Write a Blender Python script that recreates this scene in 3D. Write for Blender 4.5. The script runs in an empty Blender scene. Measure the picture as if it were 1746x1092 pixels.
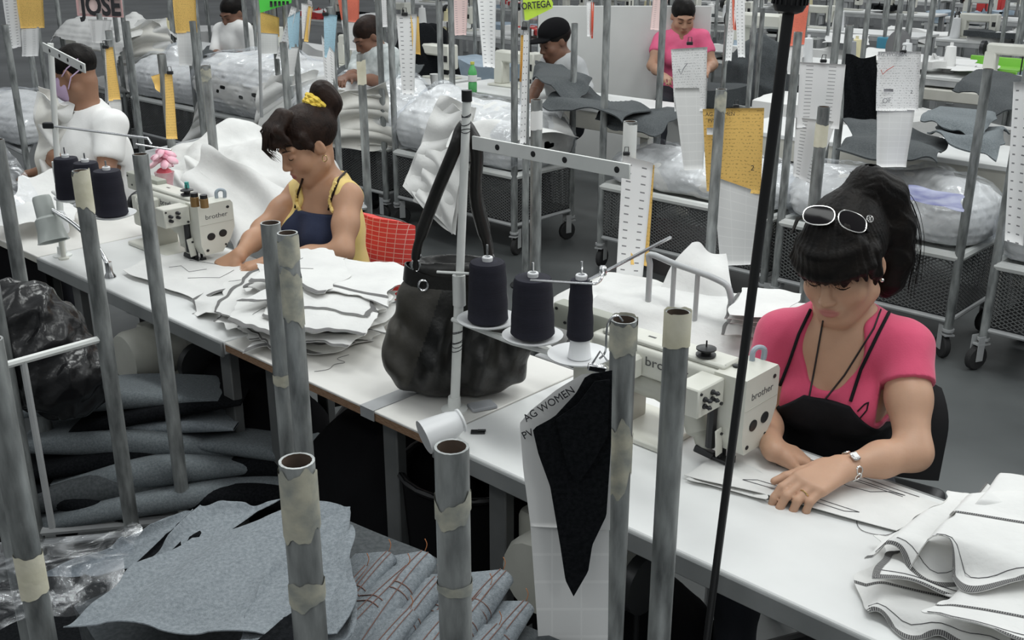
import bpy, bmesh, math, random
import numpy as np
from mathutils import Vector, Matrix, Euler
R = math.radians
scene = bpy.context.scene
col = scene.collection
# ------------------------------------------------------------------ camera
CAM_H = 1.99; TH = R(20.4); FPX = 1800.0; IW, IH = 1746.0, 1092.0
cam_d = bpy.data.cameras.new('camera'); cam = bpy.data.objects.new('camera', cam_d); col.objects.link(cam)
cam.location = (0, 0, CAM_H); cam.rotation_euler = (math.pi/2 - TH, 0, 0)
cam_d.sensor_width = 36.0; cam_d.lens = FPX/IW*36.0; cam_d.clip_end = 200; cam_d.clip_start = 0.05
scene.camera = cam
# ------------------------------------------------------------------ world, exposure
w = bpy.data.worlds.new('hall_air'); scene.world = w; w.use_nodes = True
w.node_tree.nodes['Background'].inputs[0].default_value = (0.93, 0.97, 1.0, 1)
w.node_tree.nodes['Background'].inputs[1].default_value = 0.36
scene.view_settings.view_transform = 'Standard'; scene.view_settings.look = 'None'
scene.view_settings.exposure = 0.30; scene.view_settings.gamma = 1.0
scene.view_settings.use_curve_mapping = False
# unseen fluorescent battens above the frame; front and farthest rows added as fill
def overhead_light(x, y, z, lx, ly, e, rz):
    d = bpy.data.lights.new('batten_and_fill_light', 'AREA'); d.shape = 'RECTANGLE'; d.size = lx; d.size_y = ly
    d.energy = e; d.color = (0.97, 1.0, 0.98)
    o = bpy.data.objects.new('batten_and_fill_light', d); col.objects.link(o); o.location = (x, y, z); o.rotation_euler = (0, 0, rz)
ROWA = R(-43.6)
for _i, (_a, _b) in enumerate([(0.2, 0.5), (-3.4, 0.6), (0.2, 3.4), (-3.4, 3.4), (-7.0, 3.6), (3.0, 3.4), (0.2, 7.0), (-4.5, 7.0), (4.2, 7.0), (0.0, 12.0), (-6.5, 11.0), (6.0, 12.0), (0.4, -2.9), (-3.4, -2.9), (3.6, -1.6), (-3.2, 15.5), (-7.5, 15.0), (-5.0, 20.0)]):
    _x = 0.56 + _a*math.cos(ROWA) - _b*math.sin(ROWA); _y = 1.66 + _a*math.sin(ROWA) + _b*math.cos(ROWA)
    overhead_light(_x, _y, 3.7, 2.6, 0.5, 36 if _b > -1 else 16, ROWA)
# ------------------------------------------------------------------ measuring helpers
CT, ST = math.cos(TH), math.sin(TH)
def ray(px, py):
    xc = (px - IW/2)/FPX; yc = -(py - IH/2)/FPX
    return Vector((xc, CT + yc*ST, -ST + yc*CT))
def atz(px, py, z):
    d = ray(px, py); t = (z - CAM_H)/d.z
    return Vector((0, 0, CAM_H)) + d*t
def aty(px, py, y):
    d = ray(px, py); return Vector((0, 0, CAM_H)) + d*(y/d.y)
def proj(p):
    d = p[1]*CT + (CAM_H - p[2])*ST; u = p[1]*ST - (CAM_H - p[2])*CT
    return (IW/2 + FPX*p[0]/d, IH/2 - FPX*u/d, d)
TZ = 0.80
F0 = atz(1388, 1045, TZ)
UD = (atz(395, 590, TZ) - F0).normalized(); VD = Vector((UD.y, -UD.x, 0))
if VD.y < 0: VD = -VD
RA = math.atan2(-UD.y, -UD.x)           # local x = along the tables to the right, local y = away from the camera
def L(a, b, z=0.0):
    p = F0 - UD*a + VD*b; return Vector((p.x, p.y, z))
def toL(p):
    q = Vector((p[0]-F0.x, p[1]-F0.y, 0)); return (-q.dot(UD), q.dot(VD))
rng = random.Random(7)
ORD = 'first second third fourth fifth sixth seventh eighth ninth tenth eleventh twelfth thirteenth fourteenth fifteenth sixteenth seventeenth eighteenth nineteenth twentieth'.split()
# ------------------------------------------------------------------ materials
MATS = {}
def nd(nt, t, **k):
    n = nt.nodes.new(t)
    for a, b in k.items(): setattr(n, a, b)
    return n
def mat(name, c, rough=0.6, metal=0.0, c2=None, scale=8.0, stretch=None, bump=0.0, bscale=60.0, spec=0.5, sub=0.0, sheen=0.0, coat=0.0, detail=4.0, lo=0.35, hi=0.65, attr=None):
    if name in MATS: return MATS[name]
    m = bpy.data.materials.new(name); m.use_nodes = True; nt = m.node_tree; b = nt.nodes['Principled BSDF']
    b.inputs['Base Color'].default_value = (*c, 1); b.inputs['Roughness'].default_value = rough
    b.inputs['Metallic'].default_value = metal; b.inputs['Specular IOR Level'].default_value = spec
    if sub: b.inputs['Subsurface Weight'].default_value = sub; b.inputs['Subsurface Radius'].default_value = (0.012, 0.005, 0.003); b.inputs['Subsurface Scale'].default_value = 1.0
    if sheen: b.inputs['Sheen Weight'].default_value = sheen
    if coat: b.inputs['Coat Weight'].default_value = coat
    tc = nd(nt, 'ShaderNodeTexCoord'); mp = nd(nt, 'ShaderNodeMapping')
    if stretch: mp.inputs['Scale'].default_value = stretch
    nt.links.new(tc.outputs['Object'], mp.inputs['Vector'])
    colsock = None
    if c2 is not None:
        n = nd(nt, 'ShaderNodeTexNoise'); n.inputs['Scale'].default_value = scale; n.inputs['Detail'].default_value = detail
        nt.links.new(mp.outputs[0], n.inputs['Vector'])
        r = nd(nt, 'ShaderNodeValToRGB'); r.color_ramp.elements[0].position = lo; r.color_ramp.elements[1].position = hi
        r.color_ramp.elements[0].color = (*c, 1); r.color_ramp.elements[1].color = (*c2, 1)
        nt.links.new(n.outputs['Fac'], r.inputs['Fac']); colsock = r.outputs['Color']
    if attr:
        a = nd(nt, 'ShaderNodeAttribute'); a.attribute_name = attr
        if colsock is None: colsock = a.outputs['Color']
        else:
            mx = nd(nt, 'ShaderNodeMix', data_type='RGBA', blend_type='MULTIPLY'); mx.inputs[0].default_value = 1
            nt.links.new(colsock, mx.inputs[6]); nt.links.new(a.outputs['Color'], mx.inputs[7]); colsock = mx.outputs[2]
    if colsock is not None: nt.links.new(colsock, b.inputs['Base Color'])
    if bump:
        n2 = nd(nt, 'ShaderNodeTexNoise'); n2.inputs['Scale'].default_value = bscale; n2.inputs['Detail'].default_value = 3
        nt.links.new(mp.outputs[0], n2.inputs['Vector'])
        bp = nd(nt, 'ShaderNodeBump'); bp.inputs['Strength'].default_value = bump; bp.inputs['Distance'].default_value = 0.004
        nt.links.new(n2.outputs['Fac'], bp.inputs['Height']); nt.links.new(bp.outputs[0], b.inputs['Normal'])
    MATS[name] = m; return m
def film(name, tint=(0.9, 0.92, 0.95), clear=0.72, scale=9.0):
    if name in MATS: return MATS[name]
    m = bpy.data.materials.new(name); m.use_nodes = True; nt = m.node_tree; nt.nodes.remove(nt.nodes['Principled BSDF'])
    out = nt.nodes['Material Output']; tr = nd(nt, 'ShaderNodeBsdfTransparent'); tr.inputs[0].default_value = (*tint, 1)
    gl = nd(nt, 'ShaderNodeBsdfGlossy'); gl.inputs['Roughness'].default_value = 0.16; gl.inputs['Color'].default_value = (0.95, 0.97, 1, 1)
    df = nd(nt, 'ShaderNodeBsdfDiffuse'); df.inputs[0].default_value = (0.85, 0.87, 0.89, 1)
    mg = nd(nt, 'ShaderNodeMixShader'); mg.inputs[0].default_value = 0.5
    nt.links.new(gl.outputs[0], mg.inputs[1]); nt.links.new(df.outputs[0], mg.inputs[2])
    mx = nd(nt, 'ShaderNodeMixShader')
    tc = nd(nt, 'ShaderNodeTexCoord'); n = nd(nt, 'ShaderNodeTexNoise'); n.inputs['Scale'].default_value = scale; n.inputs['Detail'].default_value = 5; n.inputs['Distortion'].default_value = 1.2
    nt.links.new(tc.outputs['Object'], n.inputs['Vector'])
    r = nd(nt, 'ShaderNodeMapRange'); r.inputs[1].default_value = 0.42; r.inputs[2].default_value = 0.72; r.inputs[3].default_value = 1-clear-0.12; r.inputs[4].default_value = 1-clear+0.4
    nt.links.new(n.outputs['Fac'], r.inputs[0]); nt.links.new(r.outputs[0], mx.inputs[0])
    nt.links.new(tr.outputs[0], mx.inputs[1]); nt.links.new(mg.outputs[0], mx.inputs[2])
    bp = nd(nt, 'ShaderNodeBump'); bp.inputs['Strength'].default_value = 0.9; bp.inputs['Distance'].default_value = 0.02
    nt.links.new(n.outputs['Fac'], bp.inputs['Height']); nt.links.new(bp.outputs[0], gl.inputs['Normal'])
    nt.links.new(mx.outputs[0], out.inputs[0]); MATS[name] = m; return m
G = lambda v: (v, v, v)
M_galv = mat('galvanised_pipe', (0.14, 0.15, 0.15), 0.42, 0.35, (0.48, 0.50, 0.495), 9.0, (4, 4, 1.0), 0.15, 40, detail=9, lo=0.3, hi=0.72)
M_galv2 = mat('dull_grey_pipe', (0.12, 0.128, 0.128), 0.45, 0.35, (0.40, 0.42, 0.415), 10.0, (4, 4, 0.9), 0.1, 40, detail=9, lo=0.3, hi=0.72)
M_pipein = mat('rusty_pipe_inside', (0.06, 0.045, 0.035), 0.9, 0.0, (0.11, 0.075, 0.055), 20)
M_tape = mat('cream_masking_tape', (0.62, 0.59, 0.45), 0.8, 0, (0.72, 0.69, 0.56), 18, bump=0.3, bscale=60)
M_tapeworn = mat('worn_tape_residue', (0.30, 0.31, 0.28), 0.8, 0, (0.52, 0.50, 0.40), 30, detail=8, bump=0.3, bscale=60)
M_white_paint = mat('white_painted_metal', (0.68, 0.70, 0.68), 0.45, 0.0, (0.76, 0.77, 0.75), 8)
M_rail = mat('grey_painted_rail', (0.42, 0.43, 0.44), 0.4, 0.2, (0.52, 0.53, 0.53), 8)
M_chrome = mat('chrome', (0.75, 0.76, 0.77), 0.18, 1.0)
M_darkmetal = mat('dark_metal', (0.035, 0.036, 0.038), 0.4, 0.5)
M_black = mat('black_plastic', (0.012, 0.012, 0.013), 0.4)
M_blackrub = mat('black_rubber', (0.02, 0.02, 0.021), 0.75)
M_laminate = mat('white_laminate', (0.66, 0.67, 0.665), 0.42, 0, (0.74, 0.75, 0.745), 3.5, bump=0.02, bscale=200)
M_board = mat('worn_white_board', (0.66, 0.65, 0.62), 0.6, 0, (0.75, 0.74, 0.71), 4.0, detail=7)
M_greyedge = mat('grey_edge_trim', (0.19, 0.2, 0.2), 0.5, 0, (0.25, 0.26, 0.26), 6)
M_woodedge = mat('raw_wood_edge', (0.19, 0.105, 0.055), 0.75, 0, (0.30, 0.19, 0.12), 30, (2, 2, 12))
M_cream = mat('cream_machine_paint', (0.60, 0.60, 0.54), 0.4, 0, (0.66, 0.66, 0.60), 5)
M_cream2 = mat('grey_cream_casting', (0.44, 0.44, 0.39), 0.45, 0, (0.52, 0.52, 0.47), 7)
M_creamwood = mat('cream_painted_wood', (0.50, 0.49, 0.44), 0.6, 0, (0.58, 0.57, 0.52), 6)
M_cloth = mat('ecru_cotton_twill', (0.66, 0.66, 0.65), 0.92, 0, (0.73, 0.73, 0.715), 7, bump=0.55, bscale=38, sheen=0.1)
M_cloth_in = mat('ecru_cotton_reverse', (0.62, 0.61, 0.57), 0.95, 0, (0.70, 0.69, 0.65), 9, bump=0.22, bscale=240)
M_paperw = mat('white_paper', (0.80, 0.80, 0.79), 0.8, 0, (0.84, 0.84, 0.83), 4)
M_stitch = None
M_denim_l = mat('light_denim_reverse', (0.17, 0.195, 0.215), 0.95, 0, (0.28, 0.31, 0.335), 160, (1, 1, 1), 0.5, 420, detail=6, lo=0.3, hi=0.7)
M_denim_m = mat('grey_denim_reverse', (0.11, 0.128, 0.138), 0.95, 0, (0.19, 0.213, 0.226), 160, (1, 1, 1), 0.5, 420, detail=6, lo=0.3, hi=0.7)
M_denim_d = mat('black_denim_face', (0.005, 0.006, 0.007), 0.95, 0, (0.011, 0.012, 0.014), 140, bump=0.4, bscale=400, spec=0.08)
M_denim_g = mat('charcoal_denim', (0.045, 0.052, 0.056), 0.95, 0, (0.075, 0.083, 0.088), 120, bump=0.3, bscale=300)
M_film = film('clear_plastic_film', (0.97, 0.98, 1.0), 0.86)
M_film_d = film('clear_plastic_over_dark', (0.8, 0.82, 0.85), 0.84, 14)
M_thread = mat('navy_thread', (0.005, 0.005, 0.013), 0.85, 0, (0.010, 0.010, 0.022), 6, (1, 1, 160), 0.4, 30)
M_whiteplastic = mat('white_plastic', (0.74, 0.75, 0.76), 0.35)
M_seam = mat('rust_seam_thread', (0.20, 0.11, 0.09), 0.9)
M_darkseam = mat('charcoal_overlock_thread', (0.035, 0.035, 0.04), 0.9)
# ------------------------------------------------------------------ mesh builder
class MB:
    def __init__(s): s.v = []; s.f = []; s.mi = []; s.uv = []; s.cur = 0
    def add(s, vs, fs):
        o = len(s.v); s.v += [tuple(p) for p in vs]
        for f in fs: s.f.append(tuple(i+o for i in f)); s.mi.append(s.cur)
        return s
    def box(s, c, size, rot=None, bev=0.0, seg=1):
        bm = bmesh.new(); bmesh.ops.create_cube(bm, size=1.0)
        for v in bm.verts: v.co = Vector((v.co.x*size[0], v.co.y*size[1], v.co.z*size[2]))
        if bev: bmesh.ops.bevel(bm, geom=bm.edges[:], offset=bev, segments=seg, affect='EDGES', profile=0.5)
        m = Euler(rot).to_matrix() if isinstance(rot, (tuple, list)) else (rot if rot is not None else Matrix.Identity(3))
        c = Vector(c); bm.verts.index_update()
        s.add([m @ v.co + c for v in bm.verts], [[v.index for v in f.verts] for f in bm.faces]); bm.free(); return s
    def tube(s, pts, r, n=8, caps=True, closed=False):
        pts = [Vector(p) for p in pts]; k = len(pts)
        rs = r if isinstance(r, (list, tuple)) else [r]*k
        T = []
        for i in range(k):
            a = pts[(i-1) % k] if (closed or i > 0) else pts[i]; b = pts[(i+1) % k] if (closed or i < k-1) else pts[i]
            t = b-a; T.append(t.normalized() if t.length > 1e-9 else Vector((0, 0, 1)))
        ref = Vector((0, 0, 1)) if abs(T[0].z) < 0.9 else Vector((1, 0, 0))
        nrm = T[0].cross(ref).normalized(); vs = []; fs = []
        for i in range(k):
            if i > 0:
                nrm = nrm - T[i]*nrm.dot(T[i])
                nrm = nrm.normalized() if nrm.length > 1e-6 else T[i].orthogonal().normalized()
            bn = T[i].cross(nrm)
            for j in range(n):
                a = 2*math.pi*j/n; vs.append(pts[i] + (nrm*math.cos(a) + bn*math.sin(a))*rs[i])
        m = k if closed else k-1
        for i in range(m):
            for j in range(n):
                i2 = (i+1) % k
                fs.append((i*n+j, i*n+(j+1) % n, i2*n+(j+1) % n, i2*n+j))
        if caps and not closed:
            fs.append(tuple(reversed(range(n)))); fs.append(tuple((k-1)*n+j for j in range(n)))
        return s.add(vs, fs)
    def lathe(s, prof, n=16, c=(0, 0, 0), rot=None, cap0=True, cap1=True):
        m = Euler(rot).to_matrix() if isinstance(rot, (tuple, list)) else (rot if rot is not None else Matrix.Identity(3)); c = Vector(c)
        vs = []; fs = []
        for (r, z) in prof:
            for j in range(n):
                a = 2*math.pi*j/n; vs.append(m @ Vector((r*math.cos(a), r*math.sin(a), z)) + c)
        k = len(prof)
        for i in range(k-1):
            for j in range(n): fs.append((i*n+j, i*n+(j+1) % n, (i+1)*n+(j+1) % n, (i+1)*n+j))
        if cap0: fs.append(tuple(reversed(range(n))))
        if cap1: fs.append(tuple((k-1)*n+j for j in range(n)))
        return s.add(vs, fs)
    def prism(s, poly, h, frame=None, c=(0, 0, 0)):
        """poly in local xy, extruded +-h/2 along local z; frame 3x3 columns = axes"""
        m = frame if frame is not None else Matrix.Identity(3); c = Vector(c); n = len(poly)
        vs = [m @ Vector((x, y, -h/2)) + c for x, y in poly] + [m @ Vector((x, y, h/2)) + c for x, y in poly]
        fs = [tuple(reversed(range(n))), tuple(range(n, 2*n))] + [(i, (i+1) % n, n+(i+1) % n, n+i) for i in range(n)]
        return s.add(vs, fs)
    def ell(s, c, r, n=14, m=9, rot=None):
        mm = Euler(rot).to_matrix() if isinstance(rot, (tuple, list)) else (rot if rot is not None else Matrix.Identity(3)); c = Vector(c)
        vs = [mm @ Vector((0, 0, -r[2])) + c]; fs = []
        for i in range(1, m):
            p = -math.pi/2 + math.pi*i/m
            for j in range(n):
                a = 2*math.pi*j/n; vs.append(mm @ Vector((r[0]*math.cos(p)*math.cos(a), r[1]*math.cos(p)*math.sin(a), r[2]*math.sin(p))) + c)
        vs.append(mm @ Vector((0, 0, r[2])) + c)
        for j in range(n): fs.append((0, 1+(j+1) % n, 1+j))
        for i in range(m-2):
            for j in range(n): fs.append((1+i*n+j, 1+i*n+(j+1) % n, 1+(i+1)*n+(j+1) % n, 1+(i+1)*n+j))
        e = len(vs)-1
        for j in range(n): fs.append((1+(m-2)*n+j, 1+(m-2)*n+(j+1) % n, e))
        return s.add(vs, fs)
    def grid(s, P, th=0.0, both=True, mtop=0, mbot=0):
        """P: (nu,nv,3) array; a sheet with thickness th below (along -normal approx z)"""
        P = np.asarray(P, float); nu, nv = P.shape[:2]; vs = P.reshape(-1, 3)
        idx = np.arange(nu*nv).reshape(nu, nv)
        q = np.stack([idx[:-1, :-1], idx[1:, :-1], idx[1:, 1:], idx[:-1, 1:]], -1).reshape(-1, 4)
        o = len(s.v); s.v += [tuple(p) for p in vs]
        du = np.gradient(P, axis=0); dv = np.gradient(P, axis=1); N = np.cross(du, dv); N /= (np.linalg.norm(N, axis=2, keepdims=True)+1e-12)
        if N[:, -4:, 2].mean() < -0.02: N = -N; q = q[:, ::-1]
        s.f += [tuple(f) for f in (q+o).tolist()]; s.mi += [mtop]*len(q)
        if th:
            B = (P - N*th).reshape(-1, 3); o2 = len(s.v); s.v += [tuple(p) for p in B]
            s.f += [tuple(reversed(f)) for f in (q+o2).tolist()]; s.mi += [mbot]*len(q)
            ring = list(idx[:, 0]) + list(idx[-1, 1:]) + list(idx[-2::-1, -1]) + list(idx[0, -2:0:-1])
            k = len(ring)
            for i in range(k):
                a, b = int(ring[i]), int(ring[(i+1) % k]); s.f.append((a+o, a+o2, b+o2, b+o)); s.mi.append(mtop)
        return s
    def build(s, name, m, parent=None, ang=40, mats=None):
        me = bpy.data.meshes.new(name); me.from_pydata(s.v, [], s.f)
        for mm in (mats or [m]): me.materials.append(mm)
        if mats: me.polygons.foreach_set('material_index', s.mi)
        me.polygons.foreach_set('use_smooth', [True]*len(me.polygons))
        if ang is not None and ang < 180: me.set_sharp_from_angle(angle=R(ang))
        me.update()
        o = bpy.data.objects.new(name, me); col.objects.link(o)
        if parent is not None: o.parent = parent
        return o
def tag(o, label, cat, group=None, kind=None):
    o['label'] = label; o['category'] = cat
    if group: o['group'] = group
    if kind: o['kind'] = kind
    return o
def thing(name, label, cat, loc=(0, 0, 0), rz=0.0, group=None):
    o = bpy.data.objects.new(name, None); col.objects.link(o); o.empty_display_size = 0.05
    o.location = loc; o.rotation_euler = (0, 0, rz); return tag(o, label, cat, group)
def struct(o): o['kind'] = 'structure'; return o
KIDS = {}
def copy_tree(o, parent=None):
    c = o.copy(); col.objects.link(c)
    c.parent = parent
    for ch in [x for x in o.children]: copy_tree(ch, c)
    return c
def bez(p0, p1, p2, n=10):
    p0, p1, p2 = Vector(p0), Vector(p1), Vector(p2)
    return [p0*(1-t)**2 + p1*2*t*(1-t) + p2*t*t for t in [i/n for i in range(n+1)]]
def smooth_path(pts, n=6):
    pts = [Vector(p) for p in pts]; out = []
    for i in range(len(pts)-1):
        a = pts[max(i-1, 0)]; b = pts[i]; c = pts[i+1]; d = pts[min(i+2, len(pts)-1)]
        for k in range(n):
            t = k/n
            out.append(0.5*((2*b) + (c-a)*t + (2*a-5*b+4*c-d)*t*t + (3*b-a-3*c+d)*t**3))
    out.append(pts[-1]); return out
class Wave:
    """smooth random height field from a few sines"""
    def __init__(s, seed, lo=2.0, hi=14.0, n=9, aniso=1.0):
        g = np.random.default_rng(seed); s.k = []
        for i in range(n):
            f = lo*(hi/lo)**(i/max(n-1, 1)); a = g.uniform(0, 2*math.pi)
            s.k.append((f*math.cos(a), f*math.sin(a)*aniso, g.uniform(0, 6.28), 1.0/(f/lo)**1.05))
        s.t = sum(k[3] for k in s.k)
    def __call__(s, x, y):
        r = 0
        for kx, ky, p, a in s.k: r = r + a*np.sin(kx*x + ky*y + p + 0.6*np.sin(ky*x*0.7 - kx*y*0.5 + p*2))
        return r/s.t*1.8
def sheet_grid(lx, ly, nu, nv, seed, amp=0.01, edge=0.02, freq=(4, 22), curl=0.0, ridge=0.5):
    """a crumpled piece of cloth lying flat, centred on the origin"""
    g = np.random.default_rng(seed); u = np.linspace(-1, 1, nu); v = np.linspace(-1, 1, nv); U, V = np.meshgrid(u, v, indexing='ij')
    W1 = Wave(seed, freq[0], freq[1]); W2 = Wave(seed+50, 3, 9, 5); W3 = Wave(seed+90, 3, 9, 5)
    ex = W2(U*0 + np.sign(U)*3.1, V*1.2)*edge*np.abs(U)**3; ey = W3(U*1.2, V*0 + np.sign(V)*2.7)*edge*np.abs(V)**3
    X = U*lx/2 + ex; Y = V*ly/2 + ey
    h = W1(X, Y); h = (1-ridge)*h + ridge*(1-2*np.abs(np.clip(h, -1, 1)))
    Z = amp*h
    if curl: Z = Z + curl*(np.maximum(np.abs(U)-0.7, 0)/0.3)**2*np.sin(V*3+seed) + curl*(np.maximum(np.abs(V)-0.7, 0)/0.3)**2*np.cos(U*3+seed*2)
    return np.stack([X, Y, Z], -1)
def place_grid(P, loc, rz=0.0, tilt=(0, 0)):
    m = np.array(Euler((tilt[0], tilt[1], rz)).to_matrix()); return P @ m.T + np.array(loc)
# ------------------------------------------------------------------ floor
M_floor = mat('worn_grey_concrete', (0.050, 0.055, 0.056), 0.5, 0, (0.105, 0.113, 0.114), 0.9, detail=9, bump=0.05, bscale=30)
fl = MB(); fl.box((0, 22, -0.05), (70, 70, 0.1)); o = struct(fl.build('floor', M_floor)); o['label'] = 'worn dark grey concrete factory floor'
M_wall = mat('pale_grey_wall', (0.55, 0.56, 0.56), 0.8)
for nm, c, sz in (('wall_back', (0, 52, 2.6), (70, 0.2, 5.2)), ('wall_front', (0, -8, 2.6), (70, 0.2, 5.2)), ('wall_left', (-34, 22, 2.6), (0.2, 60, 5.2)), ('wall_right', (34, 22, 2.6), (0.2, 60, 5.2))):
    o = struct(MB().box(c, sz).build(nm, M_wall)); o['label'] = 'pale grey factory hall wall'
# ------------------------------------------------------------------ first row of tables
M_shadedleg = mat('shaded_grey_leg_paint', (0.10, 0.105, 0.105), 0.5, 0, (0.14, 0.145, 0.145), 6)  # grey legs, under-table shade put into the colour
def table(label, a0, a1, depth, kind, legs=(), b0=0.0, z=TZ, group=None):
    c = L((a0+a1)/2, b0, 0); t = thing('sewing_table', label, 'table', c, RA, group); ln = a1-a0
    if kind == 'grey':
        MB().box((0, depth/2, z-0.022), (ln-0.006, depth, 0.044), bev=0.004).build('table_top', M_laminate, t)
        e = MB(); e.box((0, -0.004, z-0.026), (ln-0.006, 0.012, 0.05), bev=0.004); e.box((0, depth+0.004, z-0.026), (ln-0.006, 0.012, 0.05), bev=0.004)
        e.build('edge_trim', M_greyedge, t)
    elif kind == 'wood':
        MB().box((0, depth/2, z-0.004), (ln-0.004, depth, 0.008), bev=0.002).build('table_top', M_board, t)
        MB().box((0, depth/2, z-0.0185), (ln-0.004, depth-0.002, 0.021)).build('board_core', M_woodedge, t)
    else:
        MB().box((0, depth/2, z-0.004), (ln-0.004, depth, 0.008), bev=0.002).build('table_top', M_board, t)
        MB().box((0, depth/2, z-0.0185), (ln-0.004, depth-0.002, 0.021)).build('board_core', M_creamwood, t)
    for (lx, ly) in legs:
        g = MB(); g.box((lx, ly, (z-0.045)/2+0.02), (0.06, 0.035, z-0.085), bev=0.004); g.build('leg', M_shadedleg, t)
        MB().box((lx, ly, 0.012), (0.08, 0.12, 0.024), bev=0.004).build('foot', M_blackrub, t)
    if legs:
        xs = sorted(set(l[0] for l in legs))
        for x in xs: MB().box((x, depth/2, 0.16), (0.04, depth*0.7, 0.05), bev=0.004).build('cross_bar', M_shadedleg, t)
        MB().box((0, depth*0.62, 0.2), (xs[-1]-xs[0], 0.03, 0.05), bev=0.004).build('stretcher', M_shadedleg, t)
    return t
DEP = 0.57
tR = table('white laminate sewing table with grey edge in front of the woman in pink', -1.04, 0.80, DEP, 'grey', [(-0.78, 0.1), (-0.78, 0.47), (0.72, 0.1), (0.72, 0.47)])
tM = table('worn white board with raw brown wood edge bridging the two sewing tables', -1.98, -1.04, DEP, 'wood', [(-0.36, 0.1), (-0.36, 0.47), (0.20, 0.1), (0.20, 0.47)])
tL = table('grey edged sewing table in front of the woman in yellow', -3.28, -1.98, DEP, 'grey', [(-0.55, 0.1), (-0.55, 0.47), (0.5, 0.1), (0.5, 0.47)])
tX = table('white board with pale wood edge at far left beyond the chrome lamp arm', -4.35, -3.28, DEP, 'cream', [(-0.45, 0.1), (-0.45, 0.47), (0.4, 0.1), (0.4, 0.47)])
# grey tape wrapped over the joint of the bridging board
p = toL(atz(625, 697, TZ)); tl = MB()
tl.box((p[0], DEP/2-0.01, TZ+0.0012), (0.055, DEP*0.98, 0.002)); tl.box((p[0], -0.002, TZ-0.014), (0.055, 0.003, 0.031))
M_gtape = mat('grey_duct_tape', (0.30, 0.31, 0.32), 0.45, 0.1, (0.36, 0.37, 0.38), 9)
o = tl.build('duct_tape_strip', M_gtape); o.location = L(0, 0, 0); o.rotation_euler = (0, 0, RA); o.parent = None
tag(o, 'grey duct tape strip across the worn white board', 'tape')
# ------------------------------------------------------------------ pipes and bundle carts
PR = 0.0215
def pipe(parent, x, y, z0, z1, r=PR, m=None, lean=(0, 0), name='pole', tape=None, hollow=True):
    b = MB(); lx, ly = lean; n = 16
    def ring(prof, cap0, cap1):
        vs = []; fs = []
        for (rr, z) in prof:
            for j in range(n):
                a = 2*math.pi*j/n; k = (z1-z)
                vs.append((x + rr*math.cos(a) + lx*k, y + rr*math.sin(a) + ly*k, z))
        for i in range(len(prof)-1):
            for j in range(n): fs.append((i*n+j, i*n+(j+1) % n, (i+1)*n+(j+1) % n, (i+1)*n+j))
        if cap0: fs.append(tuple(reversed(range(n))))
        if cap1: fs.append(tuple((len(prof)-1)*n+j for j in range(n)))
        b.add(vs, fs)
    ring([(r, z0), (r, (z0+z1)/2), (r, z1), (r*0.84, z1)], True, False)
    b.cur = 1; ring([(r*0.84, z1), (r*0.84, z1-0.12)], False, True)
    o = b.build(name, M_galv, parent, mats=[m or M_galv, M_pipein])
    if tape:
        for (zt, h, mm, rough) in tape:
            tb = MB(); vs = []; fs = []; rr = r+0.0014; nn = 40; ph = [rng.uniform(0, 6.28) for _ in range(8)]
            for kk, zz in enumerate((zt-h, zt)):
                for j in range(nn):
                    a = 2*math.pi*j/nn; jag = rough*0.30*h*(math.sin(a+ph[4*kk])+0.6*math.sin(2*a+ph[4*kk+1])+0.4*math.sin(5*a+ph[4*kk+2])+0.25*math.sin(9*a+ph[4*kk+3]))
                    k = z1-zz
                    vs.append((x+rr*math.cos(a)+lx*k, y+rr*math.sin(a)+ly*k, min(zz+jag, z1+0.004)))
            for j in range(nn): fs.append((j, (j+1) % nn, nn+(j+1) % nn, nn+j))
            tb.add(vs, fs); t = tb.build('tape', mm, o)
    return o
def caster(parent, x, y, rz=0.0, r=0.06, top=0.16):
    f = MB(); f.lathe([(0.022, top-0.02), (0.03, top-0.012), (0.03, top)], 10, (x, y, 0))
    d = Vector((math.cos(rz), math.sin(rz), 0)); s = Vector((-d.y, d.x, 0)); fr = Matrix((d, s, Vector((0, 0, 1)))).transposed()
    c = Vector((x, y, 0)) - d*0.03
    for k in (-1, 1):
        f.box(c + s*0.022*k + Vector((0, 0, (r+top)/2)), (0.04, 0.004, top-r*0.6), rot=fr)
    f.box(Vector((x, y, top-0.03)) - d*0.01, (0.07, 0.05, 0.008), rot=fr)
    o = f.build('caster', M_rail, parent)
    wv = MB(); m2 = fr @ Euler((math.pi/2, 0, 0)).to_matrix()
    wv.lathe([(r*0.4, -0.018), (r*0.9, -0.016), (r, -0.01), (r, 0.01), (r*0.9, 0.016), (r*0.4, 0.018)], 16, c + Vector((0, 0, r)), m2)
    wv.build('wheel', M_blackrub, o)
M_mesh = mat('dark_expanded_metal', (0.16, 0.165, 0.165), 0.5, 0.4)
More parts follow.
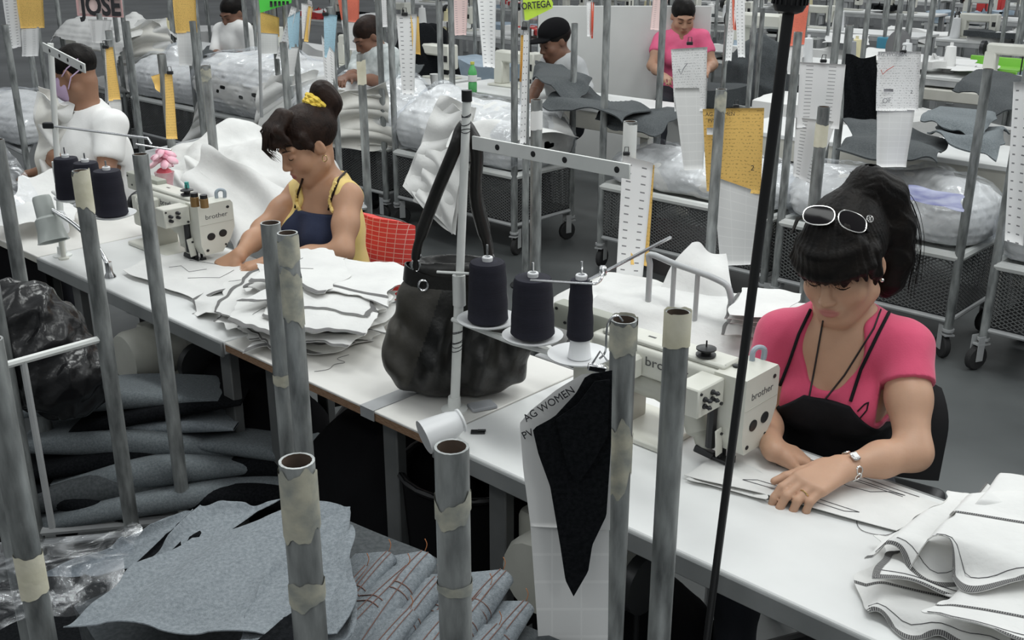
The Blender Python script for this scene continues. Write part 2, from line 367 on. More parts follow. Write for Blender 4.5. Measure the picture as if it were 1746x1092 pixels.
def mesh_panel(parent, p0, p1, z0, z1, pitch=0.034):
    p0 = Vector(p0); p1 = Vector(p1); d = (p1-p0); ln = d.length; d.normalize(); n = Vector((-d.y, d.x, 0)); h = z1-z0; b = MB(); t = 0.0022
    def bar(xa, za, xb, zb):
        a = p0 + d*xa + Vector((0, 0, z0+za)); c = p0 + d*xb + Vector((0, 0, z0+zb)); q = (c-a).normalized(); s = q.cross(n)*t; nn = n*t*0.6
        b.add([a+s+nn, a-s+nn, a-s-nn, a+s-nn, c+s+nn, c-s+nn, c-s-nn, c+s-nn], [(0, 1, 5, 4), (1, 2, 6, 5), (2, 3, 7, 6), (3, 0, 4, 7)])
    sl = 0.55
    for sg in (1, -1):
        k = -h/sl
        while k < ln:
            # line x = k + z/sl (sg=1) or mirrored
            za = max(0, -k*sl); zb = min(h, (ln-k)*sl)
            if zb > za+0.004:
                xa = k+za/sl; xb = k+zb/sl
                if sg < 0: xa, xb = ln-xa, ln-xb
                bar(xa, za, xb, zb)
            k += pitch
    return b.build('mesh_panel', M_mesh, parent, ang=None)
def cart(label, corners, zt=1.40, bed=0.72, mesh=True, group='bundle carts', names=None, tapes=None, rails=True, cast=True, pm=None, deck=M_rail, zb=0.0, r=PR, rodr=0.014):
    """corners: 4 world xy points in order; poles stand on the corners; bed: height of the tray"""
    C = [Vector((c[0], c[1], 0)) for c in corners]; o = sum(C, Vector())/len(C)
    t = thing('bundle_cart', label, 'cart', (o.x, o.y, 0), 0, group); C = [c-o for c in C]; n = len(C)
    zts = zt if isinstance(zt, (list, tuple)) else [zt]*n
    for i, c in enumerate(C):
        if zts[i] is None: pipe(t, c.x, c.y, 0.16, bed+0.03, r, M_galv2, name='post'); continue
        pipe(t, c.x, c.y, 0.16, zts[i], r, (pm[i] if pm else (M_galv, M_galv2)[i % 2]), tape=(tapes or {}).get(i))
        if cast: caster(t, c.x, c.y, rng.uniform(0, 6))
    for z, rr in ((0.20, 0.013), (bed, 0.016)):
        for i in range(n):
            a = C[i] + Vector((0, 0, z)); b2 = C[(i+1) % n] + Vector((0, 0, z)); MB().tube([a, b2], rr if not (mesh and z == bed) else 0.024, 8).build('rail', M_rail if not (mesh and z == bed) else M_white_paint, t)
    d = MB(); vs = [c + Vector((0, 0, bed-0.012)) for c in C] + [c + Vector((0, 0, bed)) for c in C]
    d.add(vs, [tuple(reversed(range(n))), tuple(range(n, 2*n))] + [(i, (i+1) % n, n+(i+1) % n, n+i) for i in range(n)]); d.build('tray', deck, t)
    if mesh:
        d = MB(); vs = [c + Vector((0, 0, 0.205)) for c in C] + [c + Vector((0, 0, 0.225)) for c in C]; d.add(vs, [tuple(reversed(range(n))), tuple(range(n, 2*n))] + [(i, (i+1) % n, n+(i+1) % n, n+i) for i in range(n)]); d.build('added_dark_shelf', M_darkmetal, t)  # dark shelf added to deepen the shade behind the mesh
        for i in range(n): mesh_panel(t, C[i], C[(i+1) % n], 0.22, bed-0.02)
    return t
def ptop(px, py, z=1.40): p = atz(px, py, z); return (p.x, p.y)
# foreground carts
F8, F5, F6 = ptop(1064, 545), ptop(490, 397), ptop(506, 786)
F4, F2, F3 = ptop(461, 380), ptop(137, 291), ptop(239, 263)
F7, F9 = ptop(770, 762), ptop(1156, 533)
def xy(p): return (p.x, p.y)
F1a = xy(L(-1.02, -1.0)); F1a = (-0.80, 1.50)
K1 = cart('foreground cart with taped pipe corners heaped with pale blue-grey denim', [F6, F8, F5, F1a], bed=0.62, mesh=False, zt=[1.40, 1.40, 1.40, 1.40],
  tapes={0: [(1.385, 0.085, M_tapeworn, 0.4), (1.235, 0.025, M_tapeworn, 0.7)], 1: [(1.40, 0.05, M_tapeworn, 0.5), (1.20, 0.09, M_tapeworn, 0.7)], 2: [(1.39, 0.05, M_tapeworn, 0.4), (1.31, 0.10, M_tapeworn, 0.35)], 3: [(1.02, 0.075, M_tape, 0.15)]}, zb=0)
K2 = cart('cart heaped with folded black denim between the foreground pipes', [F4, xy(L(-1.12, -0.98)), xy(L(-1.97, -0.98)), F2], bed=0.25, mesh=False,
  tapes={0: [(1.05, 0.02, M_tapeworn, 0.6)], 3: [(1.40, 0.10, M_tape, 0.3)]})
b = MB(); e0 = Vector((F2[0], F2[1], 0.935)); e1 = e0 - VD*0.62; e0o = Vector(K2.location)
b.tube([e0-e0o, e1-e0o], 0.0105, 8); b.build('end_rail', M_white_paint, K2)
pp = e0*0.55 + e1*0.45; q = aty(85, 592, pp.y)
pm_ = e0 + (e1-e0)*0.36
MB().tube([pm_-e0o, pm_-e0o+Vector((0.0, 0, -0.5))], 0.0095, 8).build('end_post', M_rail, K2)
F11 = ptop(-6, 238); F12 = (-1.47, 2.83)
K3 = cart('narrow cart under the pale boards at left holding a black plastic sack', [F3, F12, (F12[0]-0.22, F12[1]+0.2), F11], bed=0.24, mesh=False)
K0 = cart('cart at lower right of centre with masking tape on its pipe tops', [F7, xy(L(0.6, -0.82)), xy(L(0.6, -0.25)), F9], bed=0.40, mesh=False,
  tapes={3: [(1.404, 0.062, M_tape, 0.12)], 0: [(1.335, 0.03, M_tapeworn, 0.8), (1.21, 0.012, M_tapeworn, 0.5)]})
# slim black stand leaning in front of the right-hand table
b0 = aty(1204, 1100, 1.74); b1 = aty(1346, 10, 1.74); k = (b1-b0).normalized(); foot = b0 - k*(b0.z/k.z)
st = thing('light_stand', 'slim black leaning stand with ribbed knob in front of the right sewing machine', 'stand', foot)
MB().tube([Vector(), (b0-foot)*0.5, b0-foot, b1-foot], [0.0068, 0.0068, 0.0075, 0.0095], 12).build('rod', M_black, st)
kb = MB(); fr = Matrix((k.orthogonal().normalized(), k.cross(k.orthogonal()).normalized(), k)).transposed()
kb.lathe([(0.012, -0.012), (0.022, -0.008), (0.026, 0.0)] + [(0.026, 0.01), (0.0275, 0.05), (0.022, 0.058), (0.010, 0.06)], 20, b1-foot, fr)
for i in range(20):
    a = 2*math.pi*i/20; kb.box(fr @ Vector((0.0268*math.cos(a), 0.0268*math.sin(a), 0.025)) + b1-foot, (0.004, 0.003, 0.045), rot=fr @ Euler((0, 0, a)).to_matrix())
kb.build('ribbed_knob', M_black, st)
MB().tube([b1-foot+k*0.06, b1-foot+k*0.35], 0.010, 12).build('upper_tube', M_black, st)
MB().lathe([(0.10, 0), (0.10, 0.012), (0.02, 0.022), (0.012, 0.05)], 20).build('base', M_black, st)
# ------------------------------------------------------------------ distance-field modelling for bodies, hair, clothes and soft bags
class SDF:
    def __init__(s, lo, hi, h):
        s.lo = np.array(lo, float); s.h = h; s.n = np.ceil((np.array(hi)-s.lo)/h).astype(int)+1
        s.F = np.full(s.n, 0.5, np.float32); s.ax = [(s.lo[i] + h*np.arange(s.n[i])).astype(np.float32) for i in range(3)]
    def _box(s, a, b, m):
        i0 = np.maximum(np.floor((np.array(a)-m-s.lo)/s.h).astype(int), 0); i1 = np.minimum(np.ceil((np.array(b)+m-s.lo)/s.h).astype(int)+1, s.n)
        if np.any(i1 <= i0): return None
        sl = tuple(slice(i0[i], i1[i]) for i in range(3))
        return sl, s.ax[0][sl[0]][:, None, None], s.ax[1][sl[1]][None, :, None], s.ax[2][sl[2]][None, None, :]
    def _put(s, sl, d, k, sub):
        F = s.F[sl]
        if sub:
            e = -d; h = np.maximum(k-np.abs(F-e), 0)/k; s.F[sl] = np.maximum(F, e) + h*h*k*0.25
        else:
            h = np.maximum(k-np.abs(F-d), 0)/k; s.F[sl] = np.minimum(F, d) - h*h*k*0.25
    def cone(s, a, b, ra, rb, k=0.01, sub=False, flat=None):
        a = np.array(a, float); b = np.array(b, float); r = max(ra, rb)
        q = s._box(np.minimum(a, b)-r, np.maximum(a, b)+r, k+3*s.h)
        if q is None: return s
        sl, X, Y, Z = q; ba = b-a; l2 = float(ba@ba)+1e-12
        X = X-a[0]; Y = Y-a[1]; Z = Z-a[2]
        t = np.clip((X*ba[0]+Y*ba[1]+Z*ba[2])/l2, 0, 1)
        d = np.sqrt((X-t*ba[0])**2 + (Y-t*ba[1])**2 + (Z-t*ba[2])**2) - (ra+(rb-ra)*t)
        s._put(sl, d.astype(np.float32), k, sub); return s
    def chain(s, pts, rs, k=0.01):
        for i in range(len(pts)-1): s.cone(pts[i], pts[i+1], rs[i], rs[i+1], k)
        return s
    def ell(s, c, r, M=None, k=0.01, sub=False):
        c = np.array(c, float); r = np.array(r, float); rm = r.max()
        q = s._box(c-rm, c+rm, k+3*s.h)
        if q is None: return s
        sl, X, Y, Z = q; X = X-c[0]; Y = Y-c[1]; Z = Z-c[2]
        if M is not None:
            M = np.array(M, float); a = X*M[0, 0]+Y*M[1, 0]+Z*M[2, 0]; b = X*M[0, 1]+Y*M[1, 1]+Z*M[2, 1]; e = X*M[0, 2]+Y*M[1, 2]+Z*M[2, 2]
        else: a, b, e = X, Y, Z
        k0 = np.sqrt((a/r[0])**2+(b/r[1])**2+(e/r[2])**2); k1 = np.sqrt((a/r[0]**2)**2+(b/r[1]**2)**2+(e/r[2]**2)**2)+1e-9
        d = k0*(k0-1)/k1
        s._put(sl, d.astype(np.float32), k, sub); return s
    def plane(s, p, n, k=0.004):
        """keep the side opposite to n"""
        n = np.array(n, float); n /= np.linalg.norm(n); X, Y, Z = s.ax[0][:, None, None], s.ax[1][None, :, None], s.ax[2][None, None, :]
        d = (X-p[0])*n[0]+(Y-p[1])*n[1]+(Z-p[2])*n[2]; s._put((slice(None),)*3, -d.astype(np.float32), k, True); return s
    def field(s, fn):
        X, Y, Z = s.ax[0][:, None, None], s.ax[1][None, :, None], s.ax[2][None, None, :]
        s.F = (s.F + fn(X, Y, Z)).astype(np.float32); return s
    def sample(s, p):
        q = (np.asarray(p, float)-s.lo)/s.h; i = np.floor(q).astype(int); i = np.clip(i, 0, s.n-2); f = q-i; v = 0
        for a in (0, 1):
            for b in (0, 1):
                for c in (0, 1):
                    v += s.F[i[0]+a, i[1]+b, i[2]+c]*((f[0] if a else 1-f[0])*(f[1] if b else 1-f[1])*(f[2] if c else 1-f[2]))
        return v
    def hit(s, o, d, tmax=3.0, off=0.0, t0=0.0):
        """march from o along d to the surface"""
        o = np.array(o, float); d = np.array(d, float); d /= np.linalg.norm(d); t = t0; inside = False
        hi = s.lo+(s.n-1)*s.h
        while t < tmax:
            p = o+d*t
            if np.all(p >= s.lo) and np.all(p <= hi):
                f = s.sample(p)-off
                if f < 0.0004: return Vector(p)
                t += max(min(f*0.7, 0.02), 0.0006)
            else: t += 0.01
        return None
    def grad(s, p):
        e = s.h; p = np.asarray(p, float)
        g = np.array([s.sample(p+np.eye(3)[i]*e)-s.sample(p-np.eye(3)[i]*e) for i in range(3)]); return Vector(g/(np.linalg.norm(g)+1e-9))
    def pix(s, px, py, off=0.0):
        return s.hit((0, 0, CAM_H), ray(px, py), 12.0, off, 0.5)
    def mesh(s):
        F = s.F; S = F < 0; n = s.n; c = np.zeros(tuple(n-1), np.int8)
        for a in (0, 1):
            for b in (0, 1):
                for d in (0, 1): c += S[a:n[0]-1+a, b:n[1]-1+b, d:n[2]-1+d]
        act = (c > 0) & (c < 8); ci = np.argwhere(act); idx = np.full(act.shape, -1, np.int32); idx[act] = np.arange(len(ci))
        P = np.zeros((len(ci), 3)); W = np.zeros(len(ci)); cor = [(a, b, d) for a in (0, 1) for b in (0, 1) for d in (0, 1)]
        V = {k: F[ci[:, 0]+k[0], ci[:, 1]+k[1], ci[:, 2]+k[2]] for k in cor}
        for k in cor:
            for ax in range(3):
                if k[ax] == 0:
                    k2 = tuple(1 if i == ax else k[i] for i in range(3)); fa, fb = V[k], V[k2]; m = (fa < 0) != (fb < 0)
                    t = fa[m]/(fa[m]-fb[m]); q = np.tile(np.array(k, float), (m.sum(), 1)); q[:, ax] += t; P[m] += q; W[m] += 1
        P = s.lo + (ci + P/W[:, None])*s.h; faces = []
        for ax in range(3):
            sa = [slice(1, n[i]-1) for i in range(3)]; sa[ax] = slice(0, n[ax]-1); sb = list(sa); sb[ax] = slice(1, n[ax])
            A = S[tuple(sa)]; B = S[tuple(sb)]; e = np.argwhere(A != B)
            if not len(e): continue
            neg = A[e[:, 0], e[:, 1], e[:, 2]]
            off = np.array([1, 1, 1]); off[ax] = 0; e = e+off; o1, o2 = [(1, 2), (2, 0), (0, 1)][ax]
            def cid(d1, d2):
                q = e.copy(); q[:, o1] -= d1; q[:, o2] -= d2; return idx[q[:, 0], q[:, 1], q[:, 2]]
            q = np.stack([cid(1, 1), cid(0, 1), cid(0, 0), cid(1, 0)], 1); q[~neg] = q[~neg][:, ::-1]; faces.append(q)
        return P, np.concatenate(faces)
    def build(s, name, m, parent=None, origin=None, colfn=None, smooth=1, matfn=None, mats=None):
        P, Q = s.mesh()
        if smooth:
            for _ in range(smooth):
                A = np.zeros_like(P); N = np.zeros(len(P))
                for i in range(4):
                    a, b = Q[:, i], Q[:, (i+1) % 4]; np.add.at(A, a, P[b]); np.add.at(N, a, 1)
                P = P*0.5 + 0.5*A/np.maximum(N, 1)[:, None]
        C = colfn(P) if colfn else None
        mi = matfn(P[Q].mean(1)) if matfn else None
        if origin is not None: P = P - np.array(origin)
        me = bpy.data.meshes.new(name); me.vertices.add(len(P)); me.vertices.foreach_set('co', P.astype(np.float32).ravel())
        me.loops.add(len(Q)*4); me.loops.foreach_set('vertex_index', Q.astype(np.int32).ravel()); me.polygons.add(len(Q))
        me.polygons.foreach_set('loop_start', np.arange(0, len(Q)*4, 4, dtype=np.int32)); me.polygons.foreach_set('loop_total', np.full(len(Q), 4, np.int32))
        me.polygons.foreach_set('use_smooth', np.ones(len(Q), bool)); me.update(calc_edges=True)
        for mm in (mats or [m]): me.materials.append(mm)
        if mi is not None: me.polygons.foreach_set('material_index', mi.astype(np.int32))
        if C is not None:
            at = me.color_attributes.new('tint', 'FLOAT_COLOR', 'POINT'); at.data.foreach_set('color', np.concatenate([C, np.ones((len(C), 1))], 1).astype(np.float32).ravel())
        o = bpy.data.objects.new(name, me); col.objects.link(o)
        if parent is not None: o.parent = parent
        return o
def text_mesh(body, size, m, parent, frame, c, name='lettering', extrude=0.0004, bold=0.0, sx=1.0, align='CENTER'):
    cu = bpy.data.curves.new('lettering', 'FONT'); cu.body = body; cu.size = size; cu.extrude = extrude; cu.offset = bold; cu.align_x = align; cu.align_y = 'CENTER'; cu.resolution_u = 3
    t = bpy.data.objects.new('lettering_tmp', cu); col.objects.link(t); dg = bpy.context.evaluated_depsgraph_get()
    me = bpy.data.meshes.new_from_object(t.evaluated_get(dg)); bpy.data.objects.remove(t); bpy.data.curves.remove(cu)
    c = Vector(c); fr = frame
    for v in me.vertices: v.co = fr @ Vector((v.co.x*sx, v.co.y, v.co.z)) + c
    me.materials.clear(); me.materials.append(m); o = bpy.data.objects.new(name, me); col.objects.link(o); o.parent = parent; return o
def frame(x, y, z=None):
    x = Vector(x).normalized(); y = Vector(y); y = (y - x*y.dot(x)).normalized(); z = x.cross(y); return Matrix((x, y, z)).transposed()
# ------------------------------------------------------------------ sewing machines (long-arm, head to the right, belt guard to the left)
M_label_ink = mat('grey_print', (0.10, 0.10, 0.10), 0.7)
def machine(label, loc, rz, full=True, group='sewing machines in the first row'):
    t = thing('sewing_machine', label, 'sewing machine', loc, rz, group)
    MB().box((-0.30, 0.05, 0.010), (0.30, 0.19, 0.02), bev=0.004).build('base_plate', M_cream, t)
    p = MB(); p.box((-0.335, 0.045, 0.10), (0.085, 0.10, 0.18), bev=0.012, seg=2); p.build('pillar', M_cream2, t)
    a = MB(); a.box((-0.20, 0.055, 0.235), (0.44, 0.10, 0.095), bev=0.018, seg=3); a.box((-0.21, 0.055, 0.288), (0.36, 0.075, 0.018), bev=0.006); a.build('arm', M_cream, t)
    s = MB(); s.box((-0.30, -0.015, 0.225), (0.10, 0.05, 0.07), bev=0.008); s.build('gear_cover', M_cream, t)
    f = MB(); f.tube(smooth_path([(-0.33, 0.05, 0.16), (-0.22, 0.045, 0.155), (-0.13, 0.035, 0.13), (-0.085, 0.02, 0.075), (-0.06, 0.01, 0.03)], 5), [0.045]*5+[0.04]*5+[0.033]*6+[0.02]*5, 12); f.build('feed_arm', M_cream2, t)
    h = MB(); fr = Matrix(((0, 0, 1), (1, 0, 0), (0, 1, 0)))
    h.prism([(-0.002, 0.285), (0.135, 0.285), (0.145, 0.27), (0.145, 0.16), (0.125, 0.11), (0.085, 0.055), (0.012, 0.055), (-0.002, 0.10)], 0.085, fr, (0.0, 0, 0)); ho = h.build('head', M_cream, t, ang=25)
    for (y, z, r) in ((0.042, 0.135, 0.0135), (0.092, 0.140, 0.0135), (0.122, 0.255, 0.005), (0.022, 0.075, 0.005), (0.10, 0.086, 0.0035)):
        d = MB(); d.lathe([(r*1.25, 0), (r*1.25, 0.0015), (r, 0.002), (r, 0.0022)], 14, (0.0425, y, z), Euler((0, math.pi/2, 0)).to_matrix()); d.build('screw_hole', M_darkmetal, ho)
    MB().box((0.0425, 0.07, 0.192), (0.002, 0.14, 0.0016)).build('panel_joint', M_cream2, ho)
    fb = MB(); fb.box((-0.045, -0.055, 0.235), (0.065, 0.105, 0.085), bev=0.004); fo = fb.build('tension_box', M_cream, t)
    for (y, z) in ((-0.085, 0.245), (-0.055, 0.255)):
        for k in range(2):
            d = MB(); d.lathe([(0.0075, 0), (0.0075, 0.004), (0.005, 0.006), (0.005, 0.012), (0.007, 0.014), (0.003, 0.02)], 10, (-0.0125, y, z-0.02*k), Euler((0, math.pi/2, 0)).to_matrix()); d.build('tension_knob', M_darkmetal, fo)
    d = MB(); d.lathe([(0.005, 0), (0.005, 0.004)], 8, (-0.0125, -0.015, 0.205), Euler((0, math.pi/2, 0)).to_matrix()); d.lathe([(0.004, 0), (0.004, 0.003)], 8, (-0.0125, -0.10, 0.265), Euler((0, math.pi/2, 0)).to_matrix()); d.build('screw', M_darkmetal, fo)
    nb = MB(); nb.tube([(-0.02, 0.03, 0.02), (-0.02, 0.03, 0.20)], 0.005, 8); nb.tube([(-0.02, 0.01, 0.02), (-0.02, 0.01, 0.19)], 0.006, 8); nb.tube([(-0.035, -0.01, 0.06), (-0.035, -0.01, 0.2)], 0.012, 8); nb.build('needle_bar', M_darkmetal, t)
    pf = MB(); pf.box((-0.03, 0.012, 0.022), (0.075, 0.03, 0.010), rot=(0, 0.1, 0), bev=0.002); pf.box((-0.055, 0.0, 0.032), (0.05, 0.02, 0.022), rot=(0, 0.25, 0.2), bev=0.003); pf.box((0.006, 0.02, 0.018), (0.012, 0.02, 0.03)); pf.build('presser_foot', M_darkmetal, t)
    lv = MB(); lv.box((-0.012, -0.012, 0.085), (0.004, 0.026, 0.085), rot=(0.12, 0.0, 0), bev=0.0015); lo = lv.build('lifting_lever', M_cream, t)
    lv = MB(); lv.lathe([(0.004, 0), (0.004, 0.004)], 8, (-0.0105, -0.008, 0.11), Euler((0, math.pi/2, 0)).to_matrix()); lv.build('screw', M_darkmetal, lo)
    if full:
        bw = MB(); bw.lathe([(0.021, 0), (0.024, 0.004), (0.024, 0.008), (0.012, 0.01), (0.012, 0.020), (0.024, 0.022), (0.024, 0.026), (0.014, 0.030)], 16, (-0.095, 0.04, 0.297)); bw.tube([(-0.095, 0.04, 0.32), (-0.095, 0.04, 0.345)], 0.002, 6); bw.build('bobbin_winder', M_darkmetal, t)
        hk = MB(); hk.tube(smooth_path([(-0.015, 0.115, 0.28), (-0.015, 0.115, 0.31), (-0.01, 0.127, 0.322), (0.0, 0.14, 0.315), (0.0, 0.14, 0.285)], 5), 0.007, 8); hk.build('thread_guard', mat('blue_grey_plastic', (0.32, 0.37, 0.42), 0.4), t)
        bt = MB(); bt.lathe([(0.009, 0), (0.009, 0.006), (0.005, 0.008)], 10, (-0.02, 0.055, 0.285)); bt.lathe([(0.007, 0), (0.007, 0.01)], 10, (-0.04, 0.03, 0.285)); bt.build('cap_screw', M_darkmetal, t)
        MB().box((-0.26, 0.055, 0.2972), (0.022, 0.007, 0.001)).build('oil_slot', M_darkmetal, t)
    g = MB(); g.box((-0.455, 0.07, 0.275), (0.25, 0.045, 0.085), rot=(0, 0.0, 0), bev=0.008, seg=2); go = g.build('belt_guard', mat('grey_green_cover', (0.33, 0.34, 0.295), 0.5, 0, (0.39, 0.40, 0.35), 6), t)
    for (x, z) in ((-0.565, 0.30), (-0.535, 0.26)): MB().lathe([(0.005, 0), (0.005, 0.002)], 8, (x, 0.047, z), (math.pi/2, 0, 0)).build('screw', M_darkmetal, go)
    mo = MB(); mo.box((-0.42, 0.06, 0.16), (0.10, 0.12, 0.15), bev=0.012, seg=2); mo.build('drive_box', M_cream2, t)
    hw = MB(); hw.lathe([(0.02, -0.015), (0.055, -0.012), (0.06, -0.006), (0.06, 0.006), (0.055, 0.012), (0.02, 0.015)], 20, (-0.49, 0.055, 0.18), Euler((0, math.pi/2, 0)).to_matrix()); hw.build('hand_wheel', M_darkmetal, t)
    rb = MB(); rb.tube(smooth_path([(-0.40, -0.005, 0.24), (-0.36, -0.03, 0.23), (-0.30, -0.045, 0.20), (-0.28, -0.035, 0.16)], 4), 0.006, 6); rb.build('oil_pipe', M_cream2, t)
    text_mesh('brother', 0.030, M_label_ink, t, Matrix(((0, 0, 1), (1, 0, 0), (0, 1, 0))), (0.0428, 0.072, 0.225))
    text_mesh('brother', 0.040, M_label_ink, t, Matrix(((1, 0, 0), (0, 0, -1), (0, 1, 0))), (-0.18, 0.004, 0.245))
    t.scale = (1, 1, 0.83)
    return t
N2 = atz(1234, 800, TZ); N1 = atz(338, 453, TZ)
mac2 = machine('cream sewing machine under the hands of the woman in pink', (N2.x, N2.y, TZ), RA)
mac1 = machine('cream sewing machine at the left in front of the woman in yellow', (N1.x, N1.y, TZ), RA)
# ------------------------------------------------------------------ thread stands
def thread_stand(label, base, ptop_z, bar0, bar1, plates, pole_wraps=True, lean=Vector()):
    base = Vector(base); t = thing('thread_stand', label, 'thread stand', base)
    top = Vector((0, 0, ptop_z-base.z)) + lean
    MB().tube([Vector(), top*0.42], 0.0125, 12).build('lower_pole', M_white_paint, t)
    MB().tube([top*0.40, top], 0.0105, 12).build('upper_pole', M_white_paint, t)
    MB().lathe([(0.035, 0), (0.035, 0.006), (0.018, 0.012), (0.016, 0.04)], 16).build('foot_flange', M_white_paint, t)
    MB().tube([top*0.40-Vector((0, 0, 0.03)), top*0.40+Vector((0, 0, 0.05))], 0.0165, 12).build('clamp_collar', M_white_paint, t)
    if pole_wraps:
        for k in range(13):
            f = rng.choice([rng.uniform(0.18, 0.3), rng.uniform(0.34, 0.6), rng.uniform(0.9, 0.98)])
            zz = top*f; a = rng.uniform(0, 3); rr = 0.0128 if f < 0.42 else 0.0109
            MB().tube([zz + Vector((rr*math.cos(x), rr*math.sin(x), 0.004*math.sin(x+a))) for x in [2*math.pi*i/10 for i in range(10)]], 0.0011, 5, closed=True).build('thread_wrap', M_darkseam, t)
        MB().tube([top-Vector((0, 0, 0.004)), top+Vector((0, 0, 0.022))], 0.0125, 12).build('end_cap', M_black, t)
    bar0 = Vector(bar0)-base; bar1 = Vector(bar1)-base; d = (bar1-bar0); ln = d.length; d.normalize(); up = Vector((0, 0, 1)); s = d.cross(up).normalized(); fr = Matrix((d, s, s.cross(d)*-1)).transposed()
    if fr.determinant() < 0: fr = Matrix((d, -s, s.cross(d)*-1)).transposed()
    bb = MB(); bb.box((bar0+bar1)/2, (ln, 0.006, 0.032), rot=fr, bev=0.001); bo = bb.build('guide_bar', M_white_paint, t)
    for k in (0.18, 0.42, 0.62, 0.93):
        MB().lathe([(0.005, -0.0045), (0.007, -0.004), (0.007, 0.004), (0.005, 0.0045)], 10, bar0+d*ln*k, fr @ Euler((math.pi/2, 0, 0)).to_matrix()).build('thread_eye', M_darkmetal, bo)
    for pl in plates:
        c = Vector(pl['c'])-base; arm0 = Vector((0, 0, c.z-0.012)); o = MB()
        o.tube([arm0, (arm0+c)/2 + Vector((0, 0, -0.014)), c + Vector((0, 0, -0.008))], 0.0065, 8); o.build('shelf_arm', M_white_paint, t)
        pr = pl['r']; dish = MB(); dish.lathe([(0.012, -0.010), (pr*0.55, -0.006), (pr*0.97, 0.006), (pr, 0.010), (pr*0.94, 0.009), (pr*0.5, 0.0), (0.014, 0.0)], 28, c); dish.build('spool_dish', M_whiteplastic, t)
        MB().tube([c, c + Vector((0, 0, pl['h']+0.03))], 0.003, 6).build('spindle', M_chrome, t)
    return t
def cone(label, loc, r0, r1, h, lift=0.0, group='navy thread cones'):
    t = thing('thread_cone', label, 'thread cone', loc, 0, group); z0 = 0.004 + lift
    b = MB(); prof = [(r0*0.9, z0), (r0, z0+0.006)]
    for i in range(1, 12): f = i/12; prof.append((r0 + (r1-r0)*f + 0.0006*math.sin(i*5), z0+0.006+(h-0.016)*f))
    prof += [(r1, z0+h-0.010), (r1*0.93, z0+h-0.002), (r1*0.45, z0+h)]
    b.lathe(prof, 28); b.build('thread', M_thread, t)
    c = MB(); c.lathe([(0.0125, z0+h-0.002), (0.0135, z0+h+0.009), (0.012, z0+h+0.011), (0.008, z0+h+0.011), (0.008, z0+h-0.01)], 16, cap0=False); c.build('core', M_whiteplastic, t)
    if lift:
        c = MB(); c.lathe([(0.027, 0.002), (0.021, z0+0.004)], 18); c.build('core_skirt', M_whiteplastic, t)
    return t
B2 = atz(775, 700, TZ); zt = 1.612; zp = 1.067
def pz(px, py, z): return atz(px, py, z)
P1, P2, P3 = pz(832, 549, zp), pz(908, 577, zp), pz(988, 610, zp)
top2 = aty(796, 170, B2.y); lean2 = Vector((top2.x-B2.x, 0, 0))
ba0 = aty(806, 243, B2.y-0.01); dd = -UD; ba1 = Vector((ba0.x, ba0.y, ba0.z)) + dd*0.47
ts2 = thread_stand('white thread stand holding the black handbag and three navy cones', B2, top2.z, ba0, ba1, [dict(c=P1, r=0.078, h=0.17), dict(c=P2, r=0.074, h=0.16), dict(c=P3, r=0.074, h=0.2)], lean=lean2)
cone('large navy thread cone nearest the handbag pole', P1, 0.051, 0.045, 0.155)
cone('large navy thread cone in the middle of the right stand', P2, 0.0535, 0.046, 0.145, 0.006)
cone('small navy thread cone with white core skirt on the right stand', P3, 0.031, 0.025, 0.14, 0.045)
# side hook of the stand
q0 = aty(745, 464, B2.y); q1 = aty(862, 470, B2.y-0.05); MB().tube([q0-B2, q1-B2], 0.0035, 6).build('cross_wire', M_white_paint, ts2)
# chrome tension rod above the right machine
ra = aty(1004, 478, 2.20); rb2 = aty(1143, 405, 2.42); rc = aty(905, 478, 2.28); re = aty(1025, 477, 2.19)
o = thing('guide_rod', 'thin chrome thread guide rod slanting above the right sewing machine', 'rod', atz(1040, 640, TZ+0.3))
l0 = Vector(o.location)
MB().tube([ra-l0, rb2-l0], 0.004, 8).build('rod', M_chrome, o)
MB().tube(smooth_path([rc-l0, aty(1000, 484, 2.19)-l0, aty(1020, 482, 2.185)-l0, aty(1028, 468, 2.20)-l0, aty(1028, 455, 2.24)-l0], 4), 0.003, 8).build('bent_arm', M_chrome, o)
MB().box(aty(1028, 462, 2.235)-l0, (0.016, 0.016, 0.022), bev=0.003).build('clamp', M_chrome, o)
o.parent = None
# left stand
B1 = atz(107, 437, TZ); zc = 1.065
C1, C2, C3 = pz(192, 368, zc), pz(156, 352, zc), pz(122, 340, zc)
top1 = aty(86, 74, B1.y)
bq0 = aty(74, 80, B1.y+0.02); bq1 = aty(145, 117, B1.y-0.25)
ts1 = thread_stand('white thread stand with slotted bar beside the man in white', B1, top1.z, bq0, bq1, [dict(c=C1, r=0.08, h=0.16), dict(c=C2, r=0.06, h=0.16), dict(c=C3, r=0.06, h=0.16)], pole_wraps=False, lean=Vector((top1.x-B1.x, 0, 0)))
cone('front right navy thread cone on the left stand', C1, 0.054, 0.046, 0.155)
cone('middle navy thread cone on the left stand', C2, 0.05, 0.042, 0.155)
cone('back left navy thread cone on the left stand behind the white pipe', C3, 0.05, 0.042, 0.15)
gz = [aty(83, 214, B1.y), aty(160, 224, B1.y-0.05), aty(252, 236, B1.y-0.12), aty(258, 246, B1.y-0.12)]
MB().tube([p-B1 for p in gz], 0.0045, 8).build('guide_wire', M_chrome, ts1)
MB().tube([aty(232, 246, B1.y-0.10)-B1, aty(292, 256, B1.y-0.14)-B1], 0.003, 8).build('guide_wire', M_chrome, ts1)
MB().box(aty(84, 214, B1.y)-B1, (0.045, 0.022, 0.022), bev=0.003).build('clamp_block', M_darkmetal, ts1)
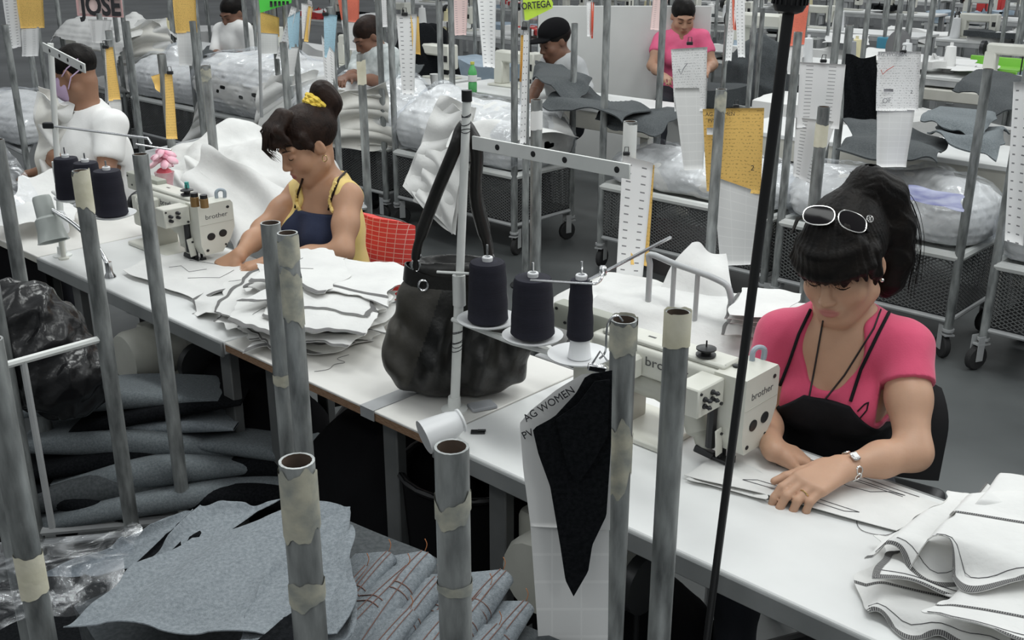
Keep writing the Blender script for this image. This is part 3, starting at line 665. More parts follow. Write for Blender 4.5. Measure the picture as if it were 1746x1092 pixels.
# ------------------------------------------------------------------ small lamp with chrome gooseneck on the left table
M_shade = mat('grey_green_lamp_enamel', (0.40, 0.43, 0.41), 0.35, 0, (0.46, 0.49, 0.47), 6)
lb = atz(188, 474, TZ); lp = thing('gooseneck_lamp', 'grey work lamp on a chrome gooseneck at the edge of the left table', 'lamp', lb)
pts = [lb, lb+Vector((-0.005, 0, 0.05)), aty(178, 440, lb.y+0.02), aty(158, 412, lb.y+0.05), aty(120, 378, lb.y+0.1), aty(80, 353, lb.y+0.16)]
MB().tube([p-lb for p in smooth_path(pts, 6)], 0.0085, 10).build('gooseneck', M_chrome, lp)
MB().lathe([(0.022, 0), (0.022, 0.006), (0.013, 0.02), (0.012, 0.06)], 14).build('clamp_base', M_chrome, lp)
h0 = aty(70, 335, lb.y+0.17)-lb; h1 = aty(92, 412, lb.y+0.12)-lb; ax = (h1-h0).normalized(); fr = frame(ax.orthogonal(), ax.cross(ax.orthogonal())); ln = (h1-h0).length
fr = Matrix((ax.orthogonal().normalized(), ax.cross(ax.orthogonal().normalized()), ax)).transposed()
MB().lathe([(0.030, 0), (0.034, 0.01), (0.036, ln*0.45), (0.045, ln*0.5), (0.047, ln*0.75), (0.055, ln*0.98), (0.058, ln), (0.050, ln*0.99), (0.02, ln*0.6)], 22, h0, fr).build('lamp_shade', M_shade, lp)
# white beaker on a post beside the lamp
wb = atz(110, 438, TZ); o = thing('oil_cup', 'white plastic cup on a short post beside the work lamp', 'cup', wb+Vector((0.01, -0.03, 0)))
MB().lathe([(0.02, 0), (0.02, 0.006), (0.009, 0.01), (0.009, 0.10)], 12).build('post', M_cream, o)
MB().lathe([(0.012, 0.095), (0.034, 0.105), (0.036, 0.12), (0.032, 0.17), (0.026, 0.185)], 18).build('cup', M_whiteplastic, o)
# ------------------------------------------------------------------ cloth pieces
def quad_P(c, nu, nv, seed, amp, edge=0.06, freq=(5, 26), ridge=0.5, curl=0.0, rag=0.0):
    """c: 4 world corners (00,10,11,01); bilinear patch with wrinkles"""
    c = [np.array(x, float) for x in c]; u = np.linspace(0, 1, nu)[:, None, None]; v = np.linspace(0, 1, nv)[None, :, None]
    W1 = Wave(seed, freq[0], freq[1]); We = Wave(seed+31, 4, 12, 5); Wf = Wave(seed+77, 4, 12, 5)
    uu = u[:, :, 0] + 0*v[:, :, 0]; vv = v[:, :, 0] + 0*u[:, :, 0]
    du = (We(uu*0+np.sign(uu-0.5)*2, vv*1.5)+rag*We(uu*0+np.sign(uu-0.5)*2, vv*5.5))*edge*(np.abs(2*uu-1)**4); dv = (Wf(uu*1.5, vv*0+np.sign(vv-0.5)*2)+rag*Wf(uu*5.5, vv*0+np.sign(vv-0.5)*2))*edge*(np.abs(2*vv-1)**4)
    uu = (uu+du)[..., None]; vv = (vv+dv)[..., None]
    P = c[0]*(1-uu)*(1-vv) + c[1]*uu*(1-vv) + c[2]*uu*vv + c[3]*(1-uu)*vv
    h = W1(P[..., 0]-c[0][0], P[..., 1]-c[0][1]); h = (1-ridge)*h + ridge*(1-2*np.abs(np.clip(h, -1, 1)))
    P[..., 2] += amp*(h+1)*0.5
    if curl:
        e = np.maximum(np.abs(2*uu[..., 0]-1), np.abs(2*vv[..., 0]-1)); P[..., 2] += curl*np.clip((e-0.72)/0.28, 0, 1)**2*(0.6+0.5*Wf(P[..., 0]*2, P[..., 1]*2))
    return P
M_overlock = None
def overlock_mat():
    m = bpy.data.materials.new('charcoal_overlock_stitching'); m.use_nodes = True; nt = m.node_tree; b = nt.nodes['Principled BSDF']; b.inputs['Roughness'].default_value = 0.9
    uv = nd(nt, 'ShaderNodeUVMap'); wv = nd(nt, 'ShaderNodeTexWave'); wv.inputs['Scale'].default_value = 1.0; wv.bands_direction = 'X'; wv.inputs['Distortion'].default_value = 0.6
    nt.links.new(uv.outputs[0], wv.inputs[0]); r = nd(nt, 'ShaderNodeValToRGB'); r.color_ramp.elements[0].position = 0.28; r.color_ramp.elements[1].position = 0.62
    r.color_ramp.elements[0].color = (0.035, 0.035, 0.04, 1); r.color_ramp.elements[1].color = (0.24, 0.237, 0.23, 1)
    nt.links.new(wv.outputs['Fac'], r.inputs[0]); nt.links.new(r.outputs[0], b.inputs['Base Color']); return m
M_overlock = overlock_mat()
def ribbon(P, Q, parent, name='overlock_edge', m=None, pitch=0.0021, lift=0.0012):
    """strip between two polylines, uv along its length"""
    P = np.asarray(P, float); Q = np.asarray(Q, float); n = len(P); N = np.zeros_like(P); N[:, 2] = lift
    v = np.concatenate([P+N, Q+N]); f = [(i, i+1, n+i+1, n+i) for i in range(n-1)]
    me = bpy.data.meshes.new(name); me.from_pydata([tuple(x) for x in v], [], f); me.materials.append(m or M_overlock)
    d = np.concatenate([[0], np.cumsum(np.linalg.norm(np.diff(P, axis=0), axis=1))])/pitch/6.0
    uv = me.uv_layers.new(name='UVMap'); lay = np.zeros((len(me.loops), 2), np.float32); vi = np.array([l.vertex_index for l in me.loops]); lay[:, 0] = d[vi % n]; lay[:, 1] = (vi >= n)
    uv.data.foreach_set('uv', lay.ravel()); me.polygons.foreach_set('use_smooth', [True]*len(f)); me.update()
    o = bpy.data.objects.new(name, me); col.objects.link(o); o.parent = parent; return o
def surf(P, u, v):
    nu, nv = P.shape[:2]; x = min(max(u, 0), 1)*(nu-1); y = min(max(v, 0), 1)*(nv-1); i = min(int(x), nu-2); j = min(int(y), nv-2); a = x-i; b = y-j
    return Vector(P[i, j]*(1-a)*(1-b) + P[i+1, j]*a*(1-b) + P[i+1, j+1]*a*b + P[i, j+1]*(1-a)*b)
def cloth_obj(label, P, m=None, mb=None, th=0.0014, trims=(), lines=(), name='fabric_piece', cat='fabric', group=None, tw=2, single=True):
    c = P.reshape(-1, 3).mean(0); c[2] = P[..., 2].min(); t = thing(name, label, cat, c, 0, group); P = P - c
    MB().grid(P, th, mtop=0, mbot=1).build('panel', m or M_cloth, t, ang=70, mats=[m or M_cloth, mb or M_cloth_in])
    nu, nv = P.shape[:2]
    for e in trims:
        e, k = (e if isinstance(e, tuple) else (e, tw))
        if e == 'u0': ribbon(P[0], P[k], t)
        if e == 'u1': ribbon(P[-1], P[-1-k], t)
        if e == 'v0': ribbon(P[:, 0], P[:, k], t)
        if e == 'v1': ribbon(P[:, -1], P[:, -1-k], t)
        if isinstance(e, (int, float)):   # a seam across at u=e
            i = int(e*(nu-1)); ribbon(P[i], P[min(i+k, nu-1)], t, 'seam')
    for ln in lines:
        pts = [surf(P, *q) + Vector((0, 0, 0.0012)) for q in ln]; dense = []
        for i in range(len(ln)-1):
            for k in range(8):
                f = k/8; dense.append(surf(P, ln[i][0]*(1-f)+ln[i+1][0]*f, ln[i][1]*(1-f)+ln[i+1][1]*f) + Vector((0, 0, 0.001)))
        dense.append(pts[-1]); MB().tube(dense, 0.0007, 4).build('stitch_line', M_darkseam, t, ang=None)
    return t
def pq(pts, z):
    zs = z if isinstance(z, (list, tuple)) else [z]*4
    return [atz(p[0], p[1], zz) for p, zz in zip(pts, zs)]
# piece under the needle of the right machine
P = quad_P(pq([(1158, 812), (1300, 752), (1602, 862), (1530, 908)], [TZ+0.003]*4), 60, 26, 3, 0.012, edge=0.025, freq=(4, 14), ridge=0.0)
cloth_obj('ecru panel with pencil-thin stitched outlines under the hand of the woman in pink', P, lines=[[(0.16, 0.25), (0.10, 0.75), (0.17, 0.8), (0.23, 0.3), (0.16, 0.25)], [(0.3, 0.55), (0.2, 0.6)], [(0.62, 0.25), (0.7, 0.5), (0.66, 0.62), (0.7, 0.72), (0.86, 0.78), (0.9, 0.85), (0.84, 0.3), (0.8, 0.32), (0.85, 0.85)], [(0.6, 0.4), (0.72, 0.28), (0.8, 0.3)], [(0.92, 0.05), (0.95, 0.6), (0.99, 0.9)]])
P = quad_P(pq([(1172, 822), (1250, 790), (1325, 825), (1296, 858)], TZ+0.001), 20, 14, 9, 0.012, freq=(6, 16), ridge=0.0, curl=0.01)
cloth_obj('folded under-layer of ecru cloth peeking below the stitched panel', P)
# piece under the left machine
P = quad_P(pq([(205, 466), (330, 418), (500, 468), (318, 520)], TZ+0.004), 50, 36, 12, 0.022, freq=(5, 16), ridge=0.2)
cloth_obj('ecru trouser panel spread under the needle of the left machine', P, trims=[('v1', 1)], lines=[[(0.35, 0.3), (0.45, 0.35), (0.4, 0.5), (0.55, 0.55)], [(0.3, 0.6), (0.5, 0.75), (0.7, 0.7)], [(0.6, 0.3), (0.7, 0.55), (0.85, 0.6)], [(0.5, 0.85), (0.7, 0.9), (0.8, 0.82)]])
# stack of ecru pieces on the bridging board
base = [((362, 545), (420, 470), (690, 530), (560, 604)), ((420, 600), (470, 500), (690, 560), (590, 590)), ((440, 590), (385, 520), (520, 470), (640, 560)), ((352, 540), (450, 460), (560, 500), (470, 600)),
        ((470, 560), (500, 470), (692, 520), (640, 575)), ((400, 520), (470, 450), (600, 490), (530, 575)), ((480, 590), (540, 500), (690, 530), (600, 590)), ((385, 545), (440, 480), (590, 520), (500, 585)),
        ((440, 540), (520, 455), (700, 500), (620, 560)), ((410, 500), (500, 440), (640, 470), (560, 540)), ((490, 560), (560, 480), (690, 510), (610, 575)), ((430, 510), (520, 445), (690, 480), (620, 545)), ((470, 490), (530, 432), (690, 462), (650, 530)), ((430, 480), (510, 428), (600, 436), (560, 500))]
for i, q in enumerate(base):
    z = TZ+0.003+0.0095*i
    P = quad_P(pq([(a+rng.uniform(-10, 10), b2+0.5*rng.uniform(-8, 8)) for a, b2 in q], z), 40, 30, 100+i, 0.020, edge=0.08, freq=(6, 34), ridge=0.5, curl=-0.004, rag=0.28)
    cloth_obj(ORD[i]+' ecru cut piece counted up from the board in the loose stack' if i < 13 else 'topmost smooth ecru piece of the stack beside the yellow-topped woman', P, trims=[[('u0', 1), 0.2], [('u0', 2)], [('u0', 1), 0.35], [('u0', 1), ('v0', 1)], [('u0', 2), 0.5], [('u0', 1), ('v1', 1)]][i % 6],
      lines=[[(0.2, 0.3), (0.4, 0.35), (0.45, 0.6)], [(0.5, 0.2), (0.7, 0.3)]] if i % 2 else [], group='loose stack of ecru pieces' if i < 13 else None)
for k, (x, y) in enumerate([(385, 553), (345, 527)]):
    P = quad_P(pq([(x-20, y+8), (x-5, y-18), (x+40, y-8), (x+22, y+18)], TZ+0.003), 18, 14, 60+k, 0.03, edge=0.12, freq=(18, 60), ridge=0.6)
    cloth_obj(['crumpled ecru scrap at the edge of the stack', 'small ecru scrap left of the loose stack'][k], P, name='fabric_scrap', trims=[('v0', 1)])
# garments with overlocked seams at the lower right corner
GR = [((1470, 1050), (1490, 925), (1760, 950), (1740, 1140), 0.005, 21), ((1495, 1000), (1580, 885), (1800, 890), (1790, 1060), 0.035, 22), ((1585, 1085), (1640, 990), (1860, 1010), (1830, 1150), 0.05, 25), ((1485, 950), (1610, 845), (1780, 870), (1720, 1000), 0.060, 23),
      ((1550, 955), (1640, 860), (1830, 870), (1770, 1015), 0.085, 24), ((1640, 890), (1690, 825), (1830, 825), (1800, 900), 0.095, 26)]
for i, (a, b2, c, d, dz, sd) in enumerate(GR):
    P = quad_P(pq([a, b2, c, d], TZ+0.004+dz), 70, 60, sd, 0.050, edge=0.13, freq=(6, 17), ridge=0.12, curl=-(dz*0.6+0.03)); P[..., 2] = np.maximum(P[..., 2], TZ+0.004+0.004*i)
    W9 = Wave(sd+3, 9, 22, 5); P[..., 2] += 0.008*np.abs(W9(P[..., 0], P[..., 1]))
    lab = ['lowest unfinished ecru garment with black overlocked hem at the table corner', 'ecru garment panel with curved overlocked edge in the corner pile', 'ecru pocket panel with zigzag seams at the bottom right corner', 'ecru waistband piece rolled at the top of the corner pile', 'ecru trouser front with a seam across lying on the corner pile', 'pale ecru fold at the back of the corner pile'][i]
    cloth_obj(lab, P, trims=[[('u0', 2), ('v1', 2), 0.35], [('u0', 2), ('v0', 2), 0.4], [('u0', 2), 0.3, ('v1', 2)], [('u0', 2), ('v1', 2)], [('u0', 2), 0.5, ('v1', 1)], [('v0', 1)]][i],
      lines=[[(0.07, 0.02), (0.07, 0.5), (0.07, 0.98)], [(0.3, 0.95), (0.7, 0.955)]], name='unfinished_garment', cat='garment', group=None)
# loose threads on the table tops
def loose_thread(label, pts, z=TZ+0.0015):
    p = [atz(x, y, z) for x, y in pts]; c = p[0].copy(); o = MB().tube([q-c for q in smooth_path(p, 5)], 0.0007, 4).build('loose_thread', M_darkseam, None, ang=None); o.location = c
    tag(o, label, 'thread')
loose_thread('curly loose dark thread lying below the stack on the bridging board', [(595, 605), (575, 612), (588, 618), (570, 622), (560, 630), (536, 634)])
loose_thread('long loose thread looping on the white table by the ring hand', [(1530, 890), (1490, 872), (1462, 885), (1470, 905), (1510, 913), (1533, 900), (1535, 880)])
# ------------------------------------------------------------------ denim in the foreground carts
def fold_P(ln, dep, r, seed, nu=40, wob=0.03, pinch=0.55):
    """a folded length of denim: bottom layer, rounded front, top layer; x along, front at -y"""
    g = np.random.default_rng(seed); W1 = Wave(seed, 2.5, 9, 6); t = np.linspace(0, 1, nu)[:, None]; m1 = np.linspace(0, 1, 9)[None, :-1]; a = np.linspace(-math.pi/2, -3*math.pi/2, 11)[None, :]; m2 = np.linspace(0, 1, 9)[None, 1:]
    rr = r*(pinch + (1-pinch)*np.sin(math.pi*np.clip(t*1.02, 0, 1))**0.7)*(1+0.35*W1(t*ln*1.5, 0.3))
    y = np.concatenate([(1-m1)*dep+0*t, rr*np.cos(a), m2*dep+0*t], 1); z = np.concatenate([0*t+0*m1, rr*(1+np.sin(a)), 2*rr*(1-m2*0.35)+0*m2], 1); x = (t-0.5)*ln + 0*y
    y = y + wob*W1(x*1.2, 0*y+1.7); z = z + 0.5*wob*W1(x*0.9+3, y*2.0)
    return np.stack([x, y, z], -1)[::-1]
def fold_piece(label, loc, rz, ln, dep, r, seed, m, mb, group, wob=0.03, tilt=(0, 0), seams=False, pinch=0.55, name='denim_panel'):
    P = place_grid(fold_P(ln, dep, r, seed, wob=wob, pinch=pinch), (0, 0, 0), rz, tilt); t = thing(name, label, 'denim', loc, 0, group)
    MB().grid(P, 0.0022, mtop=0, mbot=1).build('panel', m, t, ang=75, mats=[m, mb])
    if seams:
        nu, nv = P.shape[:2]
        for k in (0, 1): MB().tube([Vector(P[i, nv-9-2*k]) + Vector((0, 0, 0.001)) for i in range(0, nu, 2)], 0.0011, 4).build('seam_thread', M_seam, t, ang=None)
        i = int(nu*0.3); 
        for k in (0, 2): MB().tube([Vector(P[i+k, j]) + Vector((0, 0, 0.001)) for j in range(9, nv)], 0.0011, 4).build('seam_thread', M_seam, t, ang=None)
        e = Vector(P[0, nv-10]); MB().tube(smooth_path([e, e+Vector((0.004, 0.004, 0.012)), e+Vector((0.0, 0.008, 0.022))], 3), 0.0009, 4).build('thread_end', mat('orange_thread', (0.42, 0.16, 0.06), 0.9), t, ang=None)
    return t
dk = 'folded denim lengths in the black denim cart'
rows = [((190, 694), 0.735, 0.62, 0.10, 0.026, 'm', 4), ((265, 712), 0.715, 0.50, 0.06, 0.022, 'd', 8), ((262, 733), 0.69, 0.46, 0.02, 0.028, 'l', 2), ((215, 765), 0.655, 0.66, 0.03, 0.036, 'm', -3), ((420, 772), 0.665, 0.36, -0.12, 0.028, 'm', -6), ((170, 800), 0.62, 0.56, 0.16, 0.03, 'd', 3),
        ((270, 815), 0.605, 0.72, 0.10, 0.034, 'm', 5), ((430, 812), 0.60, 0.42, -0.05, 0.03, 'd', -3), ((180, 850), 0.565, 0.55, 0.2, 0.034, 'g', 4), ((390, 850), 0.55, 0.6, 0.1, 0.036, 'm', 2), ((110, 880), 0.53, 0.4, -0.2, 0.036, 'd', -5), ((270, 895), 0.505, 0.7, 0.12, 0.036, 'm', 6), ((430, 890), 0.51, 0.5, 0.0, 0.036, 'd', 0)]
DM = {'m': M_denim_m, 'l': M_denim_l, 'd': M_denim_d, 'g': M_denim_g}
dl = ['grey denim length folded uppermost at the back of the black denim cart', 'black denim length just below the uppermost one by the left pipes', 'pale denim length with blunt right end against the black denim', 'broad grey denim length sagging across the middle of the cart pile', 'pale pointed denim length reaching right of the twin pipes', 'black denim length low at the left behind the white rail post', 'long grey denim length sweeping under both left pipes', 'black denim length at the right end of the cart pile', 'dark charcoal denim length at lower left of the cart', 'charcoal denim length behind the near pipes', 'black denim loop lying at the far left', 'charcoal denim length at the front of the black denim cart', 'black denim length at the front right of the cart']
for i, (p, z, ln, rz, r, mm, sk) in enumerate(rows):
    c = aty(p[0], p[1]+8, 3.12-0.0011*max(0, p[1]-690)); c.z = max(c.z, 0.27)
    fold_piece(dl[i], c, rz, ln*1.12, 0.26, r*1.1, 300+i, DM[mm], M_denim_d, dk, 0.022, (R(-4), R(-sk)), pinch=0.15)
# filler below the black pile
P = place_grid(sheet_grid(0.86, 0.56, 30, 22, 77, 0.02), L(-1.55, -0.63, 0.30), RA); cloth_obj('flat black denim lining under the folded lengths', P, M_denim_d, M_denim_d, 0.04, name='denim_panel', cat='denim')
# pale denim cart
lk = 'pale denim panels in the foreground cart'
LP = [([(70, 1000), (215, 935), (335, 888), (225, 985)], [0.80, 0.81, 0.82, 0.81], 0.030, 41, 'flat pale denim panel at the left of the heap', 'l'),
      ([(205, 990), (300, 905), (345, 880), (235, 985)], [0.825, 0.835, 0.84, 0.83], 0.008, 45, 'narrow black denim slit between two pale panels', 'd'),
      ([(205, 1022), (345, 882), (470, 872), (350, 945)], [0.835, 0.85, 0.855, 0.85], 0.035, 42, 'pale denim panel with black slit fold at the back of the heap', 'l'),
      ([(212, 1030), (310, 935), (345, 918), (240, 1022)], [0.855, 0.865, 0.87, 0.86], 0.008, 46, 'second black denim slit under the large pale panel', 'd'),
      ([(100, 1110), (335, 925), (600, 878), (580, 1130)], [0.84, 0.875, 0.90, 0.88], 0.060, 43, 'large smooth pale denim panel sweeping to the bottom edge', 'l'),
      ([(395, 1125), (470, 985), (600, 890), (600, 1125)], [0.875, 0.90, 0.92, 0.89], 0.045, 44, 'pale denim panel with a stitched pocket behind the near left pipe', 'l'),
      ([(420, 1110), (480, 1060), (520, 1030), (500, 1100)], [0.91, 0.92, 0.92, 0.91], 0.01, 47, 'small black denim corner at the foot of the tall near pipe', 'd')]
for pts, zs, amp, sd, lab, mk in LP:
    P = quad_P([atz(p[0], p[1], z) for p, z in zip(pts, zs)], 60, 50, sd, amp, edge=0.05, freq=(5, 13), ridge=0.0, curl=0.016)
    if mk == 'l':
        W9 = Wave(sd+5, 5, 8, 3); d9 = np.sin((P[..., 0]*0.78-P[..., 1]*0.62)*38 + 2.2*W9(P[..., 0], P[..., 1])); P[..., 2] += 0.006*np.abs(d9)**0.6*np.sign(d9)
    cloth_obj(lab, P, DM[mk], M_denim_d, 0.002, name='denim_panel', cat='denim', group=lk)
FP = [(618, 968, 0.885), (660, 952, 0.89), (690, 975, 0.885), (728, 960, 0.88), (752, 1000, 0.875), (800, 985, 0.87), (835, 1010, 0.865), (862, 990, 0.86), (885, 1030, 0.85), (700, 1050, 0.87), (790, 1060, 0.86), (850, 1075, 0.85)]
fl_ = ['folded pale jeans leg beside the tall near pipe', 'folded pale jeans leg with orange thread tip at the back of the row', 'second folded pale jeans leg from the tall near pipe', 'broad folded pale jeans leg with crossing seams', 'folded pale jeans leg with tied thread knots', 'folded pale jeans leg just left of the middle pipe', 'folded pale jeans leg behind the middle pipe', 'folded pale jeans leg right of the middle pipe with stitched hem', 'last folded pale jeans leg at the right end of the row', 'front folded pale jeans leg at the bottom edge', 'front folded pale jeans leg below the middle pipe', 'front folded pale jeans leg at the lower right of the row']
for i, (x, y, z) in enumerate(FP):
    c = atz(x, y, z)
    d = Vector((0.42+0.03*(i % 3), 0.8, 0)).normalized(); fold_piece(fl_[i], c - d*0.13 - Vector((0, 0, 0.06)), math.atan2(d.y, d.x), 0.30, 0.09, 0.020, 500+i, M_denim_l, M_denim_m, 'row of folded pale jeans legs', 0.012, (R(-18), R(-14)), True, 0.75, name='jeans_leg')
P = place_grid(sheet_grid(0.80, 0.56, 30, 22, 79, 0.015), L(-0.62, -0.66, 0.80), RA); cloth_obj('flat stack of dark denim filling the foreground cart', P, M_denim_g, M_denim_g, 0.16, name='denim_panel', cat='denim')
# plastic film over the left of the pale denim
P = quad_P([atz(p[0], p[1], z) for p, z in zip([(-20, 1120), (-20, 960), (230, 905), (210, 1020)], [0.88, 0.86, 0.86, 0.88])], 40, 30, 88, 0.05, edge=0.08, freq=(9, 45), ridge=0.6)
cloth_obj('crinkled clear plastic sheet over the denim at the lower left corner', P, M_film_d, M_film_d, 0.0, name='plastic_sheet', cat='plastic sheet')
# ------------------------------------------------------------------ soft things
def wrinkle(seed, amp, lo, hi):
    g = np.random.default_rng(seed); ks = [(g.normal(size=3), g.uniform(0, 6.28)) for _ in range(10)]
    def fn(X, Y, Z):
        r = 0
        for i, (k, p) in enumerate(ks):
            k = k/np.linalg.norm(k)*(lo*(hi/lo)**(i/9)); r = r + (lo/np.linalg.norm(k))*(np.abs(np.sin(k[0]*X+k[1]*Y+k[2]*Z+p))-0.75)
        return amp*r
    return fn
M_sack = mat('glossy_black_sack', (0.012, 0.012, 0.013), 0.25, 0, None, bump=0.6, bscale=30)
c = aty(62, 585, 2.98); sd = SDF(c-Vector((0.26, 0.26, 0.3)), c+Vector((0.26, 0.26, 0.3)), 0.008)
sd.ell(c, (0.13, 0.13, 0.15), k=0.05); sd.ell(c+Vector((0.06, 0, -0.10)), (0.15, 0.14, 0.13), k=0.05); sd.ell(c+Vector((-0.03, 0, 0.12)), (0.07, 0.07, 0.08), k=0.05); sd.field(wrinkle(4, 0.012, 25, 90))
o = sd.build('plastic_sack', M_sack, None, origin=c-Vector((0, 0, 0.28))); o.location = c-Vector((0, 0, 0.28)); tag(o, 'shiny black plastic sack among the left foreground pipes', 'sack')
# handbag
M_leather = mat('black_leather', (0.007, 0.007, 0.0065), 0.38, 0, (0.015, 0.014, 0.0125), 7, bump=0.35, bscale=60)
M_suede = mat('dark_taupe_suede', (0.026, 0.024, 0.02), 0.5, 0, (0.055, 0.051, 0.042), 6, bump=0.2, bscale=90)
bc = atz(775, 690, TZ); bc = Vector((bc.x, bc.y+0.075, TZ+0.002)); hb = thing('handbag', 'black leather handbag hanging from the white thread stand', 'handbag', bc)
D = lambda x, y, z: (bc.x+x, bc.y+y, bc.z+z)
sd = SDF(D(-0.24, -0.14, -0.01), D(0.24, 0.14, 0.45), 0.005)
sd.cone(D(-0.10, 0, 0.09), D(0.10, 0, 0.09), 0.085, 0.085, 0.05); sd.ell(D(0, 0, 0.14), (0.166, 0.085, 0.13), k=0.05); sd.ell(D(-0.005, 0, 0.26), (0.150, 0.075, 0.11), k=0.06); sd.ell(D(0, 0, 0.36), (0.118, 0.05, 0.035), k=0.03)
sd.cone(D(-0.11, 0, 0.10), D(-0.13, 0, 0.14), 0.05, 0.045, 0.04); sd.cone(D(0.11, 0, 0.10), D(0.14, 0, 0.15), 0.05, 0.045, 0.04)
def pleat(X, Y, Z):
    x = X-bc.x; z = Z-bc.z; f = np.clip((0.30-z)/0.10, 0, 1)*np.clip(z/0.05, 0, 1)
    return (0.009*np.sin(x*(38+60*np.clip(0.36-z, 0, 0.3)) + 1.1) + 0.005*np.sin(x*95-z*26) + 0.004*np.sin(z*60+x*45))*f
sd.field(pleat); sd.ell(D(0, 0, 0.405), (0.10, 0.038, 0.06), k=0.01, sub=True); sd.plane(D(0, 0, 0.002), (0, 0, -1))
def two(cn): return (((cn[:, 0]-bc.x) < -0.085+0.35*(cn[:, 2]-bc.z-0.15)) & (cn[:, 2]-bc.z < 0.32)).astype(int)
sd.build('bag_body', M_leather, hb, origin=bc, mats=[M_leather, M_suede], matfn=two)
bd = MB()
ring = [Vector((0.121*math.cos(a), 0.060*math.sin(a), 0.335 + 0.012*math.cos(2*a))) for a in [2*math.pi*i/40 for i in range(40)]]
vs = []; fs = []
for i, p in enumerate(ring):
    for dz, sc in ((-0.022, 1.07), (-0.022, 1.10), (0.022, 1.05), (0.022, 1.02)): vs.append((p.x*sc, p.y*sc, p.z+dz))
for i in range(40):
    for k in range(4): fs.append((i*4+k, ((i+1) % 40)*4+k, ((i+1) % 40)*4+(k+1) % 4, i*4+(k+1) % 4))
bd.add(vs, fs); bo = bd.build('belt_band', M_leather, hb)
for x in (-0.075, 0.075):
    MB().tube([Vector((x + 0.012*math.cos(a), -0.062, 0.328 + 0.014*math.sin(a))) for a in [2*math.pi*i/16 for i in range(16)]], 0.0028, 6, closed=True).build('ring', M_chrome, bo)
topw = aty(793, 222, bc.y-0.075)-bc
for sgn, dx in ((-1, -0.008), (1, 0.012)):
    for yy in (-0.028, 0.024):
        e = Vector((sgn*0.095, yy, 0.36)); pts = [e, e+Vector((-sgn*0.005, 0, 0.06)), Vector((sgn*0.052+0.01, yy*0.7-0.02, 0.55)), topw+Vector((sgn*0.028, yy*0.3, -0.05)), topw+Vector((sgn*0.012, yy*0.2, -0.005)), topw+Vector((0, yy*0.2, 0.012))]
        pp = smooth_path(pts, 6); MB().tube(pp, [0.009]*4+[0.012]*4+[0.0165]*(len(pp)-8), 10).build('strap', M_leather, hb)
        MB().tube([e+Vector((0.011*math.cos(a), -0.004, 0.012+0.016*math.sin(a))) for a in [2*math.pi*i/14 for i in range(14)]], 0.0032, 6, closed=True).build('strap_ring', M_chrome, hb)
MB().tube([Vector((0.10, -0.045, 0.34)), Vector((0.118, -0.06, 0.30)), Vector((0.125, -0.065, 0.26))], 0.003, 6).build('zip_pull', M_chrome, hb)
# small things on the table
o = MB(); o.lathe([(0.020, 0), (0.030, 0.001), (0.031, 0.006), (0.027, 0.009), (0.034, 0.03), (0.043, 0.10), (0.044, 0.105), (0.04, 0.105)], 24); c = o.build('empty_spool', M_whiteplastic); p0 = atz(752, 752, TZ+0.042)
ax = Vector((-0.62, -0.30, -0.18)).normalized(); c.matrix_world = Matrix.Translation(atz(788, 716, TZ+0.055)) @ frame(ax.orthogonal(), ax.cross(ax.orthogonal())).to_4x4()
tag(c, 'empty white plastic thread spool tipped over at the table edge', 'spool')
o = MB(); o.box((0, 0, 0.006), (0.07, 0.045, 0.010), bev=0.002); c = o.build('notepad', mat('grey_card', (0.32, 0.33, 0.35), 0.6)); c.location = atz(822, 696, TZ); c.rotation_euler = (0, 0, R(25)); tag(c, 'small grey notepad beside the handbag base', 'notepad')
o = MB(); o.box((0, 0, 0.002), (0.036, 0.022, 0.003), bev=0.001); o.tube([(0.0, 0, 0.006), (0.02, 0.0, 0.006)], 0.003, 6); c = o.build('metal_plate', M_darkmetal); c.location = atz(815, 738, TZ); tag(c, 'tiny dark metal plate near the tipped spool', 'plate')
# motor housings, then heaps and a bin added to darken the space below
for tb, lx, nm in ((tR, -0.62, 0), (tL, -0.05, 1)):
    m = MB(); m.box((lx, 0.22, 0.50), (0.26, 0.2, 0.24), bev=0.02, seg=2); m.lathe([(0.09, -0.1), (0.10, -0.08), (0.10, 0.08), (0.09, 0.1)], 20, (lx+0.05, 0.08, 0.56), (math.pi/2, 0, 0)); m.build('motor_housing', M_cream2, tb)
    m = MB(); m.lathe([(0.03, -0.02), (0.075, -0.015), (0.075, 0.015), (0.03, 0.02)], 20, (lx+0.24, 0.16, 0.55), (0, math.pi/2, 0)); m.build('pulley', M_darkmetal, tb)
    m = MB(); m.tube([(lx+0.24, 0.18, 0.63), (lx+0.2, 0.24, TZ-0.03)], 0.006, 6); m.box((lx, 0.2, 0.68), (0.1, 0.1, 0.12)); m.build('motor_bracket', M_darkmetal, tb)
    m = MB(); m.box((lx+0.05, 0.18, 0.12), (0.42, 0.22, 0.02), rot=(0.25, 0, 0), bev=0.004); m.tube([(lx+0.2, 0.2, 0.14), (lx+0.2, 0.2, 0.5)], 0.007, 6); m.build('treadle', M_darkmetal, tb)
M_blk = mat('black_cloth', (0.007, 0.007, 0.008), 0.95, bump=0.3, bscale=30, spec=0.1)
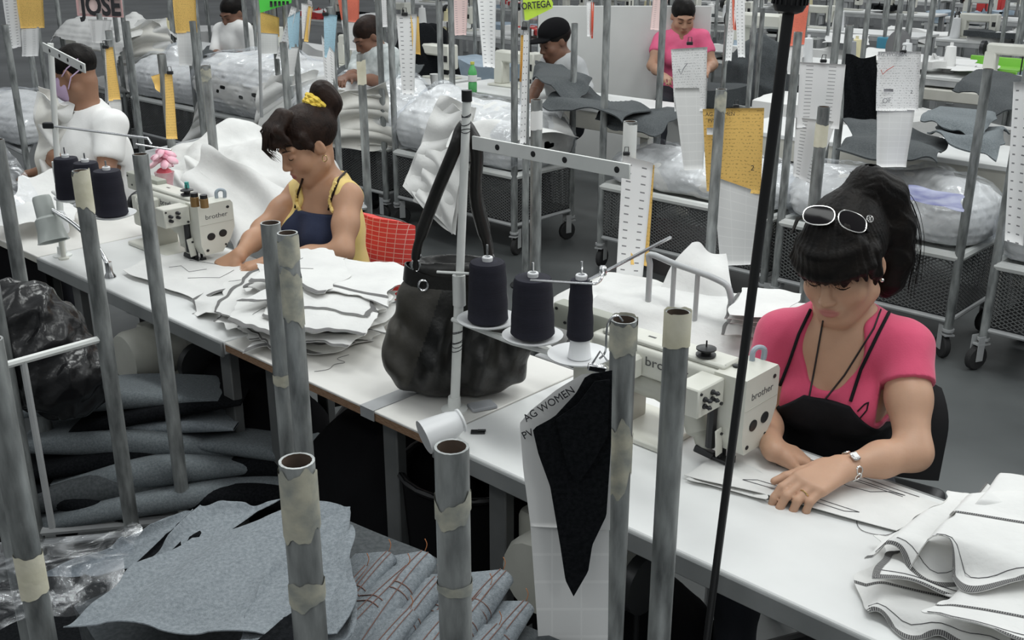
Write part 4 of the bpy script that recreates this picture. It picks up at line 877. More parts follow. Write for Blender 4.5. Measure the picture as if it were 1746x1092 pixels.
for k, (a_, b_, rx, ry, rz_, lab) in enumerate([(-1.55, 0.30, 0.34, 0.24, 0.30, 'added black cloth heap darkening the floor under the bridging board'), (-2.35, 0.28, 0.36, 0.22, 0.30, 'added black cloth heap darkening the floor under the left sewing table'), (-0.70, 0.36, 0.26, 0.16, 0.22, 'added black cloth heap darkening the floor under the right sewing table')]):  # black heaps added to deepen the dark under the tables
    S = SDF((-rx-.1, -ry-.1, 0), (rx+.1, ry+.1, rz_*2+.1), 0.016); S.ell((0, 0, rz_*0.9), (rx, ry, rz_), None, 0.05); S.ell((rx*0.4, 0, rz_*0.5), (rx*0.6, ry, rz_*0.6), None, 0.05); S.field(wrinkle(70+k, 0.02, 9, 40)); S.plane((0, 0, 0.006), (0, 0, -1)); o = S.build('darkening_heap', M_blk, None); o.location = L(a_, b_, 0); o.rotation_euler = (0, 0, RA); tag(o, lab, 'cloth')
c = L(-1.18, 0.28, 0.0); o = thing('darkening_bin', 'added black bin darkening the space under the bridging board', 'bin', c, RA); MB().lathe([(0.15, 0.0), (0.17, 0.02), (0.21, 0.55), (0.22, 0.56), (0.22, 0.58), (0.20, 0.57), (0.16, 0.05)], 24).build('bucket', M_blk, o); MB().tube([(0.215*math.cos(a), 0.215*math.sin(a), 0.57) for a in [2*math.pi*i/28 for i in range(28)]], 0.009, 6, closed=True).build('rim', M_black, o)  # bin added to blacken the gap below the board
P = np.stack(np.meshgrid(np.linspace(-4.3, -3.30, 40), np.linspace(0.03, 0.76, 16), indexing='ij'), -1); Q = np.array([[list(L(a, 0.02+0.02*math.sin(a*22), z)) for a, z in row] for row in P]); cloth_obj('black cloth curtain hanging under the pale far-left board', Q, M_blk, M_blk, 0.002, name='curtain', cat='curtain')
# ------------------------------------------------------------------ people
def skin_mat(name, c):
    m = mat(name, (0.93, 0.93, 0.93), 0.5, 0, (1.0, 1.0, 1.0), 18, spec=0.4, attr='tint', bump=0.06, bscale=220); b = m.node_tree.nodes['Principled BSDF']
    b.inputs['Subsurface Weight'].default_value = 0.12; b.inputs['Subsurface Radius'].default_value = (0.010, 0.004, 0.002); b.inputs['Subsurface Scale'].default_value = 1.0
    return m
def hframe(yaw, pitch=0.0, roll=0.0):
    fh = Vector((-math.sin(yaw), -math.cos(yaw), 0)); x = Vector((0, 0, 1)).cross(fh); f = fh*math.cos(pitch) - Vector((0, 0, 1))*math.sin(pitch); up = f.cross(x)*-1
    up = x.cross(f); 
    if up.z < 0: up = -up
    x2 = x*math.cos(roll) + up*math.sin(roll); up2 = up*math.cos(roll) - x*math.sin(roll)
    return Matrix((x2, f, up2)).transposed()
NA = lambda v: np.array(v, float)
def torso_prims(S, J, g, t=0.0, k=0.05, female=True, belly=0.0):
    """J: joints; g: girth factor; t: inflation"""
    BM = J['BM']; x, f = BM.col[0], BM.col[1]; up = Vector((0, 0, 1)); M = NA(J['TM'])
    sc = (J['sl']+J['sr'])/2; ch = J['chest']; wa = J['waist']; pe = J['pelvis']
    w = (J['sl']-J['sr']).length
    S.ell(ch, (w*0.46*g+t, w*0.33*g+t, 0.165+t), M, k); S.ell(wa, (w*0.41*g+t+belly*0.5, w*0.32*g+t+belly, 0.15+t), M, k); S.ell(pe, (w*0.50*g+t, w*0.38*g+t, 0.13+t), M, k)
    S.cone(J['sl']-x*0.03, J['sr']+x*0.03, 0.052+t, 0.052+t, k)
    nb = J['nb']; S.cone(nb, J['sl'], 0.048+t, 0.040+t, k); S.cone(nb, J['sr'], 0.048+t, 0.040+t, k)
    S.cone(sc-f*0.03, ch-f*0.03, 0.09*g+t, 0.1*g+t, k)
    if female:
        for s in (-1, 1): S.ell(ch + x*s*w*0.225 + f*w*0.27*g + Vector(J['TM'].col[2])*(-0.015), (w*0.185*g+t, w*0.17*g+t, w*0.19*g+t), M, k*0.7)
def hand(S, wr, fwd, palm, side, curls, sc=1.0, spread=0.0, thumb=(0.6, 0.75, 0.25), thumb_curl=0.35, k=0.004):
    fwd = Vector(fwd).normalized(); side = Vector(side); side = (side-fwd*side.dot(fwd)).normalized(); palm = Vector(palm); palm = (palm-fwd*palm.dot(fwd)-side*palm.dot(side)).normalized()
    offs = (0.029, 0.010, -0.010, -0.028); lens = ((0.040, 0.025, 0.019), (0.044, 0.028, 0.020), (0.040, 0.026, 0.019), (0.032, 0.020, 0.017)); ext = (0.088, 0.091, 0.087, 0.080); tips = []
    for i in range(4):
        b = wr + side*offs[i]*0.45*sc; kn = wr + fwd*ext[i]*sc + side*offs[i]*sc
        S.cone(b, kn, 0.017*sc, 0.0115*sc, 0.016); p = kn; a = 0.0
        d0 = (fwd + side*spread*(1.5-i)*0.12).normalized()
        for j in range(3):
            a += curls[i][j]; d = d0*math.cos(a) + palm*math.sin(a); q = p + d*lens[i][j]*sc; S.cone(p, q, (0.0098-0.0008*j)*sc*(0.9 if i == 3 else 1), (0.0090-0.0008*j)*sc*(0.9 if i == 3 else 1), k); p = q
        tips.append(p)
    S.ell(wr + fwd*0.03*sc + side*0.02*sc + palm*0.006, (0.02*sc, 0.02*sc, 0.016*sc), None, 0.012)
    b = wr + fwd*0.022*sc + side*0.024*sc; d = (side*thumb[0] + fwd*thumb[1] + palm*thumb[2]).normalized(); p = b; S.cone(b, b+d*0.02*sc, 0.016*sc, 0.0135*sc, 0.01)
    for j, (l, r0, r1) in enumerate(((0.045, 0.0135, 0.0112), (0.032, 0.0112, 0.0098), (0.026, 0.0100, 0.0078))):
        dd = (d*math.cos(thumb_curl*j) + (fwd*0.8 - side*0.5 + palm*0.2).normalized()*math.sin(thumb_curl*j)).normalized(); q = p + dd*l*sc; S.cone(p, q, r0*sc, r1*sc, k+0.002); p = q
    tips.append(p); return tips
def head_prims(S, hc, M, s=1.0, male=False, eyes=True):
    W = lambda x, y, z: hc + M @ Vector((x, y, z))*s
    A = NA(M)
    S.ell(W(0, -0.018, 0.030), (0.076*s, 0.094*s, 0.082*s), A, 0.02); S.ell(W(0, 0.020, -0.035), (0.066*s, 0.070*s, 0.078*s), A, 0.03)
    S.ell(W(0, 0.030, -0.070), (0.050*s, 0.058*s, 0.048*s), A, 0.03)
    S.cone(W(0, 0.062, -0.103), W(0, 0.066, -0.098), 0.021*s, 0.019*s, 0.03)
    for x in (-1, 1):
        S.ell(W(x*0.040, 0.055, -0.036), (0.026*s, 0.026*s, 0.026*s), A, 0.025)
        S.cone(W(x*0.056, 0.0, -0.070), W(x*0.02, 0.06, -0.104), 0.020*s, 0.016*s, 0.03)
        S.cone(W(x*0.046, 0.070, 0.022), W(x*0.012, 0.086, 0.020), 0.011*s, 0.012*s, 0.014)
        S.ell(W(x*0.033, 0.100, 0.000), (0.017*s, 0.016*s, 0.011*s), A, 0.014, sub=True)
        S.ell(W(x*0.032, 0.0765, -0.001), (0.0155*s, 0.0135*s, 0.0115*s), A, 0.005)
        S.ell(W(x*0.0775, -0.008, -0.006), (0.009*s, 0.019*s, 0.031*s), NA(M @ Euler((-0.2, 0, x*0.35)).to_matrix()), 0.008); S.ell(W(x*0.088, -0.002, 0.0), (0.006*s, 0.010*s, 0.016*s), A, 0.006, sub=True)
        S.ell(W(x*0.0115, 0.0965, -0.040), (0.0085*s, 0.010*s, 0.0075*s), A, 0.006)
    S.cone(W(0, 0.086, 0.010), W(0, 0.107, -0.034), 0.0085*s, 0.0115*s, 0.012)
    S.ell(W(0, 0.080, -0.070), (0.027*s, 0.018*s, 0.018*s), A, 0.018)
    S.ell(W(0, 0.0935, -0.0635), (0.0215*s, 0.0095*s, 0.0058*s), A, 0.005); S.ell(W(0, 0.0925, -0.0755), (0.0185*s, 0.0095*s, 0.0066*s), A, 0.004)
    S.cone(W(-0.02, 0.1045, -0.0695), W(0.02, 0.1045, -0.0695), 0.0042*s, 0.0042*s, 0.003, sub=True)
    return W
def tint_fn(skin, lip, W, M, hc, s):
    Mi = NA(M).T
    def fn(P):
        q = ((P-NA(hc)) @ NA(M))/s; C = np.tile(NA(skin), (len(P), 1))
        def blend(mask, c):
            nonlocal C
            C = C*(1-mask[:, None]) + NA(c)*mask[:, None]
        dl = np.sqrt((q[:, 0]/0.023)**2 + ((q[:, 1]-0.097)/0.014)**2 + ((q[:, 2]+0.0695)/0.0115)**2); blend(np.clip((1.15-dl)/0.3, 0, 1), lip)
        for x in (-1, 1):
            d = np.sqrt(((q[:, 0]-x*0.032)/0.020)**2 + ((q[:, 1]-0.085)/0.02)**2 + ((q[:, 2]-0.001)/0.012)**2); blend(0.35*np.clip((1.1-d)/0.4, 0, 1), NA(skin)*NA((0.72, 0.62, 0.62)))
            d = np.sqrt(((q[:, 0]-x*0.042)/0.028)**2 + ((q[:, 1]-0.075)/0.03)**2 + ((q[:, 2]+0.035)/0.024)**2); blend(0.35*np.clip((1.1-d)/0.7, 0, 1), NA(skin)*NA((1.05, 0.82, 0.78)))
        return C
    return fn
def eyelines(W, parent, org, dark, brow=True, s=1.0, open_eye=False):
    for x in (-1, 1):
        pts = [W(x*(0.0175+0.030*t), 0.0905-0.010*t*t-0.003*(1-t)**2, -0.0055-0.0045*math.sin(math.pi*t)) - org for t in [i/6 for i in range(7)]]
        MB().tube(pts, [0.0006*s, 0.0010*s, 0.0014*s, 0.0015*s, 0.0014*s, 0.0011*s, 0.0006*s], 6).build('eyelashes', dark, parent)
        if brow:
            pts = [W(x*(0.014+0.040*t), 0.0975-0.020*t*t, 0.0205+0.005*math.sin(math.pi*t*0.8)) - org for t in [i/6 for i in range(7)]]
            MB().tube(pts, [0.0012*s, 0.0022*s, 0.0026*s, 0.0024*s, 0.0020*s, 0.0014*s, 0.0006*s], 6).build('eyebrow', dark, parent)
def mk_joints(sl, sr, lean=0.18, up=0.0, drop=0.36, nbz=0.045, nbf=0.0):
    J = dict(sl=Vector(sl), sr=Vector(sr)); x = (J['sl']-J['sr']); x.z = 0; x.normalize(); f = x.cross(Vector((0, 0, 1))); J['BM'] = Matrix((x, f, Vector((0, 0, 1)))).transposed()
    sc = (J['sl']+J['sr'])/2; axis = (Vector((0, 0, 1)) + f*lean).normalized(); J['TM'] = Matrix((x, axis.cross(x)*-1 if False else f - axis*f.dot(axis), axis)).transposed()
    ff = (f - axis*f.dot(axis)).normalized(); J['TM'] = Matrix((x, ff, axis)).transposed()
    J['chest'] = sc - axis*0.13 + ff*0.01; J['waist'] = sc - axis*0.29; J['pelvis'] = sc - axis*0.44; J['pelvis'].z = max(J['pelvis'].z, 0.56); J['nb'] = sc + Vector((0, 0, nbz)) + f*nbf
    return J
def legs(parent, J, org, m, shoe=None, h=0.012, seat=None):
    x, f = J['BM'].col[0], J['BM'].col[1]; pe = J['pelvis']; hp = []
    lo = [1e9]*3; hi = [-1e9]*3; pts = []
    for s in (-1, 1):
        a = pe + x*s*0.085 - Vector((0, 0, 0.03)); kn = a + f*0.40 + x*s*0.05 + Vector((0, 0, -0.02)); an = Vector((kn.x, kn.y, 0.09)) - f*0.04; pts.append((a, kn, an))
    al = [p for q in pts for p in q] + [pe]; lo = [min(p[i] for p in al)-0.17 for i in range(3)]; hi = [max(p[i] for p in al)+0.17 for i in range(3)]; lo[2] = max(lo[2], 0.03)
    S = SDF(lo, hi, h); w = (J['sl']-J['sr']).length; S.ell(pe, (w*0.52, w*0.42, 0.13), NA(J['TM']), 0.05)
    for a, kn, an in pts: S.cone(a, kn, 0.085, 0.062, 0.03); S.cone(kn, an, 0.060, 0.045, 0.03)
    S.field(wrinkle(3, 0.004, 20, 60)); S.build('trousers', m, parent, origin=org)
    for a, kn, an in pts:
        b = MB(); c = Vector((an.x, an.y, 0)) - org; fr = Matrix((f, -x, Vector((0, 0, 1)))).transposed(); b.box(c + f*0.06 + Vector((0, 0, 0.05)), (0.25, 0.09, 0.085), rot=fr, bev=0.03, seg=2); b.build('shoe', M_black, parent)
def hair_groove(hc, M, s, amp=0.0022, fx=230, twist=25):
    A = NA(M)
    def fn(X, Y, Z):
        X = X-hc.x; Y = Y-hc.y; Z = Z-hc.z
        a = X*A[0, 0]+Y*A[1, 0]+Z*A[2, 0]; b = X*A[0, 1]+Y*A[1, 1]+Z*A[2, 1]; c = X*A[0, 2]+Y*A[1, 2]+Z*A[2, 2]
        ang = np.arctan2(a, b+0.03)
        return amp*(np.sin(ang*52 + 1.5*np.sin(c*twist) + c*12) + 0.7*np.sin(ang*97 + c*20 + 1.3))*0.32
    return fn
def bounds(pts, m, zlo=None):
    lo = [min(p[i] for p in pts)-m for i in range(3)]; hi = [max(p[i] for p in pts)+m for i in range(3)]
    if zlo is not None: lo[2] = zlo
    return lo, hi
def arm(S, s, e, w, g=1.0, t=0.0, k=0.03):
    m = (e*0.55+w*0.45); S.cone(s, e*0.5+s*0.5, 0.050*g+t, 0.045*g+t, k); S.cone(e*0.5+s*0.5, e, 0.045*g+t, 0.036*g+t, k); S.cone(e, m, 0.037*g+t, 0.035*g+t, k); S.cone(m, w, 0.035*g+t, 0.0235*g+t, k)
def drop_line(S, pts, off=0.002, n=6):
    """lay a polyline (given by pixels) onto the surface of S"""
    out = []
    for i in range(len(pts)-1):
        for k in range(n):
            f = k/n; p = S.pix(pts[i][0]*(1-f)+pts[i+1][0]*f, pts[i][1]*(1-f)+pts[i+1][1]*f, off)
            if p is not None: out.append(p)
    p = S.pix(pts[-1][0], pts[-1][1], off)
    if p is not None: out.append(p)
    return out
# ================================================================== woman in pink at the right machine
M_pink = mat('pink_jersey', (0.58, 0.06, 0.135), 0.85, 0, (0.66, 0.08, 0.17), 7, bump=0.15, bscale=260, sheen=0.2)
M_apron = mat('black_apron_cloth', (0.010, 0.010, 0.012), 0.85, 0, (0.016, 0.016, 0.018), 9, bump=0.2, bscale=150, spec=0.15)
M_hair_b = mat('black_hair', (0.004, 0.0035, 0.0035), 0.5, 0, (0.009, 0.007, 0.006), 30, (1, 1, 1), 0.3, 160, spec=0.14)
M_hair_br = mat('dark_brown_hair', (0.012, 0.0065, 0.005), 0.5, 0, (0.026, 0.014, 0.010), 26, bump=0.3, bscale=160, spec=0.16)
M_silver = mat('silver', (0.78, 0.77, 0.75), 0.22, 1.0)
M_gold = mat('gold', (0.75, 0.58, 0.25), 0.25, 1.0)
def woman_pink():
    J = mk_joints(aty(1543, 592, 2.335), aty(1330, 574, 2.47), lean=0.26, nbz=0.05, nbf=0.0)
    org = Vector((J['pelvis'].x, J['pelvis'].y, 0)); t = thing('person', 'woman in a pink T-shirt and black apron sewing at the right machine', 'person', org)
    skin = (0.53, 0.32, 0.215); sk = skin_mat('fair_skin', skin); h = 0.0034
    el = atz(1557, 772, 0.865); wr = atz(1434, 799, 0.860); er = aty(1296, 700, 2.44); wrr = atz(1318, 768, 0.85)
    hc = aty(1436, 446, 2.36); M = hframe(R(36), R(20), R(4)); s = 1.07
    pts = [J['sl'], J['sr'], el, wr, er, wrr, hc+Vector((0, 0, 0.08)), J['chest'], atz(1300, 860, 0.8)]
    lo, hi = bounds(pts, 0.13, 0.74); hi[2] = hc.z+0.16
    B = SDF(lo, hi, h); torso_prims(B, J, 1.06, 0, 0.05); W = None
    neck_t = hc + M @ Vector((0, -0.03, -0.055)); B.cone(J['nb']-J['BM'].col[1]*0.01, neck_t, 0.055, 0.050, 0.04)
    W = head_prims(B, hc, M, s)
    arm(B, J['sl'], el, wr, 1.06); arm(B, J['sr'], er, wrr, 1.06)
    kn_i = atz(1343, 823, 0.848); kn_p = atz(1389, 843, 0.842); km = (kn_i+kn_p)/2; fwd = km-wr; side = kn_i-kn_p; palm = fwd.cross(side); palm = palm if palm.z < 0 else -palm
    tips = hand(B, wr, fwd, palm, side, [(0.22, 0.55, 0.45), (0.32, 0.70, 0.5), (0.40, 0.80, 0.5), (0.40, 0.8, 0.5)], 1.14, thumb=(0.42, 0.95, 0.20), thumb_curl=0.08)
    hand(B, wrr, atz(1366, 780, 0.82)-wrr, Vector((0, 0, -1)), atz(1340, 800, 0.84)-wrr, [(0.3, 0.5, 0.3)]*4, 0.95)
    lip = (0.46, 0.17, 0.15)
    body = B.build('body', sk, t, origin=org, colfn=tint_fn(skin, lip, W, M, hc, s), smooth=1)
    # T-shirt
    S = SDF(lo, hi, h); torso_prims(S, J, 1.06, 0.007, 0.05)
    for sh, e in ((J['sl'], el), (J['sr'], er)):
        d = (e-sh).normalized(); S.cone(sh, sh+d*0.10, 0.060, 0.064, 0.03)
    S.field(wrinkle(11, 0.0028, 14, 60))
    x, f = J['BM'].col[0], J['BM'].col[1]
    for sh, e in ((J['sl'], el), (J['sr'], er)):
        d = (e-sh).normalized(); q = sh + d*0.095
        # hem of the sleeve: cut everything beyond, but only near the arm
        r = S._box(NA(q)-0.10, NA(q)+0.10, 0)
        if r:
            sl, X, Y, Z = r; dd = (X-q.x)*d.x+(Y-q.y)*d.y+(Z-q.z)*d.z; xr = (X-sh.x)*x.x+(Y-sh.y)*x.y; sg = 1 if sh is J['sl'] else -1
            side_d = -(xr*sg + 0.035); cut = np.maximum(dd, side_d)   # negative inside removed region? keep simple
            rem = np.minimum(dd, xr*sg+0.035); S.F[sl] = np.where(rem > 0, np.maximum(S.F[sl], np.minimum(rem, 0.02)), S.F[sl])
    n0 = B.pix(1418, 600) or J['nb']; n1 = B.pix(1410, 634) or J['chest']; nb = J['nb']
    S.cone(n0+f*0.01, n1, 0.060, 0.048, 0.01, sub=True); S.cone(nb+Vector((0, 0, 0.02)), n0, 0.062, 0.070, 0.02, sub=True); S.cone(nb+Vector((0, 0, 0.0)), nb+Vector((0, 0, 0.1)), 0.058, 0.085, 0.02, sub=True)
    S.build('t_shirt', M_pink, t, origin=org, smooth=1)
    # apron
    A = SDF(lo, hi, h); torso_prims(A, J, 1.06, 0.0135, 0.055); A.field(wrinkle(12, 0.0022, 12, 40))
    apT = A.pix(1412, 694); X, Y, Z = A.ax[0][:, None, None], A.ax[1][None, :, None], A.ax[2][None, None, :]
    lx = (X-apT.x)*x.x+(Y-apT.y)*x.y; lyy = (X-J['chest'].x)*f.x+(Y-J['chest'].y)*f.y
    topz = apT.z + 0.012 - np.clip(np.abs(lx+0.005)-0.055, 0, 1)*0.9 + 0.1*np.clip(-lx, 0, 0.1); A.F = np.maximum(A.F, Z-topz).astype(np.float32); A.F = np.maximum(A.F, -(lyy+0.02)).astype(np.float32)
    A.build('apron', M_apron, t, origin=org)
    sh2 = SDF(lo, hi, h); sh2.F = np.minimum(B.F, S.F)
    for pts in ([(1382, 528), (1362, 570), (1345, 620), (1330, 657)], [(1520, 525), (1497, 570), (1468, 630), (1450, 685)]):
        q = drop_line(sh2, pts, 0.002)
        if len(q) > 3: MB().tube([p-org for p in q], 0.0042, 6).build('apron_strap', M_apron, t)
    for pts in ([(1403, 548), (1394, 600), (1385, 650), (1377, 692)], [(1508, 512), (1490, 560), (1440, 640), (1400, 690)]):
        q = drop_line(sh2, pts, 0.0015)
        if len(q) > 3: MB().tube([p-org for p in q], 0.0022, 6).build('lanyard', M_black, t)
    q = drop_line(sh2, [(1462, 702), (1474, 690), (1481, 686), (1478, 700), (1466, 714)], 0.002, 3)
    if len(q) > 3: MB().tube([p-org for p in q], 0.0016, 6).build('tie_loop', M_apron, t)
    # hair
    lo2, hi2 = [hc[i]-0.24 for i in range(3)], [hc[i]+0.22 for i in range(3)]; Hh = SDF(lo2, hi2, 0.0034); A3 = NA(M)
    Hh.ell(W(0, -0.024, 0.042), (0.090*s, 0.104*s, 0.090*s), A3, 0.02); Hh.ell(W(0, -0.05, 0.095), (0.066, 0.066, 0.048), A3, 0.035)
    Hh.ell(W(0, 0.115, -0.062), (0.085, 0.085, 0.085), A3, 0.012, sub=True); Hh.cone(W(-0.02, 0.06, -0.14), W(0.02, 0.05, -0.14), 0.085, 0.085, 0.02, sub=True)
    for i in range(15):
        u = -1+2*i/14; xx = u*0.083; y1 = 0.108-0.062*abs(u)**2.2; Hh.chain([W(xx*0.35, 0.045, 0.112), W(xx*0.75, y1*0.93, 0.075), W(xx, y1+0.004, 0.035), W(xx*1.02+0.004*math.sin(i*2.1), y1-0.002, 0.016-0.012*abs(u)+0.004*math.sin(i*1.7))], [0.022, 0.017, 0.0125, 0.005], 0.008)
    for sx in (-1, 1): Hh.chain([W(sx*0.075, 0.02, 0.05), W(sx*0.084, 0.025, 0.0), W(sx*0.080, 0.026, -0.028)], [0.022, 0.013, 0.005], 0.012)
    Hh.chain([W(0.01, -0.06, 0.115), W(0.03, -0.105, 0.135), W(0.055, -0.135, 0.09), W(0.072, -0.125, 0.02), W(0.075, -0.105, -0.05), W(0.068, -0.085, -0.10), W(0.06, -0.075, -0.125)], [0.034, 0.040, 0.044, 0.044, 0.040, 0.030, 0.012], 0.03)
    Hh.field(hair_groove(hc, M, s, 0.0026)); Hh.build('hair', M_hair_b, t, origin=org)
    st = MB(); g = random.Random(5)
    for i in range(70):
        u = g.uniform(-1, 1); xx = u*0.08; y1 = 0.110-0.06*abs(u)**2.2
        st.tube([W(xx*0.4, 0.06, 0.110+0.006)-org, W(xx*0.8, y1*0.97+0.008, 0.078)-org, W(xx+g.uniform(-.004, .004), y1+0.012, 0.035)-org, W(xx*1.03+g.uniform(-.01, .01), y1+0.004, g.uniform(0.002, 0.018))-org], [0.0008, 0.0009, 0.0009, 0.0003], 4, caps=False)
    for i in range(30):
        a = g.uniform(-0.03, 0.03); b2 = g.uniform(-0.03, 0.03); st.tube(smooth_path([W(0.02+a, -0.10, 0.16+b2*0.3)-org, W(0.075+a, -0.155+b2*.3, 0.08)-org, W(0.11+a*.6, -0.135+b2, -0.02)-org, W(0.10+a, -0.10+b2, -0.11+g.uniform(-.03, .01))-org], 4), 0.0007, 4, caps=False)
    st.build('hair_strands', M_hair_b, t, ang=None)
    eyelines(W, t, org, M_hair_b, brow=False)
    # earring, ring, watch
    MB().ell(W(0.083, -0.004, -0.040)-org, (0.005, 0.005, 0.005)).build('earring', M_silver, t)
    q = wr + (el-wr)*0.13; ax = (wr-el).normalized(); o1 = ax.orthogonal().normalized(); o2 = ax.cross(o1); wt = None; up = Vector((0, -0.4, 1)); up = (up-ax*up.dot(ax)).normalized(); sd2 = ax.cross(up); rr = 0.0315
    wo = MB(); fr = Matrix((sd2, ax, up)).transposed(); wo.box(q+up*(rr+0.002)-org, (0.024, 0.020, 0.007), rot=fr, bev=0.003); wo = wo.build('wristwatch', M_silver, t); MB().box(q+up*(rr+0.0058)-org, (0.014, 0.012, 0.001), rot=fr).build('watch_face', M_paperw, wo)
    for i in range(12):
        a = math.pi*2*i/12
        if math.cos(a) > 0.75: continue
        c = q + (up*math.cos(a)+sd2*math.sin(a))*(rr-0.0005) - org; tng = (sd2*math.cos(a)-up*math.sin(a)); nr = (up*math.cos(a)+sd2*math.sin(a))
        MB().tube([c + tng*0.0092*math.cos(b2) + ax*0.0075*math.sin(b2) for b2 in [2*math.pi*k/10 for k in range(10)]], 0.0022, 5, closed=True).build('bracelet_link', M_silver, wo)
    # ring on the ring finger
    fw = fwd.normalized(); sdv = (side-fw*side.dot(fw)).normalized(); pv = (palm-fw*palm.dot(fw)-sdv*palm.dot(sdv)).normalized(); rc = wr + (fw*0.087 + sdv*(-0.010))*1.14 + (fw*math.cos(0.4)+pv*math.sin(0.4))*0.024
    axf = (fw*math.cos(0.4)+pv*math.sin(0.4)); o1 = sdv; o2 = axf.cross(o1); MB().tube([rc + (o1*math.cos(a)+o2*math.sin(a))*0.0116 - org for a in [2*math.pi*k/16 for k in range(16)]], 0.0014, 5, closed=True).build('ring', M_gold, t)
    # nails
    legs(t, J, org, mat('dark_trousers', (0.02, 0.022, 0.03), 0.9))
    # sunglasses pushed up into the hair (a thing of its own)
    c1 = Hh.pix(1447, 374, 0.004); c2 = Hh.pix(1402, 373, 0.004); em = Hh.pix(1482, 374, 0.004)
    if c1 and c2:
        n = ((Hh.grad(c1)+Hh.grad(c2))/2).normalized(); n = (n + Vector((0, -0.5, 0.1))).normalized(); ux = (c1-c2); ux = (ux-n*ux.dot(n)).normalized(); uy = n.cross(ux); uy = uy if uy.z > 0 else -uy
        sg = thing('sunglasses', 'dark sunglasses with pale rims pushed up on black hair', 'sunglasses', (c1+c2)/2 + n*0.004); so = Vector(sg.location)
        mid = (c1+c2)/2
        for sx in (-1, 1):
            cc = mid + ux*sx*0.037 + n*0.006 - n*0.004*1 - so; nn = (n + ux*sx*0.25).normalized(); u1 = (ux-nn*ux.dot(nn)).normalized(); v1 = nn.cross(u1)
            ring = []
            for k in range(28):
                a = 2*math.pi*k/28; ca, sa = math.cos(a), math.sin(a); ring.append(cc + u1*0.034*math.copysign(abs(ca)**0.8, ca) + v1*0.026*math.copysign(abs(sa)**0.85, sa))
            MB().tube(ring, 0.0015, 6, closed=True).build('rim', M_silver, sg)
            lens = MB(); vs = ring + [cc + nn*0.004]; lens.add(vs, [(k, (k+1) % 28, 28) for k in range(28)]); lens.build('lens', mat('smoked_lens', (0.008, 0.007, 0.008), 0.12, spec=0.12), sg)
            e = cc + u1*sx*0.030; tp = [e, e + ux*sx*0.012 - n*0.02, e + ux*sx*0.012 - n*0.075]; MB().tube(tp, [0.003, 0.0045, 0.003], 6).build('temple', M_black, sg)
        MB().tube([mid - ux*0.006 + n*0.004 - so, mid + n*0.006 - so, mid + ux*0.006 + n*0.004 - so], 0.002, 6).build('bridge', M_black, sg)
        if em:
            en = Hh.grad(em); e1 = en.orthogonal().normalized(); e2 = en.cross(e1); ec = em + en*0.004 - so; eb = MB(); eb.tube([ec + (e1*math.cos(a)+e2*math.sin(a))*0.0075 for a in [2*math.pi*k/16 for k in range(16)]], 0.0014, 6, closed=True)
            for k in range(3): a = math.pi*k/3; eb.tube([ec + (e1*math.cos(a)+e2*math.sin(a))*0.007, ec - (e1*math.cos(a)+e2*math.sin(a))*0.007], 0.0012, 5)
            eb.build('round_emblem', M_silver, sg)
    return t, J
W1o, W1J = woman_pink()
